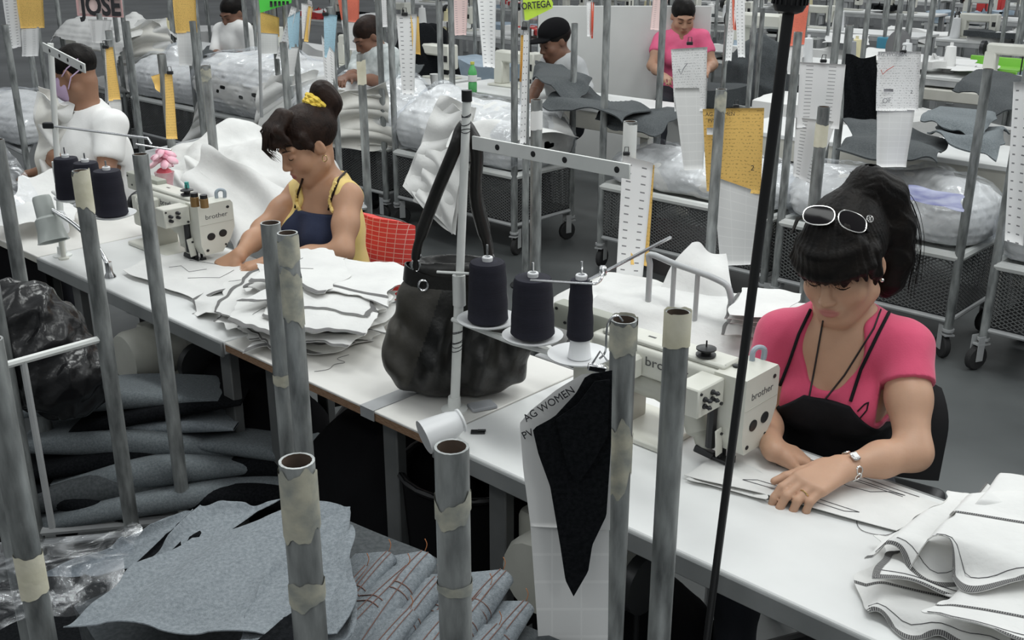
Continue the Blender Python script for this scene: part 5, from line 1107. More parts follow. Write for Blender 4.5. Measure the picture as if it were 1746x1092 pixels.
# ================================================================== woman in yellow at the left machine
M_yellow = mat('yellow_cotton', (0.72, 0.52, 0.16), 0.85, 0, (0.80, 0.60, 0.22), 7, bump=0.15, bscale=200, sheen=0.15)
M_navy = mat('navy_apron_cloth', (0.016, 0.024, 0.060), 0.85, 0, (0.026, 0.036, 0.080), 9, bump=0.2, bscale=150)
def woman_yellow():
    J = mk_joints(aty(594, 338, 3.90), aty(512, 328, 4.14), lean=0.16, nbz=0.045)
    org = Vector((J['pelvis'].x, J['pelvis'].y, 0)); t = thing('person', 'woman in a yellow top with her hair in a bun sewing at the left machine', 'person', org)
    skin = (0.47, 0.265, 0.165); sk = skin_mat('tan_skin', skin); h = 0.0042
    el = atz(584, 430, 0.87); wl = atz(462, 446, 0.835); er = aty(447, 392, 3.98); wrr = atz(408, 436, 0.845)
    hc = aty(525, 245, 3.98); M = hframe(R(58), R(24), R(2)); s = 1.13
    pts = [J['sl'], J['sr'], el, wl, er, wrr, hc, J['chest'], atz(380, 455, 0.8)]
    lo, hi = bounds(pts, 0.15, 0.72); hi[2] = hc.z+0.17
    B = SDF(lo, hi, h); torso_prims(B, J, 1.02, 0, 0.05); B.cone(J['nb'], hc + M @ Vector((0, -0.03, -0.055)), 0.050, 0.047, 0.04); W = head_prims(B, hc, M, s)
    arm(B, J['sl'], el, wl, 1.05); arm(B, J['sr'], er, wrr, 1.05)
    hand(B, wl, atz(412, 458, 0.815)-wl, Vector((0, 0, -1)), Vector((-0.3, 1, 0)), [(0.2, 0.5, 0.4)]*4, 1.0)
    hand(B, wrr, atz(380, 452, 0.815)-wrr, Vector((0, 0, -1)), Vector((0.6, -0.6, -0.2)), [(0.3, 0.6, 0.4)]*4, 1.0)
    B.build('body', sk, t, origin=org, colfn=tint_fn(skin, (0.36, 0.12, 0.10), W, M, hc, s))
    x, f = J['BM'].col[0], J['BM'].col[1]
    S = SDF(lo, hi, h); torso_prims(S, J, 1.02, 0.007, 0.05); S.field(wrinkle(21, 0.0025, 14, 60))
    # open armholes and square neckline
    for sh, sg in ((J['sl'], 1), (J['sr'], -1)):
        q = sh + x*sg*0.035 + Vector((0, 0, -0.02)); S.cone(q + Vector((0, 0, 0.06)) + x*sg*0.03, q - Vector((0, 0, 0.09)) + x*sg*0.015, 0.062, 0.052, 0.01, sub=True)
    n0 = B.pix(548, 345) or J['nb']; n1 = B.pix(528, 372) or J['chest']; S.cone(n0, n1, 0.075, 0.070, 0.01, sub=True); S.cone(J['nb']+Vector((0, 0, 0.01)), n0, 0.070, 0.080, 0.02, sub=True); S.cone(J['nb'], J['nb']+Vector((0, 0, 0.1)), 0.075, 0.09, 0.02, sub=True)
    S.build('tank_top', M_yellow, t, origin=org)
    A = SDF(lo, hi, h); torso_prims(A, J, 1.02, 0.013, 0.055); apT = A.pix(528, 368) or J['chest']; X, Y, Z = A.ax[0][:, None, None], A.ax[1][None, :, None], A.ax[2][None, None, :]
    lx = (X-apT.x)*x.x+(Y-apT.y)*x.y; ly = (X-J['chest'].x)*f.x+(Y-J['chest'].y)*f.y
    A.F = np.maximum(A.F, Z-(apT.z+0.006+0.04*lx*0 - np.clip(np.abs(lx)-0.10, 0, 1)*1.5)).astype(np.float32); A.F = np.maximum(A.F, -(ly+0.005)).astype(np.float32); A.build('apron', M_navy, t, origin=org)
    sh2 = SDF(lo, hi, h); sh2.F = np.minimum(B.F, S.F)
    for pts in ([(596, 286), (578, 305), (566, 335), (560, 358)], [(516, 305), (508, 330), (503, 355)]):
        q = drop_line(sh2, pts, 0.002)
        if len(q) > 3: MB().tube([p-org for p in q], 0.0045, 6).build('apron_strap', M_hair_br, t)
    for pts in ([(573, 312), (566, 325), (562, 345), (567, 360)], [(507, 322), (505, 345), (512, 362)]):
        q = drop_line(sh2, pts, 0.003, 6)
        if len(q) > 3: MB().tube([p-org+Vector((0, 0, 0.003*math.sin(i*2))) for i, p in enumerate(q)], [0.006+0.003*(i % 2) for i in range(len(q))], 7).build('ruffle', M_yellow, t)
    lo2, hi2 = [hc[i]-0.25 for i in range(3)], [hc[i]+0.25 for i in range(3)]; Hh = SDF(lo2, hi2, 0.0044); A3 = NA(M)
    Hh.ell(W(0, -0.022, 0.042), (0.088*s, 0.104*s, 0.088*s), A3, 0.02)
    Hh.ell(W(0, 0.115, -0.060), (0.086*s, 0.088*s, 0.088*s), A3, 0.012, sub=True); Hh.cone(W(-0.02, 0.06, -0.14), W(0.02, 0.05, -0.14), 0.085*s, 0.085*s, 0.02, sub=True); Hh.ell(W(0, -0.02, -0.135), (0.12, 0.12, 0.06), A3, 0.02, sub=True)
    for i in range(11):
        u = -1+2*i/10; xx = u*0.072; y1 = 0.112-0.045*abs(u)**2.2; Hh.chain([W(xx*0.5, 0.03, 0.122), W(xx*0.8, 0.083, 0.100), W(xx, y1+0.008, 0.064), W(xx*1.1, y1+0.004+0.004*math.sin(i*3), 0.036+0.008*math.sin(i*1.9))], [0.020, 0.014, 0.008, 0.002], 0.016)
    for sx in (-1, 1): Hh.chain([W(sx*0.076, 0.03, 0.05), W(sx*0.080, 0.018, 0.01), W(sx*0.080, 0.016, -0.015)], [0.016, 0.007, 0.002], 0.016)
    bun = W(0, -0.125, 0.115); Hh.ell(bun, (0.055, 0.050, 0.058), A3, 0.012); Hh.ell(bun + Vector((0.025, 0, -0.035)), (0.045, 0.045, 0.045), A3, 0.03); Hh.field(hair_groove(hc, M, s, 0.0026)); Hh.build('hair', M_hair_br, t, origin=org)
    st = MB(); g = random.Random(6)
    for i in range(80):
        u = g.uniform(-1, 0.6); xx = u*0.07; y1 = 0.115-0.045*abs(u)**2.2
        st.tube([W(xx*0.5, 0.05, 0.130)-org, W(xx*0.9, 0.11, 0.10)-org, W(xx*1.1, y1+0.03, 0.055)-org, W(xx*1.25+g.uniform(-.01, .01), y1+0.015, g.uniform(0.005, 0.04))-org], [0.001, 0.001, 0.001, 0.0004], 4, caps=False)
    st.build('hair_strands', M_hair_br, t, ang=None)
    sc = MB(); sc_c = W(0, -0.085, 0.098); axb = (bun-sc_c).normalized(); o1 = axb.orthogonal().normalized(); o2 = axb.cross(o1)
    for r_, dz in ((0.040, 0.0), (0.043, 0.012), (0.038, -0.012)): sc.tube([sc_c + axb*dz + (o1*math.cos(a)+o2*math.sin(a))*(r_+0.004*math.sin(a*9+dz*300)) - org for a in [2*math.pi*k/36 for k in range(36)]], 0.011, 7, closed=True)
    sc.build('hair_tie', mat('yellow_scrunchie', (0.80, 0.58, 0.08), 0.7, bump=0.2), t)
    eyelines(W, t, org, M_hair_br, s=1.1)
    MB().tube([W(0.086, -0.004, -0.046)-org + Vector((0.009*math.cos(a), 0, 0.012*math.sin(a))) for a in [2*math.pi*k/14 for k in range(14)]], 0.0018, 5, closed=True).build('earring', M_gold, t)
    legs(t, J, org, MATS['dark_trousers']); return t, J
W2o, W2J = woman_yellow()
# ================================================================== simpler seated workers behind
def worker(label, sl, sr, hc, yaw, pitch, skin, shirt, el, wl, er, wr, h=0.007, hs=1.05, hair='short', sleeve=0.15, male=True, collar=False, hm=None, lean=0.15, g=1.0, hands=True):
    J = mk_joints(sl, sr, lean=lean); org = Vector((J['pelvis'].x, J['pelvis'].y, 0)); t = thing('person', label, 'person', org); M = hframe(yaw, pitch)
    sk = skin_mat('worker_skin', skin); lo, hi = bounds([J['sl'], J['sr'], el, wl, er, wr, hc, J['pelvis']], 0.2); hi[2] = hc.z+0.2; lo[2] = J['pelvis'].z-0.1
    B = SDF(lo, hi, h); torso_prims(B, J, g, 0, 0.05, female=not male); B.cone(J['nb'], hc + M @ Vector((0, -0.03, -0.05)), 0.056, 0.055, 0.04); W = head_prims(B, hc, M, hs)
    arm(B, J['sl'], el, wl, 1.1); arm(B, J['sr'], er, wr, 1.1)
    if hands:
        for w_, e_ in ((wl, el), (wr, er)): fw = (w_-e_); fw.z *= 0.3; hand(B, w_, fw, Vector((0, 0, -1)), Vector((0, 0, 1)).cross(fw)*(1 if w_ is wr else -1), [(0.3, 0.5, 0.4)]*4, 1.05)
    B.build('body', sk, t, origin=org, colfn=tint_fn(skin, NA(skin)*NA((0.75, 0.5, 0.5)), W, M, hc, hs))
    S = SDF(lo, hi, h); torso_prims(S, J, g, 0.010, 0.05, female=not male); x = J['BM'].col[0]
    for sh, e in ((J['sl'], el), (J['sr'], er)): d = (e-sh).normalized(); S.cone(sh, sh+d*(sleeve-0.03), 0.066, 0.068, 0.03)
    S.field(wrinkle(31+len(label), 0.004, 12, 50)); nb = J['nb']
    for sh, e, sg in ((J['sl'], el, 1), (J['sr'], er, -1)):
        d = (e-sh).normalized(); q = sh+d*sleeve; r = S._box(NA(q)-0.10, NA(q)+0.10, 0)
        if r:
            sl_, X, Y, Z = r; dd = (X-q.x)*d.x+(Y-q.y)*d.y+(Z-q.z)*d.z; xr = (X-sh.x)*x.x+(Y-sh.y)*x.y; rem = np.minimum(dd, xr*sg+0.03); S.F[sl_] = np.where(rem > 0, np.maximum(S.F[sl_], np.minimum(rem, 0.02)), S.F[sl_])
    f = J['BM'].col[1]; S.cone(nb+Vector((0, 0, 0.02)), nb+Vector((0, 0, 0.12)), 0.058, 0.08, 0.02, sub=True); S.cone(nb+f*0.05, nb+f*0.075-Vector((0, 0, 0.03)), 0.035, 0.015, 0.01, sub=True)
    if collar:
        ring = [nb + x*0.070*math.cos(a) + f*0.066*math.sin(a) + Vector((0, 0, 0.030-0.03*math.sin(a))) for a in [2*math.pi*k/18 for k in range(18)]]
        for i in range(18): S.cone(ring[i], ring[(i+1) % 18] , 0.013, 0.013, 0.008); S.cone(ring[i], ring[i]+ (ring[i]-nb)*0.22 + Vector((0, 0, -0.028)), 0.010, 0.010, 0.01)
    S.build('shirt', shirt, t, origin=org); A3 = NA(M); hm = hm or M_hair_b; s = hs
    lo2, hi2 = [hc[i]-0.2 for i in range(3)], [hc[i]+0.2 for i in range(3)]; Hh = SDF(lo2, hi2, h*0.8)
    Hh.ell(W(0, -0.022, 0.040), (0.084*s, 0.102*s, 0.084*s), A3, 0.02)
    if hair == 'long': Hh.chain([W(0, -0.09, 0.06), W(0, -0.11, -0.03), W(0, -0.10, -0.12)], [0.06, 0.06, 0.04], 0.03)
    Hh.ell(W(0, 0.118, -0.040), (0.090*s, 0.090*s, 0.094*s), A3, 0.01, sub=True); Hh.cone(W(-0.03, 0.06, -0.12), W(0.03, 0.05, -0.12), 0.085*s, 0.085*s, 0.01, sub=True)
    if hair != 'long': Hh.ell(W(0, -0.03, -0.14), (0.13*s, 0.13*s, 0.075*s), A3, 0.01, sub=True)
    Hh.field(hair_groove(hc, M, s, 0.003)); Hh.build('hair', hm, t, origin=org); eyelines(W, t, org, M_hair_b, s=1.3)
    legs(t, J, org, MATS['dark_trousers'], h=0.016); return t, W, org, J, M, (B, S)
M_polo = mat('white_polo_cotton', (0.78, 0.78, 0.77), 0.9, 0, (0.83, 0.83, 0.82), 6, bump=0.15, bscale=150)
hc = aty(128, 124, 5.0)
mo, W, org, J, M, _ = worker('man in a white polo shirt and lilac face mask at far left', aty(192, 214, 4.88), aty(112, 212, 5.14), hc, R(100), R(22), (0.30, 0.16, 0.10), M_polo,
   aty(180, 296, 4.78), atz(104, 298, 0.88), aty(98, 266, 4.95), atz(70, 292, 0.88), h=0.0055, hs=1.02, collar=True, g=1.05, sleeve=0.16)
s = 1.02; S = SDF([hc[i]-0.2 for i in range(3)], [hc[i]+0.2 for i in range(3)], 0.005); A3 = NA(M); S.ell(W(0, 0.045, -0.045), (0.070*s, 0.082*s, 0.082*s), A3, 0.02); S.cone(W(0, 0.11, -0.03), W(0, 0.10, -0.06), 0.024, 0.024, 0.03); S.plane(W(0, 0, 0.010), M.col[2]); S.plane(W(0, 0.01, 0), -M.col[1])
S.build('face_mask', mat('lilac_mask_cloth', (0.52, 0.38, 0.56), 0.85, 0, (0.58, 0.44, 0.62), 8), mo, origin=org)
for z0, z1 in ((0.0, 0.02), (-0.06, -0.02)): MB().tube([W(0.078, 0.02, z0)-org, W(0.094, -0.03, z1)-org, W(0.07, -0.09, z1+0.02)-org], 0.003, 5).build('mask_strap', MATS['lilac_mask_cloth'], mo)
M_greytee = mat('pale_grey_jersey', (0.40, 0.41, 0.42), 0.9, 0, (0.46, 0.47, 0.48), 6, bump=0.15, bscale=150)
M_pink2 = mat('pink_blouse', (0.68, 0.10, 0.22), 0.8, 0, (0.76, 0.14, 0.27), 8, bump=0.2, bscale=80)
M_paleprint = mat('pale_grey_print_jersey', (0.62, 0.66, 0.66), 0.9, 0, (0.42, 0.46, 0.46), 22, detail=6)
Yc = 8.05; hc = aty(945, 70, Yc)
co, W, org, J, M, _ = worker('man in a black cap and grey T-shirt sewing charcoal denim', aty(982, 112, Yc-0.08), aty(935, 110, Yc+0.12), hc, R(60), R(18), (0.17, 0.085, 0.055), M_greytee, aty(1000, 158, Yc-0.1), aty(950, 172, Yc-0.25), aty(915, 150, Yc-0.1), aty(905, 170, Yc-0.3), h=0.009, hs=1.2, sleeve=0.2, g=1.12, lean=0.1)
s = 1.2; S = SDF([hc[i]-0.22 for i in range(3)], [hc[i]+0.22 for i in range(3)], 0.007); A3 = NA(M); S.ell(W(0, -0.015, 0.060), (0.090*s, 0.106*s, 0.078*s), A3, 0.01); S.plane(W(0, 0, 0.035), -M.col[2]); S.ell(W(0, 0.10, 0.040), (0.072*s, 0.085*s, 0.012*s), NA(M @ Euler((0.15, 0, 0)).to_matrix()), 0.008); S.build('cap', M_blk, co, origin=org)
Ym = 8.0; hc = aty(628, 62, Ym)
worker('man in a pale printed T-shirt with ear stud bent over dark denim', aty(668, 98, Ym-0.1), aty(615, 100, Ym+0.1), hc, R(62), R(32), (0.20, 0.10, 0.065), M_paleprint, aty(655, 140, Ym-0.15), aty(605, 132, Ym-0.35), aty(605, 128, Ym-0.1), aty(590, 132, Ym-0.35), h=0.009, hs=1.15, sleeve=0.2, lean=0.3, hm=M_hair_br, g=1.15)
Yp = 8.9; hc = aty(1165, 28, Yp)
worker('woman in a pink blouse standing behind the hanging tickets', aty(1197, 66, Yp), aty(1128, 68, Yp+0.05), hc, R(-2), R(22), (0.42, 0.24, 0.16), M_pink2, aty(1215, 110, Yp-0.1), aty(1205, 120, Yp-0.4), aty(1112, 112, Yp-0.1), aty(1128, 128, Yp-0.35), h=0.009, hs=1.15, sleeve=0.14, male=False, hair='long', g=0.95)
Yb = 9.8; hc = aty(396, 22, Yb)
worker('man in a white open-collared shirt far behind at upper left', aty(418, 52, Yb-0.1), aty(378, 52, Yb+0.1), hc, R(35), R(25), (0.20, 0.10, 0.065), M_polo, aty(425, 95, Yb-0.1), aty(385, 98, Yb-0.3), aty(370, 90, Yb), aty(366, 100, Yb-0.3), h=0.011, hs=1.15, sleeve=0.22, collar=True, g=1.1)
# ------------------------------------------------------------------ chairs of the two women
def chair(label, loc, rz, seat_z, cover, cm, backm, bw=0.38, bh=0.32, bz=0.85):
    t = thing('work_chair', label, 'chair', loc, rz, 'work chairs'); MB().box((0, 0, seat_z-0.03), (0.42, 0.42, 0.055), bev=0.025, seg=3).build('seat', M_black, t)
    P = np.zeros((21, 13, 3)); u = np.linspace(-1, 1, 21)[:, None]; v = np.linspace(0, 1, 13)[None, :]
    P[..., 0] = u*bw/2*(1-0.42*np.clip(v-0.5, 0, 1)**2*4*0.5); P[..., 1] = 0.21 + 0.05*v - 0.05*(1-u*u); P[..., 2] = bz-bh/2 + bh*v*(1-0.10*u**4)
    MB().grid(P, 0.035).build('backrest', backm, t, ang=60)
    if cover is not None:
        Q = P.copy(); Q[..., 1] += -0.006; MB().grid(Q, -0.05).build('seat_cover', cover, t, ang=60)
    MB().tube([(0, 0.22, bz-bh/2+0.05), (0, 0.2, seat_z-0.05), (0, 0.02, seat_z-0.06)], 0.014, 8).build('back_bracket', M_darkmetal, t)
    MB().tube([(0, 0, 0.1), (0, 0, seat_z-0.05)], 0.025, 12).build('column', M_darkmetal, t)
    for k in range(5):
        a = 2*math.pi*k/5; MB().tube([(0, 0, 0.12), (0.27*math.cos(a), 0.27*math.sin(a), 0.05)], [0.022, 0.014], 8).build('leg', M_black, t); MB().lathe([(0.01, 0), (0.022, 0.005), (0.022, 0.04), (0.01, 0.045)], 10, (0.27*math.cos(a), 0.27*math.sin(a), 0)).build('foot', M_blackrub, t)
    return t
def check_mat():
    m = bpy.data.materials.new('red_checked_cloth'); m.use_nodes = True; nt = m.node_tree; b = nt.nodes['Principled BSDF']; b.inputs['Roughness'].default_value = 0.9; tc = nd(nt, 'ShaderNodeTexCoord'); ck = nd(nt, 'ShaderNodeTexBrick'); ck.inputs['Scale'].default_value = 13; ck.inputs['Mortar Size'].default_value = 0.018; ck.inputs['Color1'].default_value = (0.60, 0.045, 0.04, 1); ck.inputs['Color2'].default_value = (0.66, 0.06, 0.05, 1); ck.inputs['Mortar'].default_value = (0.75, 0.38, 0.34, 1); ck.offset = 0.0
    mp = nd(nt, 'ShaderNodeMapping'); mp.inputs['Rotation'].default_value = (math.pi/2, 0, 0); nt.links.new(tc.outputs['Object'], mp.inputs[0]); nt.links.new(mp.outputs[0], ck.inputs[0]); nt.links.new(ck.outputs[0], b.inputs['Base Color']); return m
M_check = check_mat()
f = W1J['BM'].col[1]; a = math.atan2(f.y, f.x); pc = W1J['pelvis'] - f*0.02; chair('black work chair behind the woman in pink', (pc.x+0.045, pc.y-0.02, 0), a+math.pi/2-0.12, 0.55, None, None, M_black, bw=0.36, bh=0.28, bz=0.70)
f = W2J['BM'].col[1]; a = math.atan2(f.y, f.x); pc = W2J['pelvis'] - f*0.02; c = chair('work chair with red checked back cover behind the woman in yellow', (pc.x+0.0, pc.y-0.01, 0), a+math.pi/2+0.1, 0.52, M_check, None, M_black, bw=0.34, bz=0.71)
# ------------------------------------------------------------------ cart contents
def heap(label, a0, a1, b0, b1, z0, z1, seed, wrap=0.6, h=0.016, m=None, layered=True, name='fabric_bundle', group=None, loc=None, film_m=None):
    """a stack of cut pieces on a tray, layered edges, partly wrapped in clear film"""
    g = random.Random(seed); c = L((a0+a1)/2, (b0+b1)/2, z0) if loc is None else Vector((loc[0], loc[1], z0)); t = thing(name, label, 'fabric bundle', c, RA, group)
    lx, ly, lz = (a1-a0)/2, (b1-b0)/2, z1-z0
    def prims(S, t_=0.0):
        gg = random.Random(seed+1); r0 = min(lz*0.42, ly*0.6)
        for k in range(4):
            y = (-0.62+1.24*k/3)*ly; hh = gg.uniform(0.55, 0.8)*lz; S.cone((-lx*0.86, y, hh*0.5), (lx*0.86, y, hh*gg.uniform(0.35, 0.6)), hh*0.5+t_, hh*0.5+t_, 0.12)
        for k in range(6):
            x = (-0.75+1.5*k/5+gg.uniform(-0.1, 0.1))*lx; y = gg.uniform(-0.35, 0.35)*ly; hh = gg.uniform(0.62, 1.0)*lz
            S.ell((x, y, hh*0.5), (lx*gg.uniform(0.26, 0.42)+t_, ly*gg.uniform(0.5, 0.8)+t_, hh*0.52+t_), None, 0.06)
    lo, hi = (-lx-0.12, -ly-0.14, 0.0), (lx+0.12, ly+0.14, lz+0.12); S = SDF(lo, hi, h); prims(S); W1 = Wave(seed, 3, 9)
    if layered: S.field(lambda X, Y, Z: 0.0065*np.sin((Z + 0.02*W1(X*1.0, Y*1.0))*2*math.pi/0.042))
    S.ell((0, 0, lz*0.32), (lx*0.98, ly*0.95, lz*0.42), None, 0.08); S.field(wrinkle(seed, 0.009, 10, 60)); S.plane((0, 0, 0.012), (0, 0, -1)); S.build('cloth_stack', m or M_cloth, t)
    if wrap:
        S = SDF(lo, hi, h*0.9); prims(S, 0.020); S.field(wrinkle(seed+9, 0.012, 14, 70)); S.plane((0, 0, 0.02), (0, 0, -1))
        n = Vector((g.uniform(-0.3, 0.3), g.uniform(-0.2, 0.2), 1)); S.plane((0, 0, lz*wrap), n) if wrap < 1 else None
        S.build('plastic_wrap', film_m or M_film, t)
    return t
def ab(a0, a1, b0, b1): return [xy(L(a0, b0)), xy(L(a1, b0)), xy(L(a1, b1)), xy(L(a0, b1))]
def hang(label, pts, Y, seed, amp=0.03, m=None, nu=30, nv=34, name='fabric_piece', cat='fabric', freq=(4, 16), trims=(), mb=None, group=None, layers=1, step=(5, 7), edge=0.05, folds=5.0):
    """pts: 4 pixels around a hanging piece, Y per corner; folds run down the piece"""
    Ys = Y if isinstance(Y, (list, tuple)) else [Y]*4; out = None
    for k in range(layers):
        c = [np.array(aty(p[0]+step[0]*k*(1 if i in (1, 2) else -0.3), p[1]-step[1]*k*(0.25 if i in (0, 3) and False else 1), y+0.02*k)) for i, (p, y) in enumerate(zip(pts, Ys))]
        g = np.random.default_rng(seed+k*7); We = Wave(seed+k*3, 2.5, 9, 5); Wf = Wave(seed+k*5+1, 2.5, 9, 5); W1 = Wave(seed+k, freq[0], freq[1])
        u = np.linspace(0, 1, nu)[:, None]+np.zeros((1, nv)); v = np.linspace(0, 1, nv)[None, :]+np.zeros((nu, 1))
        uu = (u + We(np.sign(u-0.5)*2, v*1.4)*edge*np.abs(2*u-1)**3)[..., None]; vv = (v + Wf(u*1.4, np.sign(v-0.5)*2)*edge*np.abs(2*v-1)**3)[..., None]
        P = c[0]*(1-uu)*(1-vv) + c[1]*uu*(1-vv) + c[2]*uu*vv + c[3]*(1-uu)*vv; n = np.cross(c[1]-c[0], c[3]-c[0]); n /= np.linalg.norm(n)
        ph = g.uniform(0, 6.28); d = np.sin(folds*(u + 0.25*np.sin(2.2*v+ph))*math.pi + ph)*(0.25+0.75*np.sin(math.pi*np.clip(v*0.8+0.1, 0, 1))) + 0.9*W1(u*np.linalg.norm(c[1]-c[0]), v*np.linalg.norm(c[3]-c[0]))
        P = P + n*(amp*0.6*d)[..., None]
        lab = label if layers == 1 else ('outermost ', 'middle ', 'innermost ')[k if k < layers-1 else 2] + label
        out = cloth_obj(lab, P, m, mb, 0.003, trims=trims, name=name, cat=cat, group=group or (None if layers == 1 else label))
    return out
# cart between the two women (near poles with tickets)
CC = cart('cart with four tall pipes carrying orange and white tickets behind the handbag', [ptop(1075, 207), ptop(1405, 182), ptop(1230, 152), ptop(915, 170)], bed=0.45, tapes={0: [(1.395, 0.22, M_white_paint, 0.05)], 1: [(1.34, 0.08, M_tape, 0.1)], 3: [(1.36, 0.07, M_paperw, 0.1)], 2: [(1.38, 0.06, M_tapeworn, 0.4)]})
heap('low bundle of ecru pieces in the four-pipe cart behind the handbag', -1.75, -1.25, 1.4, 1.9, 0.46, 0.62, 11, wrap=1.0)
# trolley with tubular rack
tr = thing('rack_trolley', 'low trolley with grey tubular end rack beside the right machine', 'trolley', L(-1.02, 1.0, 0), RA)
p_ = [aty(1109, 434, 3.02), aty(1150, 450, 2.97), aty(1190, 464, 2.92), aty(1216, 474, 2.885), aty(1240, 488, 2.86), aty(1247, 512, 2.85), aty(1247, 600, 2.85)]
inv = Matrix.Translation(tr.location) @ Matrix.Rotation(RA, 4, 'Z'); inv = inv.inverted(); lp = [inv @ p for p in p_]
low = lambda p: Vector((p.x, p.y, 0.70))
MB().tube([low(lp[0])] + smooth_path([lp[0]-Vector((0, 0, 0.03)), lp[0], lp[1], lp[2], lp[3], lp[4], lp[5]], 4) + [low(lp[5])], 0.0095, 10).build('rack_hoop', M_rail, tr)
for k in (1, 2): MB().tube([lp[k], low(lp[k])], 0.0075, 8).build('rack_bar', M_rail, tr)
MB().box((0, 0, 0.69), (0.72, 0.50, 0.03), bev=0.004).build('shelf', M_rail, tr)
for sx in (-0.33, 0.33):
    for sy in (-0.22, 0.22): MB().tube([(sx, sy, 0.0), (sx, sy, 0.68)], 0.014, 8).build('leg', M_rail, tr)
heap('mound of ecru pieces on the rack trolley', -1.36, -0.68, 0.78, 1.22, 0.706, 0.93, 14, wrap=0)
hang('large ecru triangle leaning upright on the rack trolley', [(1105, 520), (1178, 416), (1240, 424), (1262, 548)], [3.05, 3.22, 3.22, 3.0], 51, 0.03, edge=0.06, folds=2)
for k, (dx, dy, z) in enumerate([(0, 0, 0.86), (8, -8, 0.885), (-6, -15, 0.91), (10, -22, 0.935), (-4, -30, 0.96), (6, -38, 0.98)]):
    P = quad_P([atz(p[0]+dx, p[1]+dy, z) for p in ((1235, 585), (1262, 538), (1362, 548), (1330, 598))], 26, 18, 600+k, 0.03, edge=0.05, freq=(7, 26), ridge=0.4); cloth_obj(['lowest ecru piece of the ragged pile left of the woman in pink', 'second ecru piece up in the ragged pile by the pink shoulder', 'middle ecru piece with dark seam in the ragged pile', 'fourth ecru piece up in the ragged pile behind the black stand', 'fifth ecru piece up in the ragged pile behind the black stand', 'topmost ecru piece of the ragged pile left of the woman in pink'][k], P, trims=[('v0', 1)] if k % 2 == 0 else [], group='ragged pile beside the woman in pink')
# cart left of the woman in yellow
CQ = cart('cart draped with a big ecru heap left of the woman in yellow', [ptop(350, 112), ptop(615, 92), ptop(483, 72), ptop(275, 92)], bed=0.62, tapes={1: [(1.37, 0.12, M_tape, 0.1)], 0: [(1.39, 0.05, M_tapeworn, 0.5)]}, mesh=False)
heap('big smooth heap of ecru trousers left of the woman in yellow', -4.25, -3.5, 1.0, 1.65, 0.63, 1.06, 15, wrap=0, layered=False, h=0.011)
hang('ecru trouser leg hanging from the heap beside the left machine', [(312, 340), (360, 252), (480, 318), (415, 432)], [4.75, 4.95, 4.7, 4.4], 52, 0.07, edge=0.08, folds=3)
hang('second ecru sheet hanging low beside the arm of the woman in yellow', [(300, 330), (330, 270), (420, 300), (400, 425)], [4.85, 5.0, 4.85, 4.5], 53, 0.07, edge=0.08, folds=4)
# the long row of wrapped carts across the aisle
row = [('A', -4.9, -3.76, 3.19, 3.75), ('B', -3.2, -2.05, 3.37, 3.92), ('C', -1.98, -1.03, 3.37, 3.92), ('D', -0.86, 0.3, 3.37, 3.92), ('E', -6.1, -5.02, 3.19, 3.75), ('F', -7.35, -6.25, 3.19, 3.75), ('G', -8.6, -7.5, 3.19, 3.75), ('H', -9.9, -8.75, 3.19, 3.75)]
rl = {'A': ('wire sided cart with plastic wrapped ecru stack right behind the handbag', 'high plastic wrapped ecru stack behind the handbag'), 'B': ('wire sided cart under the orange ticket pole', 'flat plastic wrapped ecru bundle behind the orange ticket'), 'C': ('wire sided cart behind the head of the woman in pink', 'plastic wrapped ecru bundle with blue film behind the head of the woman in pink'), 'D': ('wire sided cart cut by the right edge of the frame', 'plastic wrapped bundle at the right edge of the frame'),
      'E': ('wire sided cart behind the bun of the woman in yellow', 'plastic wrapped ecru stack behind the bun of the woman in yellow'), 'F': ('wire sided cart with ecru heap left of the bun', 'tall ecru heap with clear plastic ball left of the bun'), 'G': ('wire sided cart with plastic heap right of the man in white', 'plastic wrapped heap right of the man in white'), 'H': ('wire sided cart behind the man in white', 'high ecru heap behind the head of the man in white')}
ZT = {'A': [1.75, 1.75, 1.42, 1.6], 'B': [1.75, 1.45, 1.8, 1.6], 'C': [1.5, 1.4, 1.6, 1.5], 'D': [1.8, 1.5, 1.5, 1.5], 'E': [1.8, 1.75, 1.5, 1.8], 'F': [1.8, 1.6, 1.9, 1.8], 'G': [1.9, 1.6, 1.8, 1.9], 'H': [1.9, 1.8, 1.9, 1.9]}
TOP = {'A': 1.0, 'B': 0.76, 'C': 0.86, 'D': 0.92, 'E': 1.02, 'F': 1.12, 'G': 1.0, 'H': 1.35}
for i, (k, a0, a1, b0, b1) in enumerate(row):
    cart(rl[k][0], ab(a0, a1, b0, b1), bed=0.52, zt=ZT[k], mesh=True, deck=M_white_paint)
    heap(rl[k][1], a0+0.03, a1-0.03, b0+0.02, b1-0.02, 0.535, TOP[k], 40+i, wrap=1.0 if k not in 'H' else 0, h=0.018)
hang('stepped ecru layer hanging over the left end of the wrapped cart', [(690, 320), (745, 175), (800, 200), (775, 395)], [6.8, 7.0, 6.8, 6.7], 54, 0.05, layers=3)
hang('ecru piece hanging lower at the left end of the wrapped cart', [(708, 345), (730, 260), (790, 260), (770, 400)], [6.75, 6.85, 6.75, 6.65], 55, 0.04)
hang('smooth ecru cover over the top of the wrapped stack behind the handbag', [(745, 240), (800, 178), (965, 168), (1000, 240)], [6.7, 7.25, 6.95, 6.5], 56, 0.07, edge=0.09, folds=4)
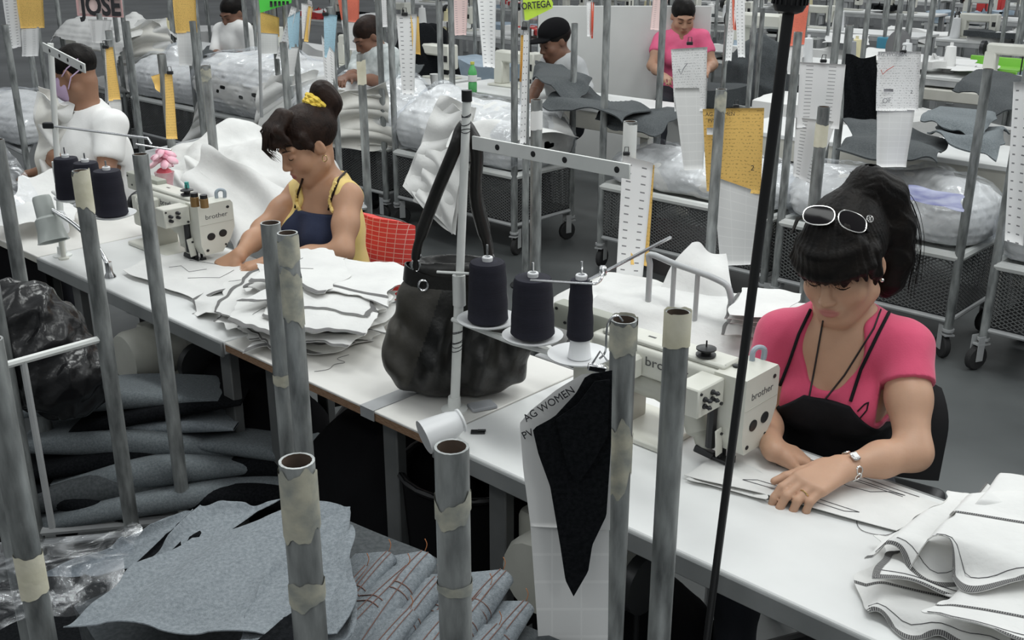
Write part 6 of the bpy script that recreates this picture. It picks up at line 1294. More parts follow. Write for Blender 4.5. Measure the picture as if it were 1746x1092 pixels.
for k, (pts, Y) in enumerate([([(312, 245), (345, 150), (400, 140), (398, 250)], 8.95), ([(415, 270), (450, 145), (540, 130), (520, 262)], 8.15), ([(545, 260), (560, 165), (650, 150), (690, 250)], 7.4), ([(205, 110), (225, 45), (280, 38), (300, 110)], 10.1), ([(60, 330), (65, 170), (125, 180), (130, 330)], 4.95)]):
    hang(['ecru trouser panel hanging on the heap left of the bun', 'broad ecru panel folded over the heap behind the bun', 'ecru panel slumped over the stack right of the bun', 'pale ecru panel on the high heap at upper left', 'long ecru cloth held up by the man in white'][k], pts, Y, 60+k, 0.07, edge=0.09, layers=2)
# tray of dark plastic wrapped goods and blue film
P = quad_P([np.array(atz(p[0], p[1], 0.86)) for p in ((1530, 345), (1545, 322), (1640, 340), (1640, 368))], 20, 14, 71, 0.03, freq=(9, 40)); cloth_obj('blue violet film lying on the bundle behind the sunglasses', P, mat('blue_violet_film', (0.16, 0.17, 0.36), 0.35, 0, (0.40, 0.42, 0.55), 9), None, 0.001, name='plastic_sheet', cat='plastic sheet')
# further near poles at far left
CR = cart('cart with tall pipes behind the man in white', [ptop(185, 52), ptop(215, 36), xy(L(-6.4, 2.6)), xy(L(-5.9, 2.3))], bed=0.5, mesh=False)
CS = cart('cart with leaning pipes at the far left edge', [ptop(8, 42), ptop(58, 8), xy(L(-7.6, 1.9)), xy(L(-7.2, 1.4))], bed=0.55, mesh=False)
heap('plastic wrapped bundle at the far left edge', -7.9, -6.7, 1.3, 2.0, 0.56, 0.85, 33, wrap=1.0)
P = quad_P(pq([(-10, 400), (30, 300), (120, 310), (135, 395)], [0.83, 0.95, 0.9, 0.83]), 30, 24, 72, 0.06, freq=(6, 20), ridge=0.3); cloth_obj('ecru cloth spread on the far-left board', P)
P = quad_P(pq([(-20, 380), (-10, 230), (40, 300), (75, 355)], [0.9, 1.15, 1.0, 0.9]), 30, 24, 73, 0.06, freq=(12, 50), ridge=0.5); cloth_obj('crinkled clear plastic over the cloth at the far left', P, M_film, M_film, 0, name='plastic_sheet', cat='plastic sheet')
# ------------------------------------------------------------------ further rows of tables
def bench(label, a0, a1, b, z=TZ, dep=0.6, kind='cream', group='tables of the rows behind'):
    t = thing('work_table', label, 'table', L((a0+a1)/2, b, 0), RA, group); ln = a1-a0
    MB().box((0, dep/2, z-0.015), (ln, dep, 0.03), bev=0.004).build('table_top', M_laminate if kind != 'dark' else M_greyedge, t)
    MB().box((0, 0.02, z-(0.09 if kind == 'cream' else 0.055)), (ln-0.02, 0.03, 0.13 if kind == 'cream' else 0.05), bev=0.003).build('front_board', M_creamwood if kind == 'cream' else M_rail, t)
    for x in (-ln/2+0.06, ln/2-0.06):
        for y in (0.05, dep-0.06): MB().box((x, y, (z-0.03)/2), (0.07, 0.06, z-0.03), bev=0.003).build('leg', M_creamwood if kind == 'cream' else M_rail, t)
    return t
def far_machine_mesh():
    b = MB(); b.cur = 0; b.box((-0.16, 0, 0.23), (0.40, 0.1, 0.09), bev=0.015); b.box((-0.32, 0, 0.11), (0.1, 0.1, 0.2), bev=0.012); b.box((0.03, 0, 0.18), (0.09, 0.12, 0.20), bev=0.012); b.box((-0.16, 0, 0.008), (0.48, 0.18, 0.016), bev=0.004)
    b.cur = 1; b.tube([(0.03, 0, 0.02), (0.03, 0, 0.1)], 0.008, 6); b.lathe([(0.02, -0.02), (0.06, -0.015), (0.06, 0.015), (0.02, 0.02)], 14, (-0.40, 0, 0.23), (0, math.pi/2, 0)); b.box((0.04, -0.062, 0.17), (0.04, 0.004, 0.05)); b.tube([(-0.1, 0.1, 0.02), (-0.1, 0.1, 0.45)], 0.006, 6)
    o = b.build('sewing_machine', None, None, mats=[M_cream, M_darkmetal]); return o
fm0 = far_machine_mesh(); FM = [0]
ROWN = {7: 'third', 10: 'fourth', 11: 'fourth', 14: 'fifth', 17: 'sixth', 20: 'seventh', 24: 'eighth'}; CNT = {}
def nth(kind, row):
    k = (kind, row); CNT[k] = CNT.get(k, 0)+1; return ORD[min(CNT[k]-1, 19)]
def far_machine(a, b, rz=0.0, label=None):
    if label is None: r_ = ROWN[int(b)]; label = nth('m', r_)+' cream sewing machine from the left on the '+r_+' table row'
    o = fm0 if FM[0] == 0 else fm0.copy()
    if FM[0]: col.objects.link(o)
    FM[0] += 1; p = L(a, b, TZ+0.001); o.location = p; o.rotation_euler = (0, 0, RA+rz); tag(o, label, 'sewing machine', 'sewing machines on the far rows'); return o
r2 = [('long cream-edged table behind the far left carts', -12.2, -9.4), ('cream-edged table in front of the man in the open shirt', -9.3, -7.5), ('cream-edged table where the man in the printed T-shirt bends', -7.4, -5.7), ('cream-edged table where the man in the cap sews', -5.6, -3.5), ('cream-edged table behind the woman in pink T-shirt with charcoal goods', -2.9, -1.1)]
for lab, a0, a1 in r2: bench(lab, a0, a1, 4.25)
for k, (a0, a1, lab) in enumerate([(-12, -9.6, 'leftmost white table of the third row'), (-9.4, -7.2, 'white table of the third row above the drink bottle'), (-7.0, -5.2, 'white table of the third row beside the pale partition'), (-5.0, -3.4, 'white table with machine behind the black ticket cloth'), (-3.3, -1.8, 'white table carrying the bright green tray')]): bench(lab, a0, a1, 7.55, kind='grey')
ri = 0
for b in (10.8, 14.0, 17.2, 20.4, 24.0):
    for k in range(9):
        a0 = -14.5 + k*2.0 + (b-10)*0.25
        if proj(L(a0+1.8, b, TZ))[0] < -60 or proj(L(a0, b, TZ))[0] > 1800 or proj(L(a0, b, 1.2))[1] < -260: continue
        bench(nth('t', ROWN[int(b)])+' white work table from the left in the '+ROWN[int(b)]+' row', a0, a0+1.8, b, kind='grey', group='distant work tables')
        for q in (0.5, 1.35):
            if rng.random() < 0.85: far_machine(a0+q, b+0.3)
M_blue = mat('light_blue_denim', (0.30, 0.38, 0.46), 0.9, 0, (0.38, 0.46, 0.54), 9)
far_machine(-5.85, 4.6, label='dark-based sewing machine beside the green drink bottle'); far_machine(-6.9, 4.6, label='sewing machine in front of the man in the printed T-shirt'); far_machine(-8.3, 4.6, label='sewing machine before the man in the open white shirt'); far_machine(-4.95, 4.65, label='sewing machine half hidden under charcoal denim by the capped man')
for a in (-11.2, -10.1, -8.9, -7.7, -6.4): far_machine(a, 7.85)
o = far_machine(-4.55, 7.8, R(0), 'cream sewing machine above the black ticket cloth at upper right'); o.scale = (1.5, 1.5, 1.5)
far_machine(-2.3, 7.9, label='sewing machine beside the bright green tray')
# charcoal denim goods on the second row
CH = [((905, 155), (915, 118), (1010, 150), (985, 175), 0.98, 'charcoal denim held up by the man in the cap'), ((930, 190), (985, 158), (1110, 200), (1060, 225), 0.90, 'charcoal denim slumped on the cream table by the cap man'), ((1010, 215), (1060, 190), (1170, 205), (1120, 240), 0.86, 'charcoal denim sagging off the table corner'),
      ((560, 140), (590, 105), (720, 125), (690, 150), 0.88, 'dark denim spread before the man in the printed T-shirt'), ((345, 100), (380, 72), (440, 80), (420, 104), 0.90, 'dark denim in front of the man in the open shirt'), ((1430, 275), (1440, 215), (1620, 235), (1600, 300), 0.92, 'charcoal denim heap behind the black ticket cloth'), ((1560, 225), (1590, 205), (1700, 215), (1680, 245), 1.0, 'grey folded denim stack at upper right'), ((1580, 250), (1600, 225), (1720, 240), (1700, 275), 0.96, 'second grey folded denim stack at upper right'), ((1620, 160), (1660, 130), (1760, 150), (1740, 200), 0.98, 'charcoal cloth over the bench at the upper right edge')]
for k, (a, b2, c, d, z, lab) in enumerate(CH):
    P = quad_P([np.array(atz(p[0], p[1], z)) for p in (a, b2, c, d)], 40, 30, 700+k, 0.13, edge=0.06, freq=(4, 18), ridge=0.3, curl=-0.05); cloth_obj(lab, P, M_denim_g if k not in (6, 7) else M_denim_m, M_denim_d, 0.008, name='denim_panel', cat='denim')
# white goods on the third row
for k, (x, y) in enumerate([(1500, 96), (1560, 100), (1620, 112), (1440, 70), (1660, 118), (1330, 92)]):
    P = quad_P([np.array(atz(x+dx, y+dy, 0.83)) for dx, dy in ((-40, 8), (-25, -9), (45, -4), (40, 12))], 16, 12, 800+k, 0.05, freq=(4, 14)); cloth_obj(['white cloth spread left of the green tray', 'white cloth sliding under the paper card', 'white cloth right below the green tray', 'white cloth by the far machine', 'white cloth at the end of the third row table', 'white cloth beside the pale partition'][k], P, M_paperw, M_cloth, 0.002)
def boxthing(name, label, cat, px, py, z, size, m, rz=0.0, bev=0.01, lid=None):
    p = atz(px, py, z); t = thing(name, label, cat, p, RA+rz); MB().box((0, 0, size[2]/2), size, bev=bev).build('body', m, t)
    if lid: MB().box((0, 0, size[2]+0.01), (size[0]*1.04, size[1]*1.04, 0.02), bev=0.004).build('lid', lid, t)
    return t
M_green = mat('bright_green_plastic', (0.20, 0.52, 0.06), 0.45, 0, (0.26, 0.60, 0.09), 4)
p = atz(1685, 120, TZ); g_ = thing('green_tray', 'bright green plastic tray with raised rims at upper right', 'tray', p, RA)
MB().box((0, 0.0, -0.06), (0.50, 0.02, 0.14), bev=0.006).build('front_rim', M_green, g_); MB().box((0.0, 0.3, 0.04), (0.56, 0.02, 0.10), bev=0.006).build('back_rim', M_green, g_); MB().box((0, 0.15, 0.01), (0.5, 0.3, 0.014)).build('tray_floor', M_green, g_)
boxthing('cardboard_sleeve', 'teal blue card box beside the upper right machine', 'box', 1510, 84, TZ+0.02, (0.18, 0.08, 0.12), mat('teal_card', (0.06, 0.26, 0.38), 0.6))
boxthing('dark_bin', 'dark bin in the open bench at upper right', 'bin', 1655, 145, 0.62, (0.5, 0.3, 0.18), M_black)
boxthing('parts_box', 'cream wooden box standing on the bench at upper right', 'box', 1640, 172, 0.60, (0.62, 0.35, 0.10), M_creamwood)
boxthing('red_bin', 'red plastic sheet pile at the top right corner', 'bin', 1688, 22, TZ+0.02, (0.35, 0.2, 0.5), mat('red_plastic', (0.62, 0.05, 0.05), 0.5))
ch = thing('office_chair', 'grey office chair back behind the upper right machine', 'chair', aty(1535, 60, 10.2)-Vector((0, 0, 0.0)), RA); ch.location.z = 0
S = SDF((-0.3, -0.1, 0.7), (0.3, 0.12, 1.25), 0.012); S.ell((0, 0, 0.93), (0.13, 0.05, 0.17), None, 0.02); S.build('backrest', mat('grey_vinyl', (0.12, 0.12, 0.125), 0.6), ch); MB().box((0, -0.25, 0.5), (0.45, 0.45, 0.06), bev=0.02, seg=2).build('seat', M_black, ch); MB().tube([(0, 0.03, 0.8), (0, 0.03, 0.5), (0, -0.2, 0.47)], 0.02, 8).build('bracket', M_darkmetal, ch); MB().tube([(0, -0.25, 0), (0, -0.25, 0.5)], 0.025, 8).build('column', M_darkmetal, ch)
# pale partition behind the man in the cap
pt = thing('partition', 'large pale grey partition board behind the man in the cap', 'partition', aty(1062, 120, 9.0)*1.0, 0); pt.location.z = 0
w_ = 1.42; MB().box((0.0, 0, 0.72), (w_, 0.03, 1.34), bev=0.004).build('board', mat('pale_grey_board', (0.60, 0.61, 0.60), 0.7, 0, (0.65, 0.66, 0.65), 3), pt)
for x in (-w_/2+0.05, w_/2-0.05): MB().box((x, 0, 0.03), (0.06, 0.4, 0.05), bev=0.01).build('foot', M_rail, pt)
# drink bottle, paper cup
p = atz(806, 158, TZ); bo = thing('drink_bottle', 'green plastic drink bottle on the second row table', 'bottle', p)
M_bot = mat('green_bottle_plastic', (0.10, 0.45, 0.14), 0.15, 0, (0.16, 0.55, 0.2), 5); MB().lathe([(0.028, 0), (0.034, 0.01), (0.034, 0.07), (0.030, 0.085), (0.034, 0.1), (0.034, 0.16), (0.014, 0.205), (0.013, 0.215)], 16).build('bottle_body', M_bot, bo); MB().lathe([(0.016, 0.213), (0.016, 0.232)], 12).build('cap', mat('yellow_cap', (0.65, 0.62, 0.12), 0.4), bo); MB().lathe([(0.0345, 0.085), (0.0348, 0.09), (0.0348, 0.13), (0.0345, 0.135)], 16, cap0=False, cap1=False).build('paper_label', M_paperw, bo)
p = atz(742, 148, TZ); o = MB().lathe([(0.028, 0), (0.040, 0.10), (0.042, 0.10), (0.040, 0.097), (0.03, 0.006)], 18).build('paper_cup', M_paperw); o.location = p; tag(o, 'white paper cup on the second row table', 'cup')
# black garment bags behind
for k, (x, y, Y, rx, rz) in enumerate([(715, 95, 9.3, 0.25, 0.62), (740, 60, 9.6, 0.22, 0.6), (1400, 70, 9.5, 0.3, 0.35), (850, 85, 8.9, 0.28, 0.22), (1292, 100, 9.6, 0.30, 0.55)]):
    c = aty(x, y, Y); c.z = rz; S = SDF((-rx-.1, -rx-.1, 0), (rx+.1, rx+.1, rz*2+.1), 0.022); S.ell((0, 0, rz), (rx, rx*0.8, rz), None, 0.05); S.field(wrinkle(90+k, 0.02, 9, 30)); S.plane((0, 0, 0.01), (0, 0, -1)); o = S.build('garment_sack', M_sack if k == 3 else (M_denim_g if k == 4 else M_denim_d), None); o.location = (c.x, c.y, 0); tag(o, ['tall black cloth stack behind the printed T-shirt man', 'tall black cloth stack further back by the white strips', 'black cloth mound under the red ticket at upper right', 'shiny black sack behind the green bottle', 'grey cloth mound under the twin bar tickets'][k], 'sack')
# far carts with pipes
fi = 0
fl2 = 'pipe cart among the distant rows'
for (a, b) in [(-12.0, 6.1), (-10.5, 6.0), (-9.2, 6.1), (-8.0, 6.0), (-6.9, 6.15), (-5.6, 6.0), (-4.4, 6.1), (-3.2, 6.0), (-2.1, 6.1), (-9.5, 9.3), (-7.6, 9.4), (-6.0, 9.3), (-4.6, 9.4), (-3.4, 9.3), (-2.4, 9.4), (-8.6, 12.6), (-7.0, 12.5), (-5.2, 12.6), (-3.8, 12.5), (-6.0, 15.8), (-4.6, 15.8)]:
    an = {6: 'second', 9: 'third', 12: 'fourth', 15: 'fifth'}[int(b)]; t = thing('bundle_cart', nth('c', an)+' pipe cart in the '+an+' aisle, loaded with '+('ecru cloth', 'charcoal denim', 'white paper-like cloth', 'ecru cloth', 'light blue denim')[fi % 5], 'cart', L(a, b, 0), RA, 'distant pipe carts')
    for (x, y) in ((-0.45, -0.26), (0.45, -0.26), (0.45, 0.26), (-0.45, 0.26)): MB().tube([(x, y, 0.05), (x, y, rng.uniform(1.35, 1.9))], 0.02, 8).build('pole', (M_galv, M_galv2)[int(x > 0)], t)
    MB().box((0, 0, 0.55), (0.94, 0.56, 0.03)).build('tray', M_white_paint, t); P = place_grid(sheet_grid(0.86, 0.5, 16, 12, 900+fi, 0.08, freq=(3, 10)), (0, 0, 0.72)); MB().grid(P, 0.14).build('cloth_load', (M_cloth, M_denim_g, M_paperw, M_cloth, M_blue)[fi % 5], t, ang=60); fi += 1

# small clutter on the far rows
M_thr = [M_paperw, M_whiteplastic, mat('pale_yellow_thread', (0.72, 0.66, 0.42), 0.8), mat('grey_thread', (0.32, 0.33, 0.35), 0.8), M_paperw]
cm_ = {}; FAR = []
for i in range(64):
    b = rng.choice([4.6, 7.7, 7.9, 11.0, 11.1, 14.3, 17.4]); a = rng.uniform(-12, -0.5); p = L(a, b, TZ+0.001); q = proj(p)
    if not (20 < q[0] < 1746 and -60 < q[1] < 200) or (b < 5 and a > -3.2): continue
    k = i % 5
    if k not in cm_:
        me = MB().lathe([(0.045, 0), (0.048, 0.01), (0.035, 0.17), (0.012, 0.175), (0.012, 0.195)], 12).build('thread_cone', M_thr[k]); cm_[k] = me; o = me
    else: o = cm_[k].copy(); col.objects.link(o)
    o.location = p; o.scale = (1.2, 1.2, 1.3); FAR.append((o, ('white', 'white', 'pale yellow', 'grey', 'white')[k]+' thread cone', {4: 'second', 7: 'third', 11: 'fourth', 14: 'fifth', 17: 'sixth'}[int(b)], q[0], 'thread cone', 'thread cones on the far tables'))
fc = [M_cloth, M_paperw, M_denim_g, M_cloth, M_blue, mat('red_cloth', (0.55, 0.05, 0.05), 0.8), M_paperw, M_denim_d]
for i in range(56):
    b = rng.choice([7.75, 7.75, 11.0, 11.0, 14.2, 17.4]); a = rng.uniform(-12, -0.8); p = L(a, b, TZ+0.01); q = proj(p)
    if not (0 < q[0] < 1746 and -40 < q[1] < 190): continue
    P = place_grid(sheet_grid(rng.uniform(0.3, 0.6), rng.uniform(0.25, 0.45), 14, 12, 950+i, 0.05, edge=0.06, freq=(4, 14)), (p.x, p.y, TZ+0.09), RA+rng.uniform(-0.4, 0.4)); o = cloth_obj('crumpled cloth pile', P, fc[i % 8], fc[i % 8], 0.06, name='cloth_pile', cat='cloth'); FAR.append((o, ('ecru', 'white', 'charcoal', 'ecru', 'light blue', 'red', 'white', 'black')[i % 8]+' crumpled cloth pile', {7: 'third', 11: 'fourth', 14: 'fifth', 17: 'sixth'}[int(b)], q[0], 'cloth', 'cloth piles on the far tables'))
for o, kd, rw, x_, ct, gp in sorted(FAR, key=lambda e: (e[1], e[2], e[3])): tag(o, nth(kd, rw)+' '+kd+' from the left on the '+rw+' table row', ct, gp)
# ------------------------------------------------------------------ tickets, signs and cards
def print_mat(name, base, kind, ink=(0.12, 0.12, 0.13)):
    if name in MATS: return MATS[name]
    m = bpy.data.materials.new(name); m.use_nodes = True; nt = m.node_tree; b = nt.nodes['Principled BSDF']; b.inputs['Roughness'].default_value = 0.8
    uv = nd(nt, 'ShaderNodeUVMap'); sp = nd(nt, 'ShaderNodeSeparateXYZ'); nt.links.new(uv.outputs[0], sp.inputs[0])
    def mth(op, a, bb=None):
        n = nd(nt, 'ShaderNodeMath', operation=op)
        for i, q in enumerate((a, bb)):
            if q is None: continue
            if isinstance(q, (int, float)): n.inputs[i].default_value = q
            else: nt.links.new(q, n.inputs[i])
        return n.outputs[0]
    x, y = sp.outputs[0], sp.outputs[1]
    if kind == 'dash':      # rows of short bars in two columns
        f = mth('MULTIPLY', mth('LESS_THAN', mth('FRACT', mth('MULTIPLY', y, 18.0)), 0.16), mth('LESS_THAN', mth('ABSOLUTE', mth('SUBTRACT', mth('FRACT', mth('MULTIPLY', x, 2.0)), 0.45)), 0.16)); f = mth('MULTIPLY', f, 0.85)
    elif kind == 'grid':
        f = mth('MULTIPLY', mth('MINIMUM', mth('GREATER_THAN', mth('FRACT', mth('MULTIPLY', y, 9.0)), 0.10), mth('GREATER_THAN', mth('FRACT', mth('MULTIPLY', x, 3.0)), 0.05)), 0.16)
    else:                   # lines of small print
        n = nd(nt, 'ShaderNodeTexNoise'); n.inputs['Scale'].default_value = 26; mp = nd(nt, 'ShaderNodeMapping'); mp.inputs['Scale'].default_value = (1.0, 2.2, 1); nt.links.new(uv.outputs[0], mp.inputs[0]); nt.links.new(mp.outputs[0], n.inputs[0])
        f = mth('MULTIPLY', mth('MULTIPLY', mth('LESS_THAN', mth('FRACT', mth('MULTIPLY', y, 24.0)), 0.42), mth('GREATER_THAN', n.outputs[0], 0.56)), 0.5)
    mx = nd(nt, 'ShaderNodeMix', data_type='RGBA'); nt.links.new(f, mx.inputs[0]); mx.inputs[6].default_value = (*base, 1); mx.inputs[7].default_value = (*ink, 1); nt.links.new(mx.outputs[2], b.inputs['Base Color']); MATS[name] = m; return m
PW = (0.87, 0.87, 0.87); PO = (0.92, 0.60, 0.18); PB = (0.42, 0.64, 0.76); PRD = (0.80, 0.20, 0.13); PPK = (0.82, 0.62, 0.60)
PM = {'wd': print_mat('white_ticket_with_bars', PW, 'dash'), 'wg': print_mat('white_ticket_grid', (0.88, 0.88, 0.87), 'grid', (0.45, 0.46, 0.46)), 'wt': print_mat('white_ticket_print', PW, 'text'), 'o': print_mat('orange_card_print', PO, 'text', (0.25, 0.12, 0.03)), 'b': print_mat('blue_card_print', PB, 'text'), 'r': print_mat('red_card_print', PRD, 'text', (0.3, 0.05, 0.04)), 'p': print_mat('pink_ticket_bars', PPK, 'dash')}
def sheet(parent, c, m, name='sheet', nu=10, nv=16, curl=0.01, seed=0, off=0.0):
    """c: 4 points: top-left, top-right, bottom-right, bottom-left (local)"""
    c = [np.array(p, float) for p in c]; u = np.linspace(0, 1, nu)[:, None, None]; v = np.linspace(0, 1, nv)[None, :, None]; P = c[0]*(1-u)*(1-v) + c[1]*u*(1-v) + c[2]*u*v + c[3]*(1-u)*v
    n = np.cross(c[1]-c[0], c[3]-c[0]); n /= np.linalg.norm(n)+1e-9
    if n[1] > 0: n = -n
    g = np.random.default_rng(seed); P = P + n*(off + curl*(np.sin(u*math.pi*g.uniform(0.8, 1.6)+g.uniform(0, 3))*(0.4+v) + 0.7*np.sin(v*math.pi*g.uniform(1, 2)+g.uniform(0, 3))*v))
    idx = np.arange(nu*nv).reshape(nu, nv); q = np.stack([idx[:-1, :-1], idx[1:, :-1], idx[1:, 1:], idx[:-1, 1:]], -1).reshape(-1, 4)
    B = P - n*0.0006; V = np.concatenate([P.reshape(-1, 3), B.reshape(-1, 3)]); k = nu*nv; ring = list(idx[:, 0])+list(idx[-1, 1:])+list(idx[-2::-1, -1])+list(idx[0, -2:0:-1]); fs = q.tolist() + (q[:, ::-1]+k).tolist() + [[int(ring[i]), int(ring[(i+1) % len(ring)]), int(ring[(i+1) % len(ring)])+k, int(ring[i])+k] for i in range(len(ring))]
    me = bpy.data.meshes.new(name); me.from_pydata([tuple(p) for p in V], [], fs); me.materials.append(m); UVv = np.stack([(u+0*v)[..., 0], 1-(v+0*u)[..., 0]], -1).reshape(-1, 2); UVv = np.concatenate([UVv, UVv]); lay = me.uv_layers.new(name='UVMap'); vi = np.zeros(len(me.loops), np.int32); me.loops.foreach_get('vertex_index', vi); lay.data.foreach_set('uv', UVv[vi].astype(np.float32).ravel()); me.polygons.foreach_set('use_smooth', [True]*len(fs)); me.update()
    o = bpy.data.objects.new(name, me); col.objects.link(o); o.parent = parent; return o, P, n
def clip(parent, p, s=1.0):
    b = MB(); b.box(p, (0.022*s, 0.012*s, 0.012*s), bev=0.002); b.tube([p+Vector((-0.007*s, 0, 0.004)), p+Vector((-0.006*s, -0.004, 0.022*s)), p+Vector((0.006*s, -0.004, 0.022*s)), p+Vector((0.007*s, 0, 0.004))], 0.0014*s, 5); return b.build('binder_clip', M_darkmetal, parent)
TI = [0]
def ticket(label, Y, sheets, clipat=None, group='work tickets hanging on cart pipes', name='work_ticket'):
    """sheets: list of (pixel corners tl,tr,br,bl, material key, order)"""
    x0, y0 = sheets[0][0][0]; org = aty((x0+sheets[0][0][1][0])/2, y0, Y); t = thing(name, label, 'ticket', org, 0, group)
    for i, (c, mk) in enumerate(sheets):
        TI[0] += 1; pts = [aty(p[0], p[1], Y-0.004*i*0-0.002*(len(sheets)-i))-org for p in c]; o, P, n = sheet(t, pts, PM.get(mk, None) or MATS[mk], 'sheet' if i == 0 else 'under_sheet', curl=0.006*Y/4, seed=TI[0])
    if clipat: clip(t, aty(clipat[0], clipat[1], Y-0.012)-org, max(1.0, Y/4))
    return t, org
q4 = lambda x0, y0, x1, y1, s=0: [(x0, y0), (x1, y0+s), (x1, y1+s), (x0, y1)]
t, og = ticket('orange card with printed order and white grid strip on the central pipe', 4.27, [([(1198, 186), (1303, 184), (1297, 331), (1205, 326)], 'o'), ([(1215, 300), (1300, 330), (1290, 452), (1228, 452)], 'wg')], (1255, 181))
def put_text(t, og, body, size_px, px, py, Y, m, rot=0.0, sx=1.0, bold=0.0, name='lettering'):
    c = aty(px, py, Y)-og; dpt = Y*CT + (CAM_H-(c+og).z)*ST; s = size_px*dpt/FPX; fr = Matrix(((1, 0, 0), (0, 0, -1), (0, 1, 0))); fr = fr @ Matrix.Rotation(rot, 3, 'Z'); return text_mesh(body, s, m, t, fr, c, name, 0.0006, bold*s, sx)
M_ink = mat('black_ink', (0.03, 0.03, 0.035), 0.7); M_inkg = mat('grey_ink', (0.28, 0.28, 0.30), 0.7); M_redpen = mat('red_pen', (0.55, 0.08, 0.05), 0.6)
put_text(t, og, 'AG WOMEN', 9, 1228, 195, 4.245, M_ink, 0.02); put_text(t, og, 'PVSTYLE', 8, 1222, 206, 4.245, M_ink, 0.02); put_text(t, og, '2', 13, 1283, 287, 4.245, M_ink)
MB().tube([aty(p[0], p[1], 4.245)-og for p in ((1216, 240), (1217, 256), (1221, 262), (1226, 250))], 0.0022, 5).build('pen_tick', M_redpen, t)
sheet(t, [aty(p[0], p[1], 4.248)-og for p in q4(1205, 218, 1217, 230)], M_paperw, 'sticker', 3, 3, 0)
t, og = ticket('long white ticket with bars and orange edge beside the tubular rack', 3.42, [([(1062, 265), (1114, 278), (1092, 515), (1048, 512)], 'wd'), ([(1080, 270), (1116, 282), (1105, 455), (1075, 450)], 'o')], (1068, 262))
t, og = ticket('white ticket with a pen tick in front of the far pink blouse', 5.6, [([(1144, 84), (1206, 80), (1202, 190), (1150, 190)], 'wt'), ([(1148, 150), (1206, 150), (1200, 290), (1166, 290)], 'wg')], (1176, 74)); MB().tube([aty(p[0], p[1], 5.57)-og for p in ((1157, 118), (1161, 127), (1166, 116), (1172, 108))], 0.0025, 5).build('pen_tick', M_inkg, t)
ticket('white ticket covered with short bars left of the black cloth', 3.83, [([(1364, 106), (1442, 110), (1430, 220), (1358, 218)], 'wd'), ([(1357, 200), (1426, 208), (1388, 316), (1352, 300)], 'wd')], (1404, 104))
t, og = ticket('white printed ticket with red tick beside a hanging black cloth', 4.75, [([(1497, 88), (1571, 88), (1566, 190), (1492, 188)], 'wt'), ([(1495, 186), (1560, 188), (1546, 286), (1494, 284)], 'wg')], (1540, 88))
put_text(t, og, 'AG WOMEN', 9, 1521, 93, 4.72, M_inkg); put_text(t, og, '2', 8, 1554, 157, 4.72, M_ink); MB().tube([aty(p[0], p[1], 4.72)-og for p in ((1502, 119), (1505, 127), (1512, 120), (1524, 113))], 0.0016, 5).build('pen_tick', M_redpen, t); put_text(t, og, 'OF', 12, 1512, 172, 4.72, M_inkg, 0.15)
sheet(t, [aty(p[0], p[1], 4.72)-og for p in q4(1507, 152, 1523, 157)], M_inkg, 'barcode', 3, 3, 0)
hang('black cloth swatch hanging beside the printed ticket', [(1441, 91), (1497, 94), (1494, 202), (1438, 200)], 4.8, 91, 0.004, M_denim_d, mb=M_denim_d)
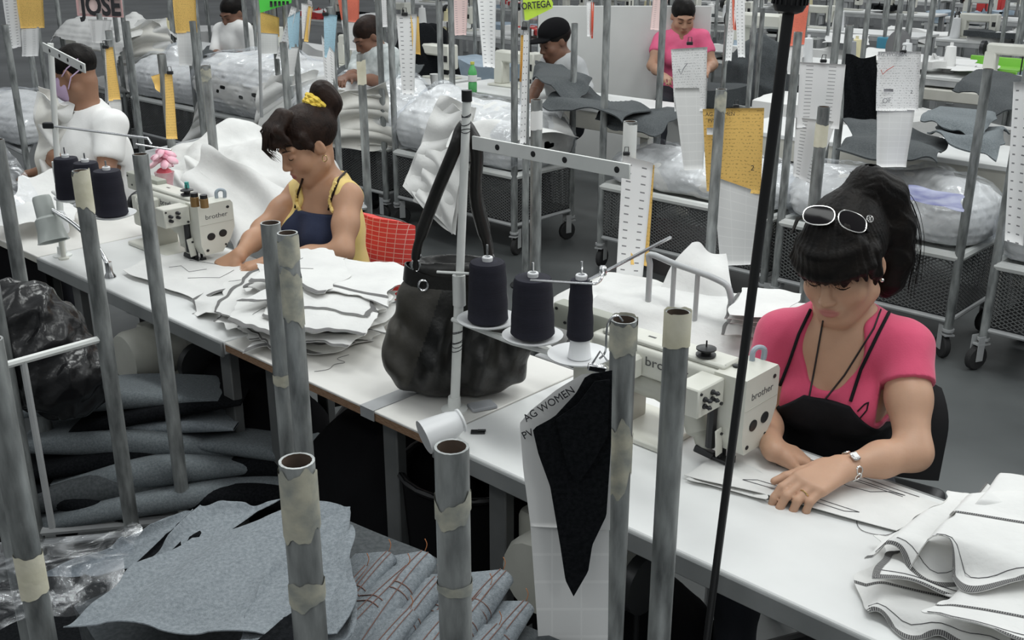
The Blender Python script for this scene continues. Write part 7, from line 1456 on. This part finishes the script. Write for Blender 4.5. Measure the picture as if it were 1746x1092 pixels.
T2 = [('pale bar ticket with orange backing left of the handbag strap', 6.6, [([(676, 24), (711, 24), (706, 162), (686, 160)], 'wd'), ([(700, 26), (714, 28), (717, 94), (704, 92)], 'o')], (690, 24)),
      ('long white bar ticket hanging above the green bottle', 7.4, [([(813, -10), (846, -10), (844, 116), (824, 114)], 'wd')], None), ('narrow bar ticket on the pipe left of the black cap', 5.9, [([(893, 48), (902, 48), (897, 245), (886, 245)], 'wd'), ([(888, 60), (894, 60), (889, 140), (886, 140)], 'o')], (894, 48)),
      ('pale blue card and bar strip right of the bun', 6.4, [([(552, 24), (575, 26), (569, 98), (554, 98)], 'b'), ([(548, 60), (570, 90), (572, 165), (556, 163)], 'wd')], (555, 24)), ('slanting blue card with white bar strip above the ecru heap', 7.0, [([(490, 30), (512, 18), (508, 80), (494, 84)], 'b'), ([(497, 10), (506, 14), (486, 105), (470, 100)], 'wd'), ([(492, 80), (509, 80), (500, 130), (482, 130)], 'wg')], None),
      ('orange card with white corner note at upper left centre', 8.0, [([(438, 18), (476, 30), (476, 63), (440, 62)], 'o'), ([(438, 55), (474, 58), (474, 92), (440, 92)], 'wg')], None), ('white ticket with yellow edge near the top', 7.6, [([(514, 5), (532, 8), (526, 68), (516, 66)], 'wt'), ([(526, 10), (533, 12), (525, 72), (519, 70)], 'o')], None),
      ('red card above the head of the printed T-shirt man', 8.9, [([(575, -8), (613, -8), (612, 38), (582, 36)], 'r'), ([(582, 34), (612, 34), (608, 86), (590, 84)], 'wg')], None), ('orange card on a pipe above the ecru heap at upper left', 7.8, [([(294, -8), (333, -8), (335, 56), (300, 56)], 'o'), ([(301, 54), (334, 54), (328, 112), (306, 112)], 'wg')], None),
      ('orange card with bar strip at the top left corner', 7.6, [([(28, -8), (73, -8), (74, 48), (36, 48)], 'o'), ([(4, -8), (32, -8), (34, 80), (18, 84)], 'wd'), ([(36, 46), (66, 46), (64, 96), (38, 96)], 'wd')], None), ('narrow orange card right of the head of the man in white', 5.5, [([(181, 82), (192, 80), (204, 172), (186, 172)], 'o'), ([(186, 170), (206, 170), (212, 262), (192, 262)], 'wg'), ([(178, 80), (183, 82), (190, 172), (184, 176)], 'wt')], (180, 80)),
      ('crumpled orange card above the pink flower', 5.2, [([(281, 126), (293, 124), (302, 238), (285, 236)], 'o'), ([(258, 130), (272, 126), (272, 158), (266, 150)], 'o')], (290, 124)), ('narrow bar ticket at the right edge of the frame', 4.2, [([(1728, 140), (1762, 140), (1745, 420), (1712, 410)], 'wd')], None),
      ('red card on a pipe right of the far pink blouse', 7.5, [([(1345, 8), (1380, 5), (1372, 76), (1340, 78)], 'r'), ([(1340, 76), (1371, 76), (1366, 128), (1342, 126)], 'wg')], None), ('twin bar tickets with red edge above the grey cloth', 7.2, [([(1245, -8), (1258, -8), (1247, 104), (1236, 104)], 'wd'), ([(1252, -8), (1270, -8), (1270, 98), (1258, 98)], 'wd'), ([(1248, -8), (1260, -8), (1256, 52), (1249, 50)], 'r')], None),
      ('white bar tickets below the pink sign', 7.9, [([(150, 33), (190, 34), (180, 74), (157, 72)], 'wd')], None), ('pinkish bar ticket left of the far pink blouse', 8.2, [([(1114, -8), (1140, -8), (1132, 52), (1108, 50)], 'p')], None), ('white narrow ticket between far pipes at centre top', 8.3, [([(770, -8), (798, -8), (795, 60), (776, 60)], 'p')], None), ('white ticket between the capped man and partition', 8.0, [([(1000, 2), (1011, 2), (1010, 62), (1001, 62)], 'wt'), ([(1008, 4), (1013, 4), (1011, 66), (1008, 66)], 'r')], None), ('white bar ticket far behind at centre', 9.5, [([(650, -8), (662, -8), (661, 46), (653, 46)], 'wd')], None)]
for i, (lab, Y, sh, cl) in enumerate(T2):
    ticket(lab, Y, sh, cl)
    if i in (2, 3, 4, 10, 13, 15):
        c4 = sh[0][0]; p = aty((c4[0][0]+c4[1][0])/2, max(c4[0][1], 0), Y+0.03); pp = thing('pipe_post', 'galvanised pipe post behind the '+' '.join(lab.split()[:11]), 'pipe', (p.x, p.y, 0)); MB().tube([(0, 0, 0), (0, 0, p.z+0.04)], 0.02, 10).build('pipe', M_galv, pp); MB().lathe([(0.09, 0), (0.09, 0.01), (0.03, 0.02)], 14).build('foot', M_darkmetal, pp)
# the ticket and black cloth hanging from the near pipe
Yn = 1.56
def poly_rows(poly, n, nx):
    ys = [p[1] for p in poly]; rows = []
    for k in range(n+1):
        y = min(max(min(ys)+(max(ys)-min(ys))*k/n, min(ys)+0.5), max(ys)-0.5); xi = []
        for i in range(len(poly)):
            (xa, ya), (xb, yb) = poly[i], poly[(i+1) % len(poly)]
            if (ya <= y < yb) or (yb <= y < ya): xi.append(xa+(xb-xa)*(y-ya)/(yb-ya))
        rows.append([(min(xi)+(max(xi)-min(xi))*j/nx, y) for j in range(nx+1)])
    return rows
og = aty(1018, 632, Yn); t = thing('work_ticket', 'long white ticket strip clipped with black cloth to the near pipe', 'ticket', og)
for nm, poly, mk, dY in (('sheet', [(1000, 634), (1044, 632), (1040, 905), (905, 900), (892, 800), (886, 722), (905, 700), (950, 664)], M_paperw, 0.0), ('under_sheet', [(896, 780), (1040, 780), (1036, 1135), (921, 1135), (906, 920)], PM['wg'], 0.006)):
    rows = poly_rows(poly, 40, 14); P = np.array([[list(aty(x, y, Yn+dY+0.006*math.sin((x-890)/38.0)*min(1, (y-630)/200.0))-og) for x, y in r] for r in rows]); k, m_ = P.shape[:2]
    idx = np.arange(k*m_).reshape(k, m_); q = np.stack([idx[:-1, :-1], idx[1:, :-1], idx[1:, 1:], idx[:-1, 1:]], -1).reshape(-1, 4); me = bpy.data.meshes.new(nm); me.from_pydata([tuple(v) for v in P.reshape(-1, 3)], [], q.tolist()); me.materials.append(mk)
    UVv = np.array([[(x-890)/150.0, (1135-y)/420.0] for r in rows for x, y in r], np.float32); lay = me.uv_layers.new(name='UVMap'); vi = np.zeros(len(me.loops), np.int32); me.loops.foreach_get('vertex_index', vi); lay.data.foreach_set('uv', UVv[vi].ravel()); me.polygons.foreach_set('use_smooth', [True]*len(q)); me.update(); o = bpy.data.objects.new(nm, me); col.objects.link(o); o.parent = t
put_text(t, og, 'AG WOMEN', 20, 936, 690, Yn-0.012, M_ink, 0.60, 0.9); put_text(t, og, 'PV', 20, 900, 741, Yn-0.012, M_ink, 0.45, 0.9)
b = MB(); cp = aty(1018, 628, Yn-0.015)-og; b.box(cp, (0.030, 0.012, 0.012), rot=(0, 0.2, 0), bev=0.002); b.tube([cp+Vector((-0.012, 0, 0)), cp+Vector((0.004, -0.003, 0.03)), cp+Vector((0.016, 0, 0.012))], 0.0018, 6); b.build('binder_clip', M_chrome, t)
MB().tube(smooth_path([aty(p[0], p[1], Yn-0.01)-og for p in ((1022, 612), (1032, 600), (1034, 570), (1038, 548), (1052, 538), (1062, 548))], 4), 0.0018, 6).build('wire_hook', M_chrome, t)
def poly_cloth(label, poly, Y, m, depth=0.03, seed=1):
    """a hanging cloth with a free outline (pixel polygon): triangulated grid inside the outline"""
    xs = [p[0] for p in poly]; ys = [p[1] for p in poly]; W1 = Wave(seed, 0.02, 0.06, 5); n = 60; rows = []
    for k in range(n+1):
        y = min(ys)+(max(ys)-min(ys))*k/n; y = min(max(y, min(ys)+0.5), max(ys)-0.5); xi = []
        for i in range(len(poly)):
            (xa, ya), (xb, yb) = poly[i], poly[(i+1) % len(poly)]
            if (ya <= y < yb) or (yb <= y < ya): xi.append(xa+(xb-xa)*(y-ya)/(yb-ya))
        rows.append([(min(xi)+(max(xi)-min(xi))*j/14, y) for j in range(15)])
    P = np.array([[list(aty(x, y, Y + depth*float(W1(x, y*0.3)))) for x, y in r] for r in rows]); return cloth_obj(label, P, m, m, 0.0015, name='fabric_swatch')
poly_cloth('black denim swatch hanging in a point from the near pipe', [(1000, 640), (1044, 632), (1042, 760), (1034, 880), (1010, 930), (1003, 975), (978, 1018), (964, 990), (955, 930), (938, 830), (918, 775), (908, 732), (945, 712), (982, 672)], Yn-0.04, M_denim_d, 0.006)
poly_cloth('second smaller black swatch layered over the pointed one', [(1015, 650), (1040, 648), (1036, 745), (1008, 795), (985, 826), (966, 795), (948, 715), (985, 690)], Yn-0.052, M_denim_d, 0.004, 5)
# shipping note stuck to the tall near pipe
p0 = Vector((F6[0], F6[1], 0)); vs = []
stk = thing('note_sticker', 'small white printed note stuck on the tall near pipe', 'sticker', (F6[0], F6[1], 1.13)); P = []
for k in range(9):
    a = R(-130) + R(80)*k/8; P.append([(math.cos(a)*(PR+0.002), math.sin(a)*(PR+0.002), 0.02*(1-k/8*0.6)), (math.cos(a)*(PR+0.002), math.sin(a)*(PR+0.002), -0.022-0.01*math.sin(k/8*3))])
MB().grid(np.array(P)).build('note', M_paperw, stk)
# ------------------------------------------------------------------ signs
M_signpink = mat('pink_sign_card', (0.80, 0.50, 0.50), 0.7); M_lime = mat('lime_sign_card', (0.60, 0.85, 0.08), 0.6); M_neon = mat('neon_green_card', (0.12, 0.80, 0.10), 0.6)
def sign(label, Y, poly, m, rim=None):
    org = aty(poly[0][0], poly[0][1], Y); t = thing('name_sign', label, 'sign', org); pts = [aty(p[0], p[1], Y)-org for p in poly]; fr = Matrix(((1, 0, 0), (0, 0, -1), (0, 1, 0)))
    MB().prism([(p.x, p.z) for p in pts], 0.006, fr, (0, 0, 0)).build('card', m, t); return t, org
Ys = 8.3
t, og = sign('pink name sign with black capital letters at upper left', Ys, [(128, -14), (205, -22), (211, 30), (132, 27)], M_signpink)
put_text(t, og, 'JOSE', 46, 171, 11, Ys-0.02, M_ink, -0.02, 0.72, 0.035)
sheet(t, [aty(p[0], p[1], Ys-0.006)-og for p in [(132, -10), (203, -18), (208, 26), (136, 23)]], mat('pale_sign_paper', (0.80, 0.62, 0.60), 0.7), 'paper', 3, 3, 0)
MB().tube([aty(180, 30, Ys+0.02)-og, aty(182, 200, Ys+0.02)-og], 0.012, 8).build('post', M_rail, t)
Yo = 7.2
t, og = sign('lime pennant sign with black capital letters above the black cap', Yo, [(890, -20), (930, -20), (943, 5), (942, 14), (895, 37)], M_lime)
put_text(t, og, 'ORTEGA', 16, 914, 9, Yo-0.02, M_ink, 0.10, 0.80, 0.02); MB().tube([aty(891, -10, Yo+0.02)-og, aty(887, 330, Yo+0.02)-og], 0.012, 8).build('post', M_rail, t)
t, og = sign('neon green pennant sign near the top left of centre', 7.8, [(440, -12), (497, -12), (497, 5), (444, 22)], M_neon)
for k in range(5): sheet(t, [aty(p[0], p[1], 7.77)-og for p in q4(460+7*k, 2, 464.5+7*k, 12-1.0*k)], M_ink, 'letter_stroke', 3, 3, 0)
MB().tube([aty(440, -10, 7.82)-og, aty(446, 200, 7.82)-og], 0.012, 8).build('post', M_rail, t)
# pink artificial flower in a vase by the left machine
fb = atz(285, 340, TZ+0.0); fv = thing('flower_vase', 'pink artificial flowers in a clear pink vase by the left machine', 'vase', aty(286, 345, 4.25)); fv.location.z = TZ
hz = aty(292, 258, 4.25).z-TZ; MB().lathe([(0.028, 0), (0.032, 0.02), (0.030, hz*0.6), (0.04, hz*0.75)], 16).build('vase', mat('pink_glass', (0.75, 0.30, 0.38), 0.2, 0, (0.8, 0.6, 0.62), 14), fv)
Mpet = mat('pink_petals', (0.85, 0.35, 0.48), 0.6, 0, (0.88, 0.62, 0.68), 20)
for i in range(14):
    a = i*2.4; rr = 0.012+0.034*(i/14); zz = hz*0.95 - 0.002*i + 0.02*math.sin(i); b = MB(); b.ell((rr*math.cos(a), rr*math.sin(a), zz), (0.028, 0.018, 0.010), 8, 6, rot=(0.4, 0.5, a)); b.build('petal', Mpet, fv)
MB().ell((0, 0, hz*0.72), (0.035, 0.03, 0.03), 10, 7).build('flower', mat('deep_pink_flower', (0.70, 0.12, 0.16), 0.6), fv)

# little jars and a teal bottle behind the head of the left machine
for k, (x, y, m_, lab, r_, h_) in enumerate([(333, 352, mat('amber_oil', (0.22, 0.13, 0.05), 0.25), 'small amber jar with dark lid on the left machine', 0.016, 0.045), (349, 354, mat('amber_oil', (0.2, 0.1, 0.05), 0.25), 'second small amber jar beside the first on the left machine', 0.015, 0.042), (320, 330, mat('teal_plastic', (0.06, 0.36, 0.32), 0.4), 'tiny teal bottle behind the amber jars', 0.009, 0.04)]):
    p = aty(x, y, 4.0); p.z = TZ+0.83*0.297+0.001 if k < 2 else TZ+0.83*0.297+0.001; p = atz(x, y, p.z); o = thing('oil_jar' if k < 2 else 'oil_bottle', lab, 'jar' if k < 2 else 'bottle', p); MB().lathe([(r_, 0), (r_, h_*0.75), (r_*0.7, h_*0.85)], 14).build('glass', m_, o); MB().lathe([(r_*0.9, h_*0.8), (r_*0.9, h_*1.1)], 14).build('lid', M_black if k < 2 else MATS['teal_plastic'], o)
